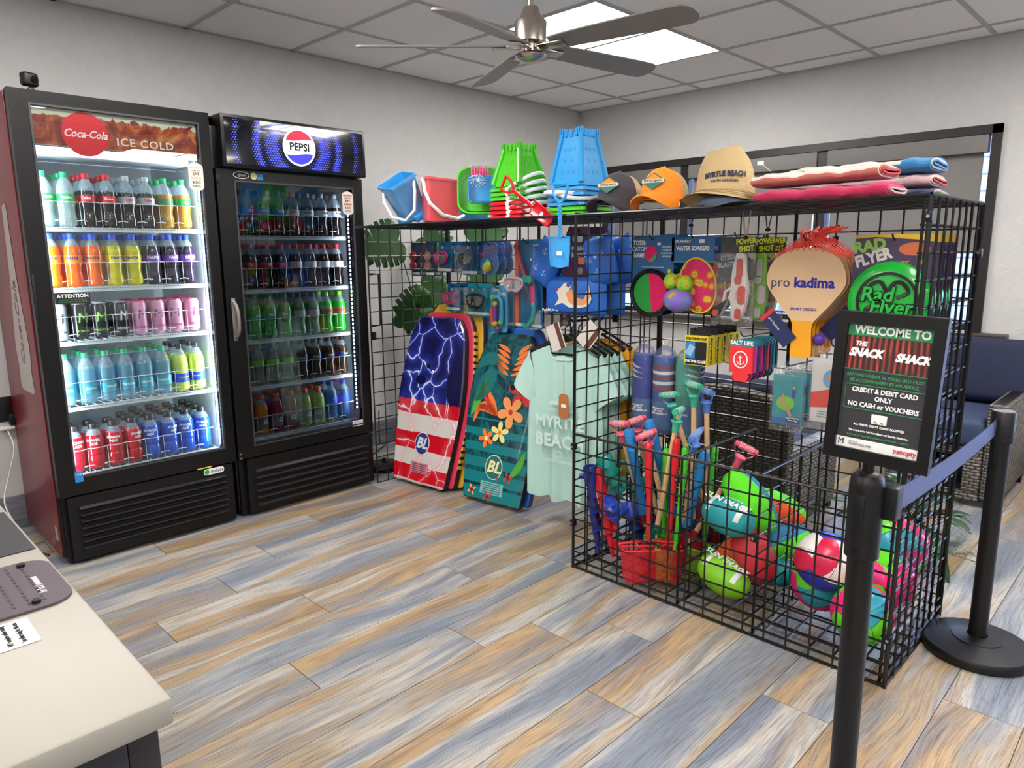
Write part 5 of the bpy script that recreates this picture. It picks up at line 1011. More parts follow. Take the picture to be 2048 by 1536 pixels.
MB().grid(lambda u, v: ((.100-.050*v**2.2)*(1+.08*sin(5*2*PI*u)*v)*cos(2*PI*u)*(1 if v < 1 else .1)-.012*v, (.100-.048*v**2.2)*1.05*(1+.07*sin(3*2*PI*u+1)*v)*sin(2*PI*u)*(1 if v < 1 else .1), .150*(1-(1-v)**1.35)-.012*sin(2*PI*u*2)*v), 30, 12, wu=True).build('crown', kh, t)
MB().grid(lambda u, v: ((.098+.047*v)*cos(2*PI*u), (.103+.047*v)*sin(2*PI*u), -.028*v+.008*sin(2*PI*u*2)*v), 36, 4, wu=True).build('brim', kh, t)
for q in range(3): MB().tube([((.108+.014*q)*cos(a*PI/18), (.113+.014*q)*sin(a*PI/18), -.004-.007*q+.008*sin(a*PI/9)*(.2+.28*q)) for a in range(36)], .0012, 4, closed=True).build('stitching', mat('dark_khaki_thread', (150, 126, 84), .8), t)
text('MYRTLE BEACH', .024, mat('navy_thread', (30, 34, 66), .7), t, (.0, -.107, .050), bold=.05, bend=.105, rot=(PI/2-.12, -.08, 0), sx=.85); text('SOUTH CAROLINA', .011, mat('navy_thread'), t, (.0, -.108, .028), bold=.02, bend=.105, rot=(PI/2-.12, -.05, 0))
MB().bbox(.075, .083, .02, .06, .06, .10, .002).build('leather_tag', mat('brown_leather', (110, 66, 44), .7), t)
# chin cords hanging through the shelf
for (y, c, z1, nm) in ((-2.84, mat('tan_cord', (186, 160, 124), .8), 1.36, 'tan chin cord with black toggle hanging below the shelf'), (-2.92, gm_, 1.385, 'black chin cord with toggle hanging below the shelf'), (-2.62, gm_, 1.41, 'short black chin cord hanging at the post')):
    t = thing('chin_cord', nm, 'hat cord', (-2.55, y, z1), R90, 'hat cords hanging through the shelf'); h = TZ-z1-.004
    MB().tube([(-.014, 0, h), (-.004, 0, .01), (0, 0, 0), (.004, 0, .01), (.016, 0, h)], .0022, 5).build('cord', c, t); MB().ball((0, 0, .0), .010, .008, .007, 10, 6).build('toggle', blackp, t)
# folded beach towels
def towel(nm, loc, L, w, h, cols, yaw=0, stripes=None, turns=3, tilt=0):
    t = thing('beach_towel', nm, 'towel', loc, (0, 0, 0)); t.rotation_euler = (tilt, 0, yaw)
    # flattened spiral section in x,z ; swept along -y
    th = h/(2*turns+.4); pts = []; n = 34*turns
    for i in range(n+1):
        f = i/n; a = f*turns*2*PI+PI; rz = (h/2-th*.5)*(1-f*.86); rx = (w/2-th*.5)-(h/2)*f*.75
        c_, s_ = cos(a), sin(a); ex = .45
        pts.append((abs(c_)**ex*(1 if c_ > 0 else -1)*rx, h/2+abs(s_)**.8*(1 if s_ > 0 else -1)*rz))
    for ti in range(turns):
        seg = pts[34*ti:34*(ti+1)+1]
        m = MB(); nl = 26
        def P(i, j, sgn):
            x, z = seg[i]; x2, z2 = seg[min(i+1, len(seg)-1)]; x0, z0 = seg[max(i-1, 0)]; dx, dz = x2-x0, z2-z0; l = max((dx*dx+dz*dz)**.5, 1e-6); k = th*.36*sgn
            y = -L*j/nl; b = .003*sin(y*41+x*30+ti)+.002*sin(y*97); return (x-dz/l*k, y-(.004*ti if j == nl else 0), z+dx/l*k+b*(1 if z > h*.3 else .2))
        ns = len(seg)-1
        mf = (lambda i, j: 0) if not stripes or ti else (lambda i, j: stripes(i, j))
        m.grid(lambda u, v: P(round(u*ns), round(v*nl), 1), ns, nl, mf=mf).grid(lambda u, v: P(round((1-u)*ns), round(v*nl), -1), ns, nl, mf=(lambda i, j: stripes(ns-1-i, j)) if (stripes and not ti) else None)
        m.grid(lambda u, v: P(round(u*ns), nl, 1-2*v), ns, 1).grid(lambda u, v: P(round((1-u)*ns), 0, 1-2*v), ns, 1)
        m.build('terry_fold', cols if (stripes and not ti) else [cols[min(ti, len(cols)-1)]], t)
    return t
def terry(n, c): return mat(n, c, .95, bump=.8, bscale=420, vary=.08, sheen=.3)
mg_, pk, wt_, cr_, blt, rdt = terry('magenta_terry', (222, 10, 92)), terry('salmon_terry', (238, 128, 118)), terry('cream_terry', (250, 240, 226)), terry('pale_pink_terry', (244, 200, 206)), terry('blue_terry', (26, 140, 206)), terry('red_terry', (226, 36, 60))
towel('magenta folded beach towel at the front bottom of the towel pile', (-2.66, -2.955, TZ), .40, .17, .046, [mg_, terry('pink_terry', (238, 90, 140)), cr_], -.02)
towel('salmon and cream striped beach towel on top of the magenta one', (-2.655, -2.945, TZ+.050), .385, .18, .045, [wt_, pk, rdt, cr_], -.02, lambda i, j: (1 if i < 6 else (2 if i in (23, 24) and 4 < j < 24 else 0)), tilt=-.01)
towel('pale towel with navy and green print at the back bottom of the pile', (-2.43, -2.99, TZ), .42, .17, .036, [terry('navy_terry', (30, 44, 100)), cr_, terry('green_terry', (110, 180, 90))], 0)
towel('pink and white towel in the middle of the back pile', (-2.43, -2.98, TZ+.038), .42, .18, .04, [cr_, wt_, rdt], 0)
towel('sky blue and white beach towel topping the back of the pile', (-2.44, -2.97, TZ+.081), .43, .19, .048, [blt, wt_, blt, cr_], 0, lambda i, j: (1 if i > 24 and j < 21 else 0))
MB().tube([(-2.70, -2.99, TZ+.10), (-2.72, -2.965, TZ+.125)], .0008, 4).box(-2.727, -2.713, -2.97, -2.955, TZ+.12, TZ+.132).build('price_tag_fastener', paper); o = bpy.context.scene.objects['price_tag_fastener']; tag(o, 'tiny white plastic tag fastener sticking up from the striped towel', 'tag')

# ================================================================ BODYBOARDS
def board_outline(wb, wm, wn, L):
    h = [(0, .0), (wb*.25, .004), (wb*.42, -.0), (wb*.47, .012), (wb*.49, .05), (wm*.5, L*.42), (wm*.5, L*.62), (wm*.47, L*.76), (wn*.62, L*.90), (wn*.5, L*.975), (wn*.38, L), (0, L)]
    p = spline([(a, 0, b) for a, b in h], 5); right = [(q.x, q.z) for q in p]; return right+[(-x, z) for x, z in reversed(right[1:-1])]
def bodyboard(nm, top, rail, loc, lean, yaw=0, L=.965, wb=.43, wm=.50, wn=.34, th=.045, stripe=None):
    t = thing('bodyboard', nm, 'bodyboard', loc, (-lean, 0, -PI/2+yaw), 'bodyboards leaning on the rack')
    ol = board_outline(wb, wm, wn, L); n = len(ol); m = MB(); zc = L*.5
    def off(s_, y): return [(x*s_, y, zc+(z-zc)*(1-(1-s_)*.5)) for x, z in ol]
    rings = [off(.955, -th), off(.99, -th*.88), off(1.0, -th*.62), off(1.0, -th*.3), off(.985, -th*.08), off(.96, 0)]
    vs = [p for r in rings for p in r]; fs = []
    for r in range(5):
        for i in range(n): fs.append((r*n+i, (r+1)*n+i, (r+1)*n+(i+1) % n, r*n+(i+1) % n))
    m.add(vs, fs[:n], 0); m.v and None
    m2 = MB(); m2.add(vs, fs[n:], 0); m2.add(rings[5], [tuple(range(n-1, -1, -1))])
    core = m2.build('foam_rail', rail, t)
    # deck as a strip mesh so shading stays clean
    half = n//2; m.add(rings[0], [(i, i+1, n-1-i, (n-i) % n) for i in range(0, half)] if False else [tuple(range(n))], 0)
    m.build('deck', top, t, ang=30)
    if stripe:
        for q in range(22):
            z = .12+q*(L-.2)/22; i = min(range(half), key=lambda k: abs(ol[k][1]-z)); x = ol[i][0]; MB().box(x-.012, x+.004, -th*.9, -th*.06, z, z+.02).build('rail_stripe', stripe, t, smooth=False)
    return t
fl = NT('stormy_flag_print', .22, .5); X = fl.xyz(); z = X[2]
wob = fl.math('MULTIPLY', fl.math('SUBTRACT', fl.noise(fl.tc, 5, 2), .5), .02); zz = fl.math('ADD', z, wob)
cols = fl.ramp(zz, [(0, (206, 206, 200)), (.018, (196, 16, 34)), (.10, (206, 206, 200)), (.195, (196, 16, 34)), (.29, (206, 206, 200)), (.395, (186, 14, 32)), (.475, (20, 18, 66))], 'CONSTANT')
n_ = fl.n('ShaderNodeTexNoise'); n_.inputs['Scale'].default_value = 4; n_.inputs['Detail'].default_value = 3; fl.l(fl.tc, n_.inputs['Vector']); av = fl.n('ShaderNodeVectorMath', operation='MULTIPLY_ADD'); fl.l(n_.outputs['Color'], av.inputs[0]); av.inputs[1].default_value = (.22, 0, .22); fl.l(fl.map((1, 0, .72)), av.inputs[2])
vo = fl.n('ShaderNodeTexVoronoi', feature='DISTANCE_TO_EDGE'); vo.inputs['Scale'].default_value = 6.2; fl.l(av.outputs[0], vo.inputs['Vector'])
glow = fl.ramp(vo.outputs['Distance'], [(0, (245, 245, 245)), (.010, (215, 215, 215)), (.022, (165, 165, 165)), (.06, (110, 110, 110)), (.15, (50, 50, 50)), (.3, (0, 0, 0))])
mask = fl.math('LESS_THAN', fl.noise(fl.map(loc=(3, 3, 3)), 2.4, 1), .56); isn = fl.math('GREATER_THAN', zz, .475)
lc = fl.mix(isn, (236, 110, 120), (70, 100, 250)); m1 = fl.mix(fl.math('MULTIPLY', mask, .9), (0, 0, 0), glow); sep = fl.n('ShaderNodeRGBToBW'); fl.l(m1, sep.inputs[0])
fl.col(fl.mix(sep.outputs[0], cols, fl.mix(fl.math('GREATER_THAN', sep.outputs[0], .62), lc, (235, 240, 255))))
blk_f = mat('black_foam_rail', (26, 26, 30), .6); ylw_f = mat('mustard_foam', (214, 164, 40), .5); pnk_f = mat('pink_red_foam', (206, 50, 84), .5)
LN = math.atan2(.235, .93)
b1 = bodyboard('stars and stripes bodyboard with blue lightning, front of the left stack', fl.m, blk_f, (-2.545, -.935, .01), .229, .10)
def bl_logo(t, z, ringc, fieldc, txtc, x=0):
    r = .062; g = MB().prism(ell(r*.92, r*1.06, 32, x, z), -.0015-.0445, -.0445).build('round_logo', ringc, t); MB().prism(ell(r*.84, r*.98, 32, x, z), -.0475, -.046).build('logo_field', fieldc, g); text('BL', .085, txtc, g, (x, -.048, z), bold=.03, shear=.25)
bl_logo(b1, .235, mat('pale_ring', (214, 216, 220), .4), mat('navy_print'), mat('pale_ring'))
w_ = MB().box(-.07, .07, -.0455, -.0445, .065, .125).build('warning_panel', mat('dusty_rose_print', (196, 120, 126), .5), b1, smooth=False)
for q in range(5): text('WARNING NOT A LIFESAVING DEVICE', .0075, navyi, w_, (0, -.046, .115-.011*q), sx=.85)
MB().prism(ell(.014, n=16, cx=-.03, cz=.68), -.052, -.0445).build('leash_plug', blackp, b1); MB().box(.0, .014, -.0455, -.0445, .645, .657).build('price_sticker', paper, b1, smooth=False)
bodyboard('bodyboard with pink nose and gold rail stripes right behind the flag board', pnk_f, blk_f, (-2.495, -.96, .01), .219, .10, L=.985, stripe=mat('gold_stripe', (220, 176, 70), .5))
bodyboard('mustard yellow bodyboard with black nose rail, third in the left stack', ylw_f, blk_f, (-2.445, -.985, .01), .207, .10, L=1.03)
bodyboard('bodyboard with pale blue stripes on a black rail, rear of the left stack', mat('sky_deck', (56, 140, 180), .5), blk_f, (-2.395, -1.01, .01), .203, .10, L=1.02, stripe=mat('pale_blue_stripe', (130, 180, 220), .5))
fp = NT('dark_teal_leaf_deck', .25, .5); zf = fp.xyz()[2]; nn = fp.noise(fp.map((3, 3, 1.4), (0, .6, 0)), 3.2, 2, 2.0); base = fp.ramp(nn, [(.3, (18, 34, 52)), (.46, (20, 62, 72)), (.5, (16, 104, 108)), (.56, (14, 84, 92)), (.7, (22, 40, 60))], 'EASE')
st_ = fp.math('GREATER_THAN', fp.math('FRACT', fp.math('MULTIPLY', zf, 13)), fp.math('MULTIPLY_ADD', zf, 1.1, .12)); low = fp.math('LESS_THAN', zf, .44)
fp.col(fp.mix(fp.math('MULTIPLY', st_, low), base, (22, 124, 128)))
b2 = bodyboard('tropical flower bodyboard in teal and orange, front of the right pair', fp.m, blk_f, (-2.475, -1.46, .01), .22, .12, L=.90, wb=.40, wm=.46, wn=.28)
LNs = -.0455
def petals(par, cx, cz, n, r0, r1, c, cc, a0=0, wide=.34, y=LNs, name='flower_print'):
    g = MB().prism(ell(r0, n=14, cx=cx, cz=cz), y-.0016, y).build(name, cc, par)
    for i in range(n):
        a = a0+2*PI*i/n; ps = []
        for j in range(12): t_ = 2*PI*j/12; u_ = (r0*.3+(r1-r0*.3)*(.5-.5*cos(t_))); v_ = wide*r1*sin(t_)*(.55+.45*(u_/r1)); ps.append((cx+u_*cos(a)-v_*sin(a), cz+u_*sin(a)+v_*cos(a)))
        MB().prism(ps, y-.001+.0001*(i % 2), y).build('petal', c, g, smooth=False)
def leaf(par, pts, w, c, y=LNs, name='leaf_print'):
    sp_ = spline([(p[0], 0, p[1]) for p in pts], 5); n = len(sp_); L_, R_ = [], []
    for i, p in enumerate(sp_):
        d_ = (sp_[min(i+1, n-1)]-sp_[max(i-1, 0)]).normalized(); k = w*sin(PI*min(.98, i/(n-1)))**.8; L_.append((p.x-d_.z*k, p.z+d_.x*k)); R_.append((p.x+d_.z*k, p.z-d_.x*k))
    MB().prism(L_+R_[::-1], y-.0009, y).build(name, c, par, smooth=False)
oc = mat('orange_petal_print', (240, 122, 52), .35); rc_ = mat('red_petal_print', (206, 52, 50), .35); cc_ = mat('dark_red_print', (120, 24, 40), .35); yc = mat('pale_yellow_petal_print', (240, 226, 140), .35); pc = mat('peach_petal_print', (246, 160, 90), .35); tl = mat('teal_leaf_print', (24, 110, 112), .35); gl_ = mat('green_leaf_print', (84, 170, 60), .35)
for (pts, w, c) in (([(-.18, .52), (-.12, .62), (-.06, .74)], .05, tl), ([(-.2, .70), (-.10, .76), (.0, .66)], .035, tl), ([(-.2, .44), (-.16, .54), (-.12, .66)], .022, gl_), ([(.1, .14), (.16, .22), (.19, .30)], .02, gl_)): leaf(b2, pts, w, c)
for k in range(5): leaf(b2, [(.03+.01*k, .68+.028*k), (.10, .70+.03*k), (.15+.0*k, .735+.03*k)], .012, oc); leaf(b2, [(.02, .68+.03*k), (-.02, .70+.03*k), (-.07, .735+.026*k)], .011, oc)
for k in range(5): leaf(b2, [(-.02, .46), (-.06-.02*k, .50-.01*k+.03), (-.12-.014*k, .57-.05*k+.04)], .016, [oc, rc_][k % 2])
petals(b2, .12, .60, 5, .015, .085, rc_, cc_, .4); petals(b2, .065, .49, 5, .014, .088, pc, rc_, .9); petals(b2, .01, .375, 5, .012, .06, yc, oc, .3, .3); petals(b2, -.075, .335, 5, .012, .052, oc, yc, .8, .3)
for (a, b_) in ((.02, .155), (.10, .15), (-.13, .05), (-.02, .03)): petals(b2, a, b_, 4, .01, .032, [oc, yc, rc_, pc][int(a*100) % 4], cc_, .5, .25)
bl_logo(b2, .19, mat('cream_yellow_print', (236, 226, 160), .4), mat('teal_leaf_print'), mat('cream_yellow_print'))
w_ = MB().box(-.075, .075, -.0455, -.0445, .045, .11).build('warning_panel', mat('pale_teal_print', (120, 180, 176), .5), b2, smooth=False)
for q in range(5): text('WARNING NOT A LIFESAVING DEVICE', .0078, mat('dark_teal_ink', (16, 60, 66), .5), w_, (0, -.046, .1-.0115*q), sx=.85)
MB().prism(ell(.014, n=16, cx=.06, cz=.62), -.052, -.0445).build('leash_plug', blackp, b2)
bodyboard('blue bodyboard with violet rail line peeking out behind the tropical one', mat('blue_deck', (34, 100, 190), .35), mat('violet_rail', (70, 60, 140), .5), (-2.422, -1.475, .01), .208, .12, L=.925, wb=.40, wm=.46, wn=.29)

# ================================================================ T-SHIRTS
mint = mat('mint_cotton', (176, 214, 204), .9, bump=.25, bscale=14, vary=.04); must = mat('mustard_cotton', (226, 160, 20), .9, bump=.25, bscale=14)
hb_ = mat('black_hanger_plastic', (20, 20, 22), .3)
def shirt(nm, c, loc, yaw, L=.76, W_=.42, front=False, ph=0):
    t = thing('t_shirt', nm, 't-shirt', loc, (0, 0, -PI/2+yaw), 't-shirts on hangers'); hw = W_/2
    def body(u, v, sg):
        x = (2*u-1); z = -v*L; w = hw*(1-.10*math.exp(-((v-.3)/.25)**2)*.6)*(.93 if v < .1 else 1); sl_ = -.07*abs(x)**1.3*max(0, 1-v*3) if v < .34 else 0
        fold = (.010*sin(x*9+ph)+.008*sin(x*17+2+ph))*(.2+v); neck = 0
        if v < .08 and abs(x) < .42 and sg < 0: neck = -.085*(1-(x/.42)**2)**.5*(1-v/.08)
        if v < .08 and abs(x) < .42 and sg > 0: neck = -.02*(1-(x/.42)**2)**.5*(1-v/.08)
        return (x*w, sg*(.017*(max(0, 1-x*x))**.5+.002)+fold, z+sl_+neck+.008*sin(x*11+ph)*(v > .95))
    MB().grid(lambda u, v: body(1-u, v, 1), 26, 24).grid(lambda u, v: body(u, v, -1), 26, 24).build('torso', c, t)
    for s_ in (-1, 1):
        def sleeve(u, v, s_=s_):
            a = 2*PI*u; mx_, mz_ = (.25+.55*v), (1-.42*v); l = (mx_*mx_+mz_*mz_)**.5; r = .086-.006*v
            cx, cz = hw*.82+.055*v, -.120-.145*v
            return (s_*(cx+mx_/l*r*cos(a)), (.020+.012*v)*sin(a)+.004*sin(v*7+ph+a*2), cz+mz_/l*r*cos(a)*(1 if cos(a) < 0 else .9))
        MB().grid(sleeve, 16, 6, wu=True).build('sleeve', c, t)
    MB().tube([body((i/20)*.42+.29, 0, -1) for i in range(21)], .005, 6).build('collar', c, t)
    h = MB().tube([(-.19, 0, -.055), (-.10, 0, -.012), (0, 0, .03), (.10, 0, -.012), (.19, 0, -.055)], .007, 6).tube([(-.19, 0, -.06), (.19, 0, -.06)], .005, 6); hg = h.build('hanger', hb_, t)
    MB().tube([(0, 0, .03), (0, 0, .06), (.016, 0, .075), (.02, 0, .095), (.004, 0, .11), (-.014, 0, .1)], .0035, 6).build('hanger_hook', hb_, hg)
    return t
names = ['mint green t-shirt with white beach print, frontmost on the rail', 'mint t-shirt, second on the rail', 'mint t-shirt, third on the rail', 'mint t-shirt, fourth on the rail']
s1_ = shirt(names[0], mint, (-2.50, -1.965, .915), .12, front=True)
prn = mat('white_shirt_print', (200, 226, 218), .9)
pf = lambda z: -.0385
text('SOUTH CAROLINA', .017, prn, s1_, (.0, -.045, -.315), bold=.02); text('MYRTLE', .075, prn, s1_, (.0, -.046, -.375), bold=.03, sx=1.0); text('BEACH', .085, prn, s1_, (.0, -.047, -.465), bold=.03); text('FISHING CHARTERS', .017, prn, s1_, (.0, -.046, -.56), bold=.02)
MB().prism([(-.06, -.29), (-.05, -.275), (-.01, -.27), (.0, -.235), (.01, -.27), (.05, -.272), (.065, -.285), (.0, -.292)], -.0455, -.0445).build('boat_print', prn, s1_, smooth=False)
MB().tube([(.016*cos(a*PI/8), -.048, -.525+.016*sin(a*PI/8)) for a in range(16)], .0018, 4, closed=True).build('seal_print', prn, s1_)
g_ = MB().prism(rr(.052, .115, .018, 4), -.002, .0).build('leather_tag', mat('tan_leather_tag', (176, 110, 56), .6), s1_, loc=(.03, -.055, -.29), smooth=False); MB().box(-.012, .014, -.003, -.002, -.005, .01).build('price_sticker', paper, g_, smooth=False)
MB().tube([(.03, -.055, -.235), (.028, -.052, -.15), (.025, -.05, -.10)], .0015, 4).build('tag_string', mat('tan_string', (150, 120, 90), .8), s1_)
for k in range(3): shirt(names[k+1], mint, (-2.456+.044*k, -1.968-.004*k, .915), .12-.02*k, ph=1+k)
shirt('mustard yellow t-shirt behind the mint ones', must, (-2.322, -1.985, .93), .0, ph=2.2, L=.72); shirt('mustard yellow t-shirt at the rear of the rail', must, (-2.276, -1.99, .93), .0, ph=3.1, L=.7)
t = thing('clothes_rail', 'short black rail carrying the t-shirt hangers', 'clothes rail', (XB, -2.0, 1.02), R90); MB().tube([(0, 0, -.015), (0, -.32, -.012), (0, -.335, 0)], .006, 8).build('arm', gw_, t); MB().bbox(-.015, .015, -.004, .004, -.04, .03, .003).build('bracket', gw_, t)
for (dx, dz, nm, yw) in ((-.085, -.05, 'white swing tag with brown corner hanging left of the hangers', -.4), (.105, -.03, 'white swing tag with brown stripe hanging right of the hangers', .7)):
    t = thing('swing_tag', nm, 'tag', (-2.53, -2.02-dx, .985+dz), (0, 0, 0)); t.rotation_euler = (0, 0, -PI/2); m = MB(); m.T = Matrix.Rotation(yw, 4, 'Y'); m.box(-.042, .042, -.001, .001, -.06, .06); m.build('card', mat('cream_tag', (214, 206, 196), .7), t, smooth=False)
    m = MB(); m.T = Matrix.Rotation(yw, 4, 'Y'); m.box(.012, .036, -.002, -.001, -.06, .06); m.build('brown_band', mat('brown_band', (96, 56, 36), .7), t, smooth=False)
# ================================================================ THINGS IN THE BINS
def aim(p0, p1, spin=0):
    d_ = (V(p1)-V(p0)).normalized(); q_ = d_.to_track_quat('Z', 'Y'); return (q_ @ Euler((0, 0, spin)).to_quaternion()).to_euler()
wood = mat('pale_beech_wood', (222, 182, 136), .5, vary=.08, vscale=30)
tealg, pinkg, blueg_ = mat('marbled_teal_plastic', (70, 184, 150), .3, vary=.3, vscale=40), mat('marbled_pink_plastic', (240, 90, 120), .3, vary=.3, vscale=40), mat('marbled_blue_plastic', (90, 130, 210), .3, vary=.3, vscale=40)
dent = mat('ridged_white_sleeve', (214, 224, 218), .35)
def shovel(nm, foot, head, g, bladem, spin=0, L=None):
    """wooden-handled beach shovel: origin at the blade tip, ribbed D grip on top"""
    L = (V(head)-V(foot)).length; t = thing('beach_shovel', nm, 'toy shovel', foot, aim(foot, head, spin), 'wooden handled shovels in the bin')
    MB().cyl((0, 0, .10), (0, 0, L-.085), .0105, n=12).build('shaft', wood, t)
    MB().grid(lambda u, v: ((u-.5)*.10*(1-.55*(1-v)**3), .016*(2*u-1)**2-.004, .14*v), 8, 8).grid(lambda u, v: ((.5-u)*.10*(1-.55*(1-v)**3), .016*(2*u-1)**2-.001, .14*v), 8, 8).build('blade', bladem, t)
    MB().cyl((0, 0, .12), (0, 0, .16), .014, n=10).build('blade_socket', bladem, t)
    MB().lathe([(.0125, L-.105), (.0135, L-.10), (.015, L-.075), (.024, L-.06), (.02, L-.055), (0, L-.055)], 14).build('grip_socket', g, t)
    r_ = .042; arc = [(r_*cos(a), 0, L-.018+r_*sin(a)) for a in [PI+PI*i/14 for i in range(15)]]
    dg_ = MB().tube(arc, .0055, 8, flat=(0, 1, 0)).cyl((-.046, 0, L-.016), (.046, 0, L-.016), .011, n=14); gg = dg_.build('d_grip', g, t)
    m = MB()
    for q in range(9): x = -.026+.0065*q; m.cyl((x-.0013, 0, L-.016), (x+.0013, 0, L-.016), .0138, n=12)
    m.build('grip_ribs', mat('ribs_'+g.name, {'marbled_teal_plastic': (166, 218, 196), 'marbled_pink_plastic': (248, 178, 186), 'marbled_blue_plastic': (150, 180, 228)}[g.name], .35), gg)
    return t
navyb = mat('navy_blade', (34, 50, 130), .3, coat=.3); redb = mat('crimson_blade', (170, 24, 44), .3, coat=.3); tealb = mat('teal_blade', (20, 110, 100), .3)
shovel('pink D-grip shovel leaning furthest left in the bin', (-2.48, -2.44, .06), (-2.635, -2.368, .635), pinkg, redb, .5)
shovel('pink D-grip shovel seen edge-on behind the leftmost one', (-2.46, -2.50, .06), (-2.56, -2.395, .64), pinkg, navyb, 1.9)
shovel('pink D-grip shovel between the blue tubes', (-2.44, -2.53, .06), (-2.60, -2.475, .60), pinkg, redb, 1.4)
shovel('teal D-grip shovel tilted left at the back of the bin', (-2.30, -2.66, .06), (-2.50, -2.515, .755), tealg, navyb, .6)
shovel('teal D-grip shovel standing in front of the other teal ones', (-2.60, -2.52, .06), (-2.565, -2.608, .715), tealg, tealb, -.2)
shovel('green D-grip shovel standing tallest, upright', (-2.42, -2.61, .05), (-2.45, -2.600, .80), tealg, navyb, 0)
shovel('blue D-grip shovel upright behind the tallest green one', (-2.38, -2.66, .05), (-2.42, -2.64, .775), blueg_, redb, 0)
shovel('pale blue D-grip shovel leaning right above the bin divider', (-2.46, -2.575, .06), (-2.60, -2.705, .64), blueg_, navyb, .9)
shovel('pink D-grip shovel leaning over the middle bin', (-2.52, -2.60, .05), (-2.42, -2.83, .575), pinkg, redb, 1.7)
def tubegrip(nm, a, b_, c):
    t = thing('water_squirter', nm, 'water toy', b_, aim(b_, a), 'blue tube squirters in the bin'); L = (V(a)-V(b_)).length
    m = MB(); m.lathe([(0, 0), (.018, .0), (.018, L*.55), (.021, L*.56), (.021, L-.01), (.018, L), (0, L)], 16); m.build('barrel', c, t)
    for q in range(5): MB().tube([(.0215*cos(k*PI/6), .0215*sin(k*PI/6), L-.02-.016*q) for k in range(12)], .0018, 4, closed=True).build('grip_ring', c, t)
skyb = mat('bright_blue_tube', (36, 140, 216), .3, coat=.3)
tubegrip('blue tube squirter left of the pink grips', (-2.625, -2.412, .60), (-2.53, -2.43, .22), skyb); tubegrip('blue tube squirter leaning in the middle of the shovels', (-2.56, -2.465, .635), (-2.43, -2.52, .2), skyb); tubegrip('blue tube squirter low beside the bin divider', (-2.46, -2.668, .52), (-2.50, -2.62, .2), skyb)
netm = NT('fine_net_mesh', .6)
def netmat(nm, c):
    q = NT(nm, .6); X = q.xyz(q.map((150, 150, 150))); fa = q.math('ABSOLUTE', q.math('SUBTRACT', q.math('FRACT', q.math('ADD', q.math('ADD', X[0], X[2]), 100)), .5)); fb = q.math('ABSOLUTE', q.math('SUBTRACT', q.math('FRACT', q.math('ADD', q.math('SUBTRACT', X[0], X[2]), 100)), .5))
    bl = q.t.nodes.new('ShaderNodeBsdfTransparent'); mx = q.t.nodes.new('ShaderNodeMixShader'); q.l(q.math('GREATER_THAN', q.math('MAXIMUM', fa, fb), .36), mx.inputs[0]); q.l(bl.outputs[0], mx.inputs[1]); q.l(q.b.outputs[0], mx.inputs[2]); q.l(mx.outputs[0], q.t.nodes['Material Output'].inputs[0]); q.b.inputs['Base Color'].default_value = lin(c); return q.m
nred, ngrn = netmat('red_net_mesh', (206, 20, 36)), netmat('lime_net_mesh', (150, 210, 60))
redp_, grnp_ = mat('red_pole_plastic', (222, 22, 40), .3, coat=.3), mat('green_pole_plastic', (74, 196, 44), .3, coat=.3)
def scoop(nm, foot, head, c, n, spin=0, w=.20, d_=.09, full=True):
    L = (V(head)-V(foot)).length; t = thing('dip_net', nm, 'dip net', foot, aim(foot, head, spin), 'dip nets in the bin')
    MB().cyl((0, 0, .0), (0, 0, L*.5), .0105, n=12).cyl((0, 0, L*.5), (0, 0, L-.14), .0125, n=12).build('pole', c, t)
    MB().lathe([(.0135, L-.14), (.0155, L-.135), (.0140, L-.11), (.0155, L-.09), (.0140, L-.07), (.0155, L-.05), (.0140, L-.03), (.0150, L-.01), (.010, L-.0), (0, L)], 14).build('hand_grip', c, t)
    MB().tube([(.0, -.007, L-.002), (.0, -.010, L+.012), (0, 0, L+.022), (0, .010, L+.012), (0, .007, L-.002)], .0022, 6).build('hang_loop', c, t)
    if full:
        fr_ = [(-w/2, 0, -.005), (-w/2, .0, -.015), (w/2, 0, -.015), (w/2, 0, -.005), (.02, 0, .006), (-.02, 0, .006)]
        MB().tube(fr_, .006, 6, closed=True).tube([(-w/2, 0, -.01), (-w/2*.9, d_, -.01), (w/2*.9, d_, -.01), (w/2, 0, -.01)], .004, 6).build('net_frame', c, t)
        def net_(u, v): a = 2*PI*u; x = w/2*(abs(cos(a))**.35*(1 if cos(a) > 0 else -1)); y = d_/2+d_/2*(abs(sin(a))**.35*(1 if sin(a) > 0 else -1)); k = 1-.12*v; return (x*k*(1+.05*sin(7*a)*v), y*k, -.012-.125*v+.008*sin(5*a)*v)
        MB().grid(net_, 32, 8, wu=True).add([net_(i/32, 1) for i in range(32)], [tuple(range(32))]).build('net', n, t)
    return t
scoop('red dip net with boxy red net at the bottom front of the bin', (-2.665, -2.55, .165), (-2.62, -2.505, .56), redp_, nred, .0, .25, .10)
scoop('second red dip net leaning right of the first', (-2.60, -2.60, .15), (-2.60, -2.622, .59), redp_, nred, -.05, .20, .08)
scoop('green dip net left of the second red pole', (-2.55, -2.545, .155), (-2.565, -2.555, .535), grnp_, ngrn, 0, .16, .07)
scoop('green dip net with lime net against the divider', (-2.60, -2.635, .165), (-2.59, -2.657, .565), grnp_, ngrn, .0, .16, .07)
scoop('green dip net leaning at the back right of the bin', (-2.47, -2.685, .13), (-2.42, -2.69, .50), grnp_, ngrn, .3, .10, .06)
scoop('green dip net poking above the rail right of the divider', (-2.44, -2.665, .12), (-2.34, -2.650, .515), grnp_, ngrn, .3, .10, .06, False)
anm = [mat('navy_anchor', (26, 46, 130), .3, coat=.3), redp_, mat('teal_anchor', (20, 150, 136), .3, coat=.3), mat('blue_anchor', (56, 88, 206), .3, coat=.3)]
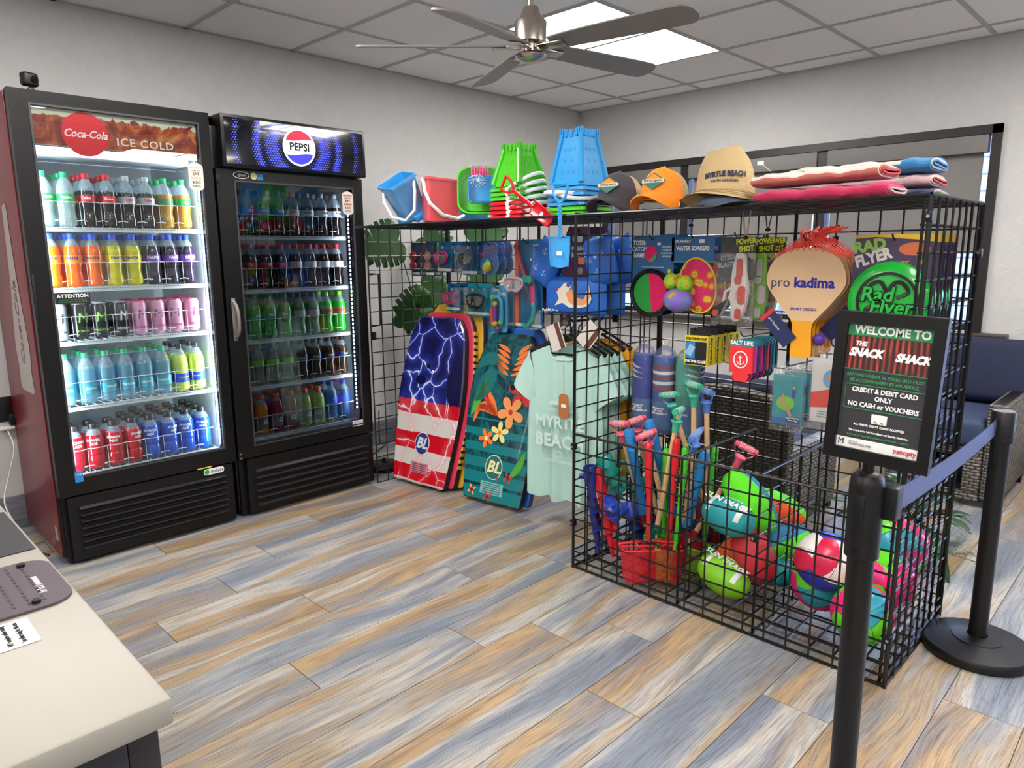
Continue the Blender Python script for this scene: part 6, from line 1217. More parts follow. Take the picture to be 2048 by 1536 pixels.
def anchor(nm, foot, head, c, hc, spin=0, s=1):
    """screw-in sand anchor: hollow tapered tube, spiral flange, T handle"""
    L = (V(head)-V(foot)).length; t = thing('sand_anchor', nm, 'sand anchor', foot, aim(foot, head, spin), 'sand anchors in the bin')
    MB().lathe([(0, 0), (.006, .005), (.020*s, L*.35), (.024*s, L*.8), (.025*s, L), (.021*s, L), (.020*s, L*.85), (0, L*.85)], 18).build('tube', c, t)
    n = 66; R_ = .045*s; m = MB()
    def hx(i, k): a = 2*PI*i/22; z = .03+(L*.62)*i/n; rr_ = (.012+.010*i/n)*s if k == 0 else R_*(.55+.45*min(1, i/20)); return (rr_*cos(a), rr_*sin(a), z+(.0 if k == 0 else -.002))
    m.add([hx(i, k) for i in range(n+1) for k in (0, 1)], [(2*i, 2*i+1, 2*i+3, 2*i+2) for i in range(n)]); m.add([V(hx(i, k))+V((0, 0, .0025)) for i in range(n+1) for k in (0, 1)], [(2*i, 2*i+2, 2*i+3, 2*i+1) for i in range(n)]); m.build('spiral_flange', c, t)
    if hc: MB().cyl((-.055*s, 0, L-.03), (.055*s, 0, L-.03), .013*s, n=12).lathe([(.027*s, L-.07), (.03*s, L-.06), (.03*s, L-.01), (.027*s, L)], 18).cyl((.0, -.03, L-.045), (0, -.05, L-.045), .011, n=10).build('t_handle', hc, t)
    MB().lathe([(.0247*s, L*.62), (.0252*s, L*.78)], 12, a0=PI*1.2, a1=PI*1.8).build('price_label', paper, t)
    return t
anchor('navy sand anchor standing in the left front corner of the bin', (-2.70, -2.325, .055), (-2.715, -2.285, .44), anm[0], anm[0])
anchor('red sand anchor upside down beside the navy one', (-2.695, -2.398, .06), (-2.69, -2.305, .43), anm[1], None, .5, 1.0)
MB()
anchor('teal sand anchor with big T handle lying on top of the corner ones', (-2.64, -2.40, .30), (-2.665, -2.315, .475), anm[2], anm[2], .4, 1.15)
anchor('blue sand anchor with its open tube facing out', (-2.70, -2.42, .21), (-2.745, -2.405, .345), anm[3], None, 0, .85)
anchor('navy sand anchor behind in the left back corner', (-2.42, -2.32, .055), (-2.45, -2.31, .43), anm[0], anm[2], .8)
anchor('teal sand anchor behind the blue one', (-2.48, -2.38, .055), (-2.44, -2.33, .34), anm[2], anm[2], .3, 1.2)
anchor('dark blue sand anchor at the bottom behind the others', (-2.52, -2.42, .055), (-2.50, -2.33, .24), anm[0], anm[3], .3, 1.2)
t = thing('mesh_toy_bag', 'dark red mesh bag slumped at the back of the shovel bin', 'mesh bag', (-2.36, -2.62, .045)); pillow(MB(), (0, 0, .12), .14, .24, .05).build('bag', mat('dark_red_mesh', (110, 24, 40), .8, bump=.6, bscale=120), t, rot=(0, 0, -1.2))
MB().tube([(0, 0, .24), (.01, 0, .27), (0, .01, .285)], .004, 5).build('drawstring', mat('dark_red_mesh'), t)

# balls
lace = mat('white_lace', (236, 240, 236), .6)
def football(nm, c, cols, loc, rot, r=.09, L=.15, words=None, wc=None, bandc=None, text2=None):
    t = thing('foam_football', nm, 'football', loc, (0, 0, 0), 'toy footballs in the bin'); t.rotation_euler = rot
    def mf(i, j): return (i*len(cols))//24
    def f(u, v): a = PI*v; z = -L*cos(a); rr_ = r*abs(sin(a))**.82*(1-.0); return (rr_*cos(2*PI*u), rr_*sin(2*PI*u), z)
    MB().grid(f, 24, 20, wu=True, mf=mf).build('ball_skin', cols, t)
    prof_ = lambda z: r*(1-(z/L)**2)**.41
    if bandc:
        for s_ in (-1, 1):
            m = MB(); m.grid(lambda u, v: ((prof_(s_*L*(.50+.17*v))+.0008)*cos(PI*1.5+(u-.5)*3.6), (prof_(s_*L*(.50+.17*v))+.0008)*sin(PI*1.5+(u-.5)*3.6), s_*L*(.50+.17*v)), 20, 3); m.build('white_band', bandc, t)
    m = MB()
    for q in range(8): z = -L*.3+L*.6*q/7; y = -(prof_(z)+.001); m.tube([(-.013, y+.001, z), (0, y-.002, z), (.013, y+.001, z)], .003, 4)
    m.tube([(0, -(prof_(-L*.34+L*.68*k/10)+.001), -L*.34+L*.68*k/10) for k in range(11)], .0025, 4); lc_ = m.build('laces', lace, t); 
    if words:
        w = text(words, .036, wc or lace, t, (prof_(0)*.78, -(prof_(0)*.62)-.003, 0), rot=(PI/2, -PI/2, .9), bold=.03, sx=1)
    return t
teal_f, lime_f, red_f, gr_f, or_f, tq = mat('teal_football', (34, 160, 168), .5, bump=.2, bscale=500), mat('lime_football', (130, 206, 36), .5, bump=.2, bscale=500), mat('red_football', (206, 44, 58), .5, bump=.2, bscale=500), mat('neon_green_skin', (96, 232, 24), .5, bump=.5, bscale=300), mat('neon_orange_skin', (252, 92, 24), .5, bump=.5, bscale=300), mat('blue_dimple_skin', (34, 140, 190), .5, bump=.5, bscale=300)
AX = lambda dx, dy, dz, spin=0: (V((dx, dy, dz)).to_track_quat('Z', 'Y') @ Euler((0, 0, spin)).to_quaternion()).to_euler()
football('teal football with white band on top at the left of the ball bin', None, [teal_f], (-2.60, -2.852, .335), AX(-.1, -1, -.12, 2.6), .068, .105, 'SUN IMAGE', lace, lace)
football('neon green and blue football standing tilted behind the teal one', None, [gr_f, gr_f, tq], (-2.50, -2.885, .375), AX(.1, -.6, -.75, 1.8), .075, .135, None)
football('orange and neon green football at the back of the ball bin', None, [or_f, gr_f, gr_f], (-2.32, -2.90, .305), AX(.1, -1, -.2, 2.2), .07, .13, None)
football('neon green football with blue underside right of the divider', None, [gr_f, gr_f, tq], (-2.40, -2.99, .215), AX(.9, -.5, .3, 2.5), .064, .10, None)
football('plain red football leaning between teal and lime ones', None, [red_f], (-2.56, -2.94, .20), AX(-.1, -.5, -.85, 1), .072, .11, None)
football('lime green football with white laces at the bottom front', None, [lime_f], (-2.645, -2.868, .118), AX(-.1, -1, -.25, 2.4), .068, .105, 'SUN IMAGE', lace, lace)
football('teal football on the bin floor behind the lime one', None, [teal_f], (-2.45, -2.95, .115), AX(-.1, -1, -.1, 1), .066, .10, None, None, lace)
football('small orange and green football behind the lime one', None, [or_f, gr_f], (-2.49, -2.84, .16), AX(.5, -.6, .5, 1), .055, .085, None)
def volley(nm, loc, rot, r, cols, seed=0, words=None):
    t = thing('volleyball', nm, 'volleyball', loc, (0, 0, 0), 'volleyballs in the bin'); t.rotation_euler = rot; nu, nv = 150, 96
    def mf(i, j):
        a = 2*PI*(i+.5)/nu; b_ = PI*(j+.5)/nv; x, y, z = cos(a)*sin(b_), sin(a)*sin(b_), -cos(b_); ax = max((abs(x), 0), (abs(y), 1), (abs(z), 2))[1]
        p, q_ = ((y, z), (z, x), (x, y))[ax]; main = (x, y, z)[ax]; u_ = p/abs(main)+.35*(q_/abs(main))**2*(1 if main > 0 else -1); k = int(u_+1.0) if u_ < 1 else 1
        k = max(0, min(1, k)); return (k+ax*2+(1 if main < 0 else 0)+seed) % len(cols)
    MB().ball((0, 0, 0), r, nu=nu, nv=nv, mf=mf).build('panels', cols, t)
    m = MB(); 
    for ax in range(3):
        for k in (0, 1):
            pts = []
            for i in range(13): s_ = -1+2*i/12; v_ = [0, 0, 0]; v_[ax] = 1; v_[(ax+1) % 3] = k*.999; v_[(ax+2) % 3] = s_; pts.append(V(v_).normalized()*(r+.0002))
            m.tube(pts, .0009, 4); m.tube([-p for p in pts], .0009, 4)
    m.build('seams', mat('dark_seam', (60, 60, 70), .6), t)
    MB().box(-.012, .012, -.0005, .0005, -.016, .016).build('barcode_label', paper, t, loc=(0, -r-.0002, -.01), smooth=False)
    return t
vp, vg, vt = mat('neon_pink_panel', (250, 36, 128), .35, coat=.2), mat('neon_green_panel', (104, 228, 26), .35, coat=.2), mat('turquoise_panel', (40, 164, 186), .35, coat=.2)
vb, vw, vr = mat('royal_blue_panel', (40, 58, 186), .35, coat=.2), mat('white_panel', (234, 228, 222), .35, coat=.2), mat('cherry_panel', (214, 24, 72), .35, coat=.2)
volley('blue, white and red volleyball on top of the neon ones', (-2.58, -3.205, .262), (.5, .4, .8), .10, [vb, vw, vr, vw, vb])
volley('neon volleyball under the blue and white one, front left', (-2.50, -3.165, .142), (1.1, .2, .3), .098, [vg, vp, vt, vg, vp], 1)
volley('neon pink and green volleyball in the front corner of the bin', (-2.625, -3.352, .14), (.3, .9, .2), .098, [vg, vp, vg, vt, vp], 2)
volley('neon volleyball in the middle behind the stanchion', (-2.42, -3.352, .19), (.9, .1, 1.2), .10, [vp, vg, vt, vg, vp], 3)
volley('neon volleyball at the back right, highest of the neon ones', (-2.285, -3.352, .268), (.2, .4, 2.0), .10, [vg, vp, vt, vp, vg], 4)
# ================================================================ STANCHIONS AND SIGN
mb_ = mat('matte_black_post', (13, 13, 14), .42, spec=.4)
def stanchion(nm, x, y, h, capm, sign=False, yaw=0):
    t = thing('stanchion', nm, 'stanchion', (x, y, 0), (0, 0, yaw), 'belt stanchions')
    MB().lathe([(0, 0), (.155, 0), (.16, .006), (.16, .026), (.155, .034), (.075, .05), (.074, .053), (.033, .06), (.03, .06)], 48).build('base', mb_, t)
    MB().lathe([(.0268, .05), (.0268, h-.19 if sign else h)], 28).build('pole', mb_, t)
    if sign: MB().lathe([(.0285, h-.19), (.034, h-.185), (.034, h-.03), (.031, h-.012), (.02, h-.002), (.0, h)], 28).build('collar', mb_, t); MB().cyl((0, 0, h-.01), (0, 0, h+.06), .012, n=14).build('sign_neck', mb_, t)
    else: MB().lathe([(.0285, h-.10), (.0335, h-.098), (.0335, h-.003), (.031, h), (0, h)], 28).build('collar', mb_, t); MB().cyl((0, 0, h), (0, 0, h+.0015), .0295, n=28).build('cap_disc', capm, t)
    for a in (PI, 0): m = MB(); m.T = Matrix.Rotation(a, 4, 'Z'); m.bbox(.031, .037, -.009, .009, h-.16, h-.045, .002); m.build('belt_slot', blackp, t)
    return t
st1 = stanchion('near black belt stanchion carrying the framed welcome sign', -3.44, -3.580, .864, None, True)
st2 = stanchion('far black belt stanchion with a round weighted base beside the sofa', -2.345, -3.625, .815, mat('grey_cap_disc', (120, 120, 122), .4))
bs = thing('stanchion_belt', 'navy blue retractable belt stretched between the two black stanchions', 'barrier belt', (-3.415, -3.620, .806))
MB().bbox(-.022, .022, -.018, .018, -.042, .03, .005).build('belt_cassette', mb_, bs)
p0, p1 = V((.02, -.006, -.008)), V((1.04, .006, -.038)); m = MB(); n = 24
def bf_(u, v, s_): p = p0.lerp(p1, u); return (p.x, p.y+s_*.0008, p.z+(v-.5)*.052-.030*sin(PI*u)*.4)
m.grid(lambda u, v: bf_(u, v, -1), n, 2).grid(lambda u, v: bf_(1-u, v, 1), n, 2).build('belt_webbing', mat('slate_blue_webbing', (74, 82, 128), .45, bump=.2, bscale=400), bs)
sg = thing('welcome_sign', 'black framed welcome sign mounted on the near stanchion', 'sign', (-3.47, -3.604, 1.04), (0, 0, 0)); sg.scale = (.87, 1, .965); sg.rotation_euler = (0, 0, -PI/2); sg.rotation_euler = (Matrix.Rotation(-PI/2, 4, 'Z') @ Matrix.Rotation(.035, 4, 'Y')).to_euler()
w_, h_ = .226, .312; f_ = .025
for (a, b, c, d_) in ((-w_/2, w_/2, h_/2-f_, h_/2), (-w_/2, w_/2, -h_/2, -h_/2+f_), (-w_/2, -w_/2+f_, -h_/2+f_, h_/2-f_), (w_/2-f_, w_/2, -h_/2+f_, h_/2-f_)): MB().box(a, b, -.012, .008, c, d_).build('frame_rail', mb_, sg, smooth=False)
MB().box(-w_/2+.01, w_/2-.01, .001, .007, -h_/2+.01, h_/2-.01).build('back_board', blackp, sg, smooth=False)
iw, ih = w_/2-f_, h_/2-f_
po = MB().box(-iw, iw, -.003, 0, -ih, ih).build('poster', mat('charcoal_poster', (58, 58, 62), .35), sg, smooth=False)
gp_ = mat('sign_green', (48, 140, 84), .4); gt2 = mat('sign_green_text', (62, 156, 98), .4)
Z = lambda f: ih-2*ih*f
MB().box(-iw, iw, -.004, -.003, Z(.092), Z(0)).build('green_banner', gp_, po, smooth=False)
text('WELCOME TO', .0235, whtp, po, (.004, -.0045, Z(.047)), bold=.03, sx=1.02)
bq = NT('red_bamboo_print', .4); X = bq.xyz(); ww = bq.n('ShaderNodeTexWave', bands_direction='X'); ww.inputs['Scale'].default_value = 26; ww.inputs['Distortion'].default_value = 1.2; bq.l(bq.tc, ww.inputs['Vector']); nq = bq.noise(bq.map((60, 1, 18)), 1, 2)
bq.col(bq.mix(bq.ramp(nq, [(.4, (0, 0, 0)), (.6, (230, 230, 230))]), bq.ramp(ww.outputs['Fac'], [(.2, (52, 30, 30)), (.6, (120, 50, 44)), (.9, (190, 74, 60))]), (60, 44, 44)))
MB().box(-iw, iw, -.0038, -.003, Z(.355), Z(.095)).build('bamboo_picture', bq.m, po, smooth=False)
text('THE', .013, whtp, po, (-.058, -.0045, Z(.155)), shear=.3, bold=.05); text('SNACK', .0225, whtp, po, (-.046, -.0045, Z(.225)), shear=.3, bold=.06, sx=.95); text('SHACK', .0225, whtp, po, (.052, -.0045, Z(.235)), shear=.3, bold=.06, sx=.95)
MB().box(-iw, iw, -.004, -.003, Z(.364), Z(.357)).build('green_rule', gp_, po, smooth=False)
text('ANYONE UNDER 16 YEARS OLD MUST', .0092, gt2, po, (.0, -.0035, Z(.405)), bold=.01, sx=1.03); text('BE ACCOMPANIED BY AN ADULT.', .0092, gt2, po, (.0, -.0035, Z(.447)), bold=.01, sx=1.03)
for (a, b, c, d_) in ((-iw+.006, iw, .478, .484), (-iw+.006, iw, .672, .678), (-iw+.006, -iw+.0072, .478, .678)): MB().box(a, b, -.004, -.003, Z(d_), Z(c)).build('green_rule', gp_, po, smooth=False)
for s_2, f in (('CREDIT & DEBIT CARD', .52), ('ONLY', .578), ('NO CASH or VOUCHERS', .638)): text(s_2, .0135, whtp, po, (.003, -.0035, Z(f)), bold=.035, sx=1.0)
cdp = MB().box(-.017, .016, -.004, -.003, Z(.775), Z(.70)).build('payment_card_print', paper, po, smooth=False); text('Pay    Pay', .0055, grey, cdp, (0, -.0045, Z(.76)))
text('ALL MAJOR CREDIT CARDS ACCEPTED', .0062, whtp, po, (.0, -.0035, Z(.80)), bold=.03); text('This area is under 24/7 Surveillance and Security Monitoring', .0055, whtp, po, (.0, -.0035, Z(.852)), bold=.03, sx=.95); text('Employees and Guest will be prosecuted for ANY theft or vandalism', .0050, gt2, po, (.0, -.0035, Z(.89)), bold=.02, sx=.95)
MB().box(-iw, iw, -.004, -.003, Z(1), Z(.92)).build('white_band', paper, po, smooth=False)
text('M', .019, ink, po, (-iw+.011, -.0045, Z(.958))); text('MARKETSQUARE', .0065, grey, po, (-.035, -.0045, Z(.965))); text('BROUGHT BY', .003, grey, po, (-.05, -.0045, Z(.945))); text('panopty', .0145, mat('logo_red', (214, 50, 66), .5), po, (.060, -.0045, Z(.957)), bold=.02)

# black tube frame and weighted base behind the left wire panel
t = thing('tube_frame', 'black rectangular tube frame hooked beside the black cooler', 'frame', (-2.665, -.722, .92)); MB().tube([(-.03, 0, 0), (.028, 0, 0), (.028, 0, .285), (-.03, 0, .285)], .007, 8).build('frame', mb_, t); MB().bbox(-.03, -.012, -.012, .012, -.08, -.035, .003).build('bracket', mb_, t)
t = thing('weighted_base', 'black round weighted floor base behind the left wire panel', 'base', (-2.50, -.50, 0)); MB().lathe([(0, 0), (.10, 0), (.104, .005), (.104, .03), (.098, .036), (.03, .045), (0, .046)], 36).build('disc', mb_, t); MB().tube([(.0, .0, .04), (.0, .0, .07)], .012, 10).build('socket', mb_, t)
pw = spline([(-2.62, -.35, .005), (-2.45, -.25, .006), (-2.35, -.32, .1), (-2.25, -.1, .05), (-2.2, -.03, .25)]); tag(MB().tube(pw, .004, 6).build('power_cord', blackp), 'black power cord running up the wall behind the left wire panel', 'cord')

# ================================================================ WICKER SEATING
def wicker(nm, c1_, c2_, sc=1.0):
    q = NT(nm, .45); X = q.xyz(); h = q.math('ADD', X[0], X[1]); a = 60*sc
    row = q.math('FLOOR', q.math('MULTIPLY', X[2], a)); odd = q.math('MODULO', q.math('ABSOLUTE', row), 2)
    u = q.math('ADD', q.math('MULTIPLY', h, a*.42), q.math('MULTIPLY', odd, .5)); fu = q.math('ABSOLUTE', q.math('SUBTRACT', q.math('FRACT', q.math('ADD', u, 50)), .5)); fz = q.math('ABSOLUTE', q.math('SUBTRACT', q.math('FRACT', q.math('MULTIPLY', X[2], a)), .5))
    hgt = q.math('MULTIPLY', q.math('SUBTRACT', 1, q.math('POWER', q.math('MULTIPLY', fu, 2), 3)), q.math('SUBTRACT', 1, q.math('POWER', q.math('MULTIPLY', fz, 2), 2)))
    n = q.noise(q.map((3, 3, 60)), 6, 3); q.bump(hgt, .9, .006); q.col(q.mix(1, q.ramp(hgt, [(.05, (14, 14, 16)), (.5, (200, 200, 200))]), q.ramp(n, [(.35, c1_), (.65, c2_)]), 'MULTIPLY')); return q.m
wk1 = wicker('dark_brown_wicker', (70, 66, 64), (120, 112, 104)); wk2 = wicker('grey_brown_wicker', (112, 106, 100), (176, 168, 158))  # same wicker twice; the darker copy paints in the shade on the chair back
nav = mat('navy_outdoor_fabric', (28, 35, 64), .8, bump=.15, bscale=25, vary=.05); navl = mat('slate_seat_fabric', (52, 66, 98), .75, bump=.1, bscale=25)
def cushion(m, x0, x1, y0, y1, z0, z1, b=.03):
    m.bbox(x0, x1, y0, y1, z0, z1, b, n=4); return m
t = thing('wicker_armchair', 'grey-brown wicker armchair with navy cushions under the window, right of the rack', 'armchair', (-.45, -3.13, 0))
MB().bbox(-.81, -.12, -3.40, -3.31, .04, .55, .02).build('armrest', wk2, t, w=True); MB().bbox(-.81, -.12, -2.95, -2.86, .04, .55, .02).build('armrest', wk2, t, w=True)
MB().bbox(-.20, -.10, -3.31, -2.95, .04, .62, .02).build('back_frame', wk2, t, w=True)
MB().bbox(-.80, -.2, -3.31, -2.95, .26, .31, .01).build('seat_frame', wk2, t, w=True)
m = MB(); m.bbox(-.81, -.77, -3.31, -2.95, .03, .075, .01).bbox(-.81, -.77, -3.31, -3.23, .075, .27, .008).bbox(-.81, -.77, -3.03, -2.95, .075, .27, .008); m.build('front_apron', wk2, t, w=True)
for y in (-3.38, -2.88):
    for x in (-.79, -.15): MB().box(x-.02, x+.02, y-.015, y+.015, 0, .04).build('foot', blackp, t, w=True, smooth=False)
cushion(MB(), -.83, -.25, -3.305, -2.955, .32, .455).build('seat_cushion', navl, t, w=True)
m = MB(); cushion(m, -.14, .0, -.27, .22, 0, .36, .05); m.build('back_cushion', nav, t, loc=V((-.20, -3.14, .45))-t.location, rot=(0, .18, 0))
t = thing('wicker_armchair', 'dark wicker armchair with navy cushion seen from behind through the rack', 'armchair', (-1.56, -2.45, 0))
bk = [(-.32, 0), (-.32, .5), (-.28, .575), (-.2, .61), (0, .635), (.2, .61), (.28, .575), (.32, .5), (.32, 0)]
m = MB(); m.T = Matrix.Translation((-1.88, -2.44, .03)) @ Matrix.Rotation(-PI/2, 4, 'Z'); m.prism([(p[0], p[1]) for p in bk], 0, .06); m.build('backrest', wk1, t, w=True, smooth=False)
m = MB(); m.T = Matrix.Translation((-1.85, -2.44, .03)) @ Matrix.Rotation(-PI/2, 4, 'Z'); m.tube([(p[0], 0, p[1]) for p in bk[1:-1]], .026, 10); m.build('top_rail', wk2, t, w=True)
MB().bbox(-1.86, -1.26, -2.765, -2.69, .03, .41, .02).build('armrest', wk2, t, w=True); MB().bbox(-1.86, -1.26, -2.19, -2.12, .03, .41, .02).build('armrest', wk2, t, w=True)
MB().bbox(-1.84, -1.25, -2.69, -2.19, .16, .26, .01).build('seat_frame', wk1, t, w=True)
for y in (-2.74, -2.15):
    for x in (-1.83, -1.30): MB().box(x-.02, x+.02, y-.015, y+.015, 0, .035).build('foot', blackp, t, w=True, smooth=False)
cushion(MB(), -1.80, -1.24, -2.685, -2.195, .265, .36).build('seat_cushion', nav, t, w=True)
m = MB(); cushion(m, -.07, .07, -.24, .24, 0, .38, .05); m.build('back_cushion', nav, t, loc=V((-1.74, -2.44, .33))-t.location, rot=(0, -.08, 0))

# ================================================================ PLANTS
lf = mat('deep_green_leaf', (44, 84, 40), .4, vary=.3, vscale=14); lf2 = mat('glossy_dark_leaf', (46, 78, 44), .3, vary=.35, vscale=14); stem = mat('green_stem', (70, 92, 50), .5); fern = mat('grey_green_fern', (104, 128, 96), .6)
def monstera(par, base, c, size, facing, droop, roll):
    """one split leaf on its own stem; notches cut between the ribs"""
    pts = []; N = 7
    def half(sg):
        o_ = [(0, .0)]
        out = [(0.02, -.06), (.26, -.15), (.46, -.06)]
        for k in range(N-1):
            a = k/(N-1); w = .54*sin(PI*(.38+.55*a))**.7+.03; z0 = .0+.86*a**1.1; z1 = z0+.124
            out += [(w*1.0, z0+.02), (w*1.0, z1-.004), (w*(.50 if k % 2 else .66), z1-.006)]
        out += [(.12, .96)]; return [(sg*x, z) for x, z in out]
    R_ = half(1); L_ = half(-1); outline = R_+[(0, 1.04)]+L_[::-1]
    t_ = MB(); n = len(R_)
    vs = []; ax = []
    for (x, z) in R_: ax.append((0, z if z > 0 else max(z, -.02)))
    def cv(x, z): return (x*size, (-.10*abs(x)*1.2+.18*z*z*droop)*size, z*size)
    for (x, z), (x2, z2) in zip(R_, ax): vs += [cv(x, z), cv(x*.5, (z+z2)/2*.5+z*.5), cv(0, z2), cv(-x*.5, (z+z2)/2*.5+z*.5), cv(-x, z)]
    vs.append(cv(0, 1.04)); fs = []
    for i in range(n-1):
        for k in range(4): fs.append((5*i+k, 5*i+5+k, 5*i+6+k, 5*i+1+k))
    for k in range(4): fs.append((5*(n-1)+k, 5*n, 5*(n-1)+k+1))
    t_.T = Matrix.Translation(c) @ Matrix.Rotation(facing, 4, 'Z') @ Matrix.Rotation(roll, 4, 'Y') @ Matrix.Rotation(-droop, 4, 'X')
    t_.add(vs, fs); lfo = t_.build('leaf', lf, par, w=True); md = lfo.modifiers.new('thick', 'SOLIDIFY'); md.thickness = .0015
    mid = V(base).lerp(V(c), .6)+V((0, 0, .12)); MB().tube(spline([base, mid, c], 6), .004, 6).build('stem', stem, par, w=True)
t = thing('monstera_plant', 'artificial split-leaf plant in the corner behind the left wire panel', 'plant', (-1.90, -.28, 0))
MB().lathe([(0, 0), (.10, 0), (.13, .22), (.135, .24), (.12, .24), (.115, .21), (0, .21)], 30).build('pot', mat('black_pot', (30, 30, 32), .5), t)
bs_ = (-1.90, -.28, .22); fc = -.85
for (c, s_, dr, ro, f2) in (((-2.18, -.28, 1.40), .27, -.3, -1.9, 0), ((-1.93, -.25, 1.42), .25, -.2, 2.2, .1), ((-1.55, -.3, 1.40), .26, .1, 1.3, 0), ((-2.0, -.3, 1.10), .25, .3, 2.0, .2), ((-1.98, -.35, .98), .30, .2, -2.05, 0), ((-1.96, -.42, .90), .27, .1, -2.7, .2), ((-1.84, -.3, .86), .25, .2, 2.9, -.1), ((-1.98, -.38, .58), .28, .1, -2.5, 0), ((-1.75, -.4, .95), .25, .2, 2.2, .1), ((-1.62, -.45, .75), .22, .1, 2.4, -.2), ((-1.65, -.4, 1.15), .22, .2, 1.5, 0)): monstera(t, bs_, c, s_, fc+f2, dr, ro)
def leafm(m, base, dir_, L, w, bend=.3, nseg=7):
    d_ = V(dir_).normalized(); sd = d_.cross(V((0, 0, 1))).normalized(); up = sd.cross(d_); vs = []
    for i in range(nseg+1):
        u_ = i/nseg; c = V(base)+d_*L*u_-V((0, 0, 1))*bend*L*u_*u_+up*.0; k = w*sin(PI*min(.98, max(.04, u_)))**.8
        vs += [c+sd*k, c-V((0, 0, .12*k)), c-sd*k]
    m.add(vs, [(3*i+k, 3*i+3+k, 3*i+4+k, 3*i+1+k) for i in range(nseg) for k in (0, 1)])
t = thing('leafy_plant', 'low artificial leafy plant with fern sprigs on the floor right of the rack', 'plant', (-1.62, -3.20, 0))
MB().lathe([(0, 0), (.055, 0), (.07, .13), (.072, .14), (.062, .14), (.058, .12), (0, .12)], 26).build('pot', mat('grey_glass_pot', (70, 80, 80), .25), t)
ci = V((-1.62, -3.20, .13)); random.seed(5)
for k in range(34):
    a = 2*PI*k/34*2.3; e = random.uniform(.1, 1.2); L = random.uniform(.16, .30); d_ = V((cos(a)*cos(e), sin(a)*cos(e), sin(e))); b0 = ci+d_*random.uniform(.03, .16)
    m = MB(); leafm(m, b0, d_, L, random.uniform(.026, .048), random.uniform(.3, .8)); o = m.build('leaf', lf2, t, w=True); md = o.modifiers.new('thick', 'SOLIDIFY'); md.thickness = .001
    MB().tube([ci, b0], .0022, 5).build('stem', stem, t, w=True)
for (ca, nn) in ((V((-1.80, -3.42, .10)), 9), (V((-1.55, -2.98, .14)), 8)):
    for k in range(nn):
        a = random.uniform(0, 2*PI); d_ = V((cos(a), sin(a), random.uniform(-.25, .6))).normalized(); L = random.uniform(.10, .17); m = MB(); m.tube([ci, ca, ca+d_*L], .0012, 4)
        for q in range(16):
            p = ca+d_*L*(q+1)/16; a2 = random.uniform(0, 2*PI); m.tube([p, p+V((cos(a2), sin(a2), random.uniform(-.3, .6)))*.022], .0011, 3)
        m.build('fern_sprig', fern, t, w=True)['kind'] = 'stuff'

# ================================================================ COUNTER
t = thing('counter', 'white topped service counter with dark cabinet at the lower left', 'counter', (-5.45, -2.5, 0))
MB().bbox(-6.25, -4.75, -3.386, -1.55, .872, .90, .004).build('worktop', mat('cream_laminate', (137, 133, 122), .4, vary=.02), t, w=True)
cabm = mat('dark_cabinet_laminate', (28, 25, 28), .5)
MB().bbox(-6.24, -4.79, -3.355, -1.56, .0, .872, .003).build('cabinet', cabm, t, w=True); MB().bbox(-4.79, -4.762, -3.375, -1.56, .0, .872, .003).build('end_panel', cabm, t, w=True); MB().bbox(-4.86, -4.79, -3.376, -3.355, 0, .872, .002).build('corner_post', cabm, t, w=True)
fl_r = (0, 0, PI/2)
t = thing('counter_notice', 'black notice card with white and green lettering on the counter', 'sign', (-4.90, -2.78, .9005)); MB().box(-.16, .145, -.105, .105, 0, .001).build('card', mat('black_notice', (34, 32, 38), .5), t, smooth=False)
text('ALL MAJOR CREDIT CARDS ACCEPTED', .0125, whtp, t, (.105, -.0, .0012), rot=fl_r, bold=.04, sx=.62); MB().box(.098, .128, .055, .075, .001, .0014).build('logo_patch', paper, t, smooth=False); text('tap to pay', .03, mat('bright_green_text', (50, 170, 60), .5), t, (.04, -.03, .0012), rot=fl_r, bold=.04)
t = thing('counter_pad', 'dark dimpled rounded pad lying on the counter', 'pad', (-4.90, -3.015, .9005)); m = MB(); p = rr(.29, .165, .03, 6); m.add([(a, b, 0) for a, b in p]+[(a, b, .003) for a, b in p], [tuple(range(len(p), 2*len(p)))]+[(i, (i+1) % len(p), len(p)+(i+1) % len(p), len(p)+i) for i in range(len(p))]); m.build('pad_sheet', mat('plum_grey_pad', (72, 62, 70), .5), t, smooth=False)
m = MB()
for i in range(16):
    for j in range(11): m.box(-.12+.0155*i, -.117+.0155*i, -.066+.013*j, -.058+.013*j, .003, .0036)
m.build('dimples', mat('dark_dimples', (52, 44, 50), .5), t, smooth=False)['kind'] = 'stuff'
text('HF 3.2.1 Downloads', .012, mat('pale_pad_print', (200, 192, 196), .5), t, (.118, -.012, .0032), rot=fl_r, bold=.02, sx=.6)
for (a, b) in ((.105, -.066), (.115, .066)): MB().cyl((a, b, .003), (a, b, .007), .005, n=10).build('rubber_bump', blackp, t)
t = thing('paper_label', 'white paper label with lines of black print on the counter', 'label', (-4.875, -3.143, .9005)); MB().box(-.09, .064, -.034, .034, 0, .0008).build('sheet', paper, t, smooth=False)
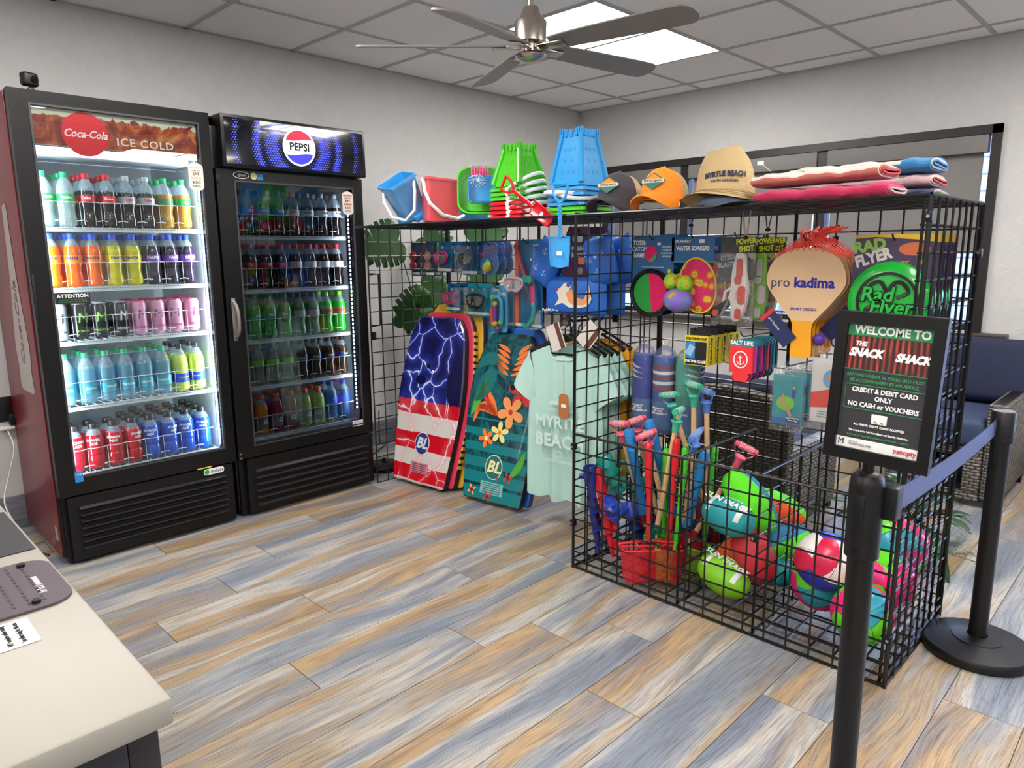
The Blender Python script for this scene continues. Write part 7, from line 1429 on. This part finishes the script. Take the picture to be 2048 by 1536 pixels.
for q, s_2 in enumerate(('less effort using for this area', 'NYT complete online catalog', 'The PROJ for command by', 'To Create System and Store', 'Please scan the barcode')): text(s_2, .0078, ink, t, (.05-.012*q, 0, .001), rot=fl_r, sx=.62)
text('ATTENTION', .016, ink, t, (-.015, 0, .001), rot=fl_r, bold=.04, sx=.7)

# ================================================================ CEILING FAN
nk_ = mat('satin_nickel', (186, 178, 168), .26, 1); blm = mat('silver_grey_blade', (134, 130, 126), .45)
t = thing('ceiling_fan', 'brushed nickel ceiling fan with five grey blades', 'ceiling fan', (-2.735, -1.975, 2.105))
MB().cyl((0, 0, .15), (0, 0, .385), .0125, n=16).build('downrod', nk_, t); MB().lathe([(.012, .343), (.05, .365), (.06, .39), (0, .39)], 28).build('canopy', nk_, t)
MB().lathe([(.022, .168), (.03, .166), (.046, .122), (.062, .116), (.066, .108), (.064, .035), (.05, .03), (.03, .028), (.03, -.002), (.055, -.006), (.066, -.014), (.06, -.024), (.035, -.036), (0, -.04)], 40).build('motor_housing', nk_, t)
for k in range(5):
    a = rad((64, 137, 199, 279, 351)[k]); T = Matrix.Rotation(a, 4, 'Z') @ Matrix.Rotation(rad((0, 0, 4.5, 0, 0)[k]), 4, 'Y') @ Matrix.Rotation(rad(-13), 4, 'X')
    m = MB(); m.T = Matrix.Translation((0, 0, .012)) @ T; m.bbox(.04, .155, -.024, .024, -.004, .004, .002); br = m.build('blade_iron', nk_, t)
    ol_ = [(.10, -.045), (.20, -.056), (.45, -.064), (.62, -.066), (.665, -.058), (.69, -.03), (.695, .01), (.68, .045), (.64, .060), (.45, .058), (.20, .050), (.10, .040)]
    sp2 = [(p.x, p.y) for p in spline([(x, y, 0) for x, y in ol_+[ol_[0]]], 3)][:-1]; nn_ = len(sp2)
    m = MB(); m.T = Matrix.Translation((0, 0, .017)) @ T; m.add([(x, y, 0) for x, y in sp2]+[(x, y, .006) for x, y in sp2], [tuple(range(nn_-1, -1, -1)), tuple(range(nn_, 2*nn_))]+[(i, (i+1) % nn_, nn_+(i+1) % nn_, nn_+i) for i in range(nn_)]); m.build('blade', blm, t, smooth=False)
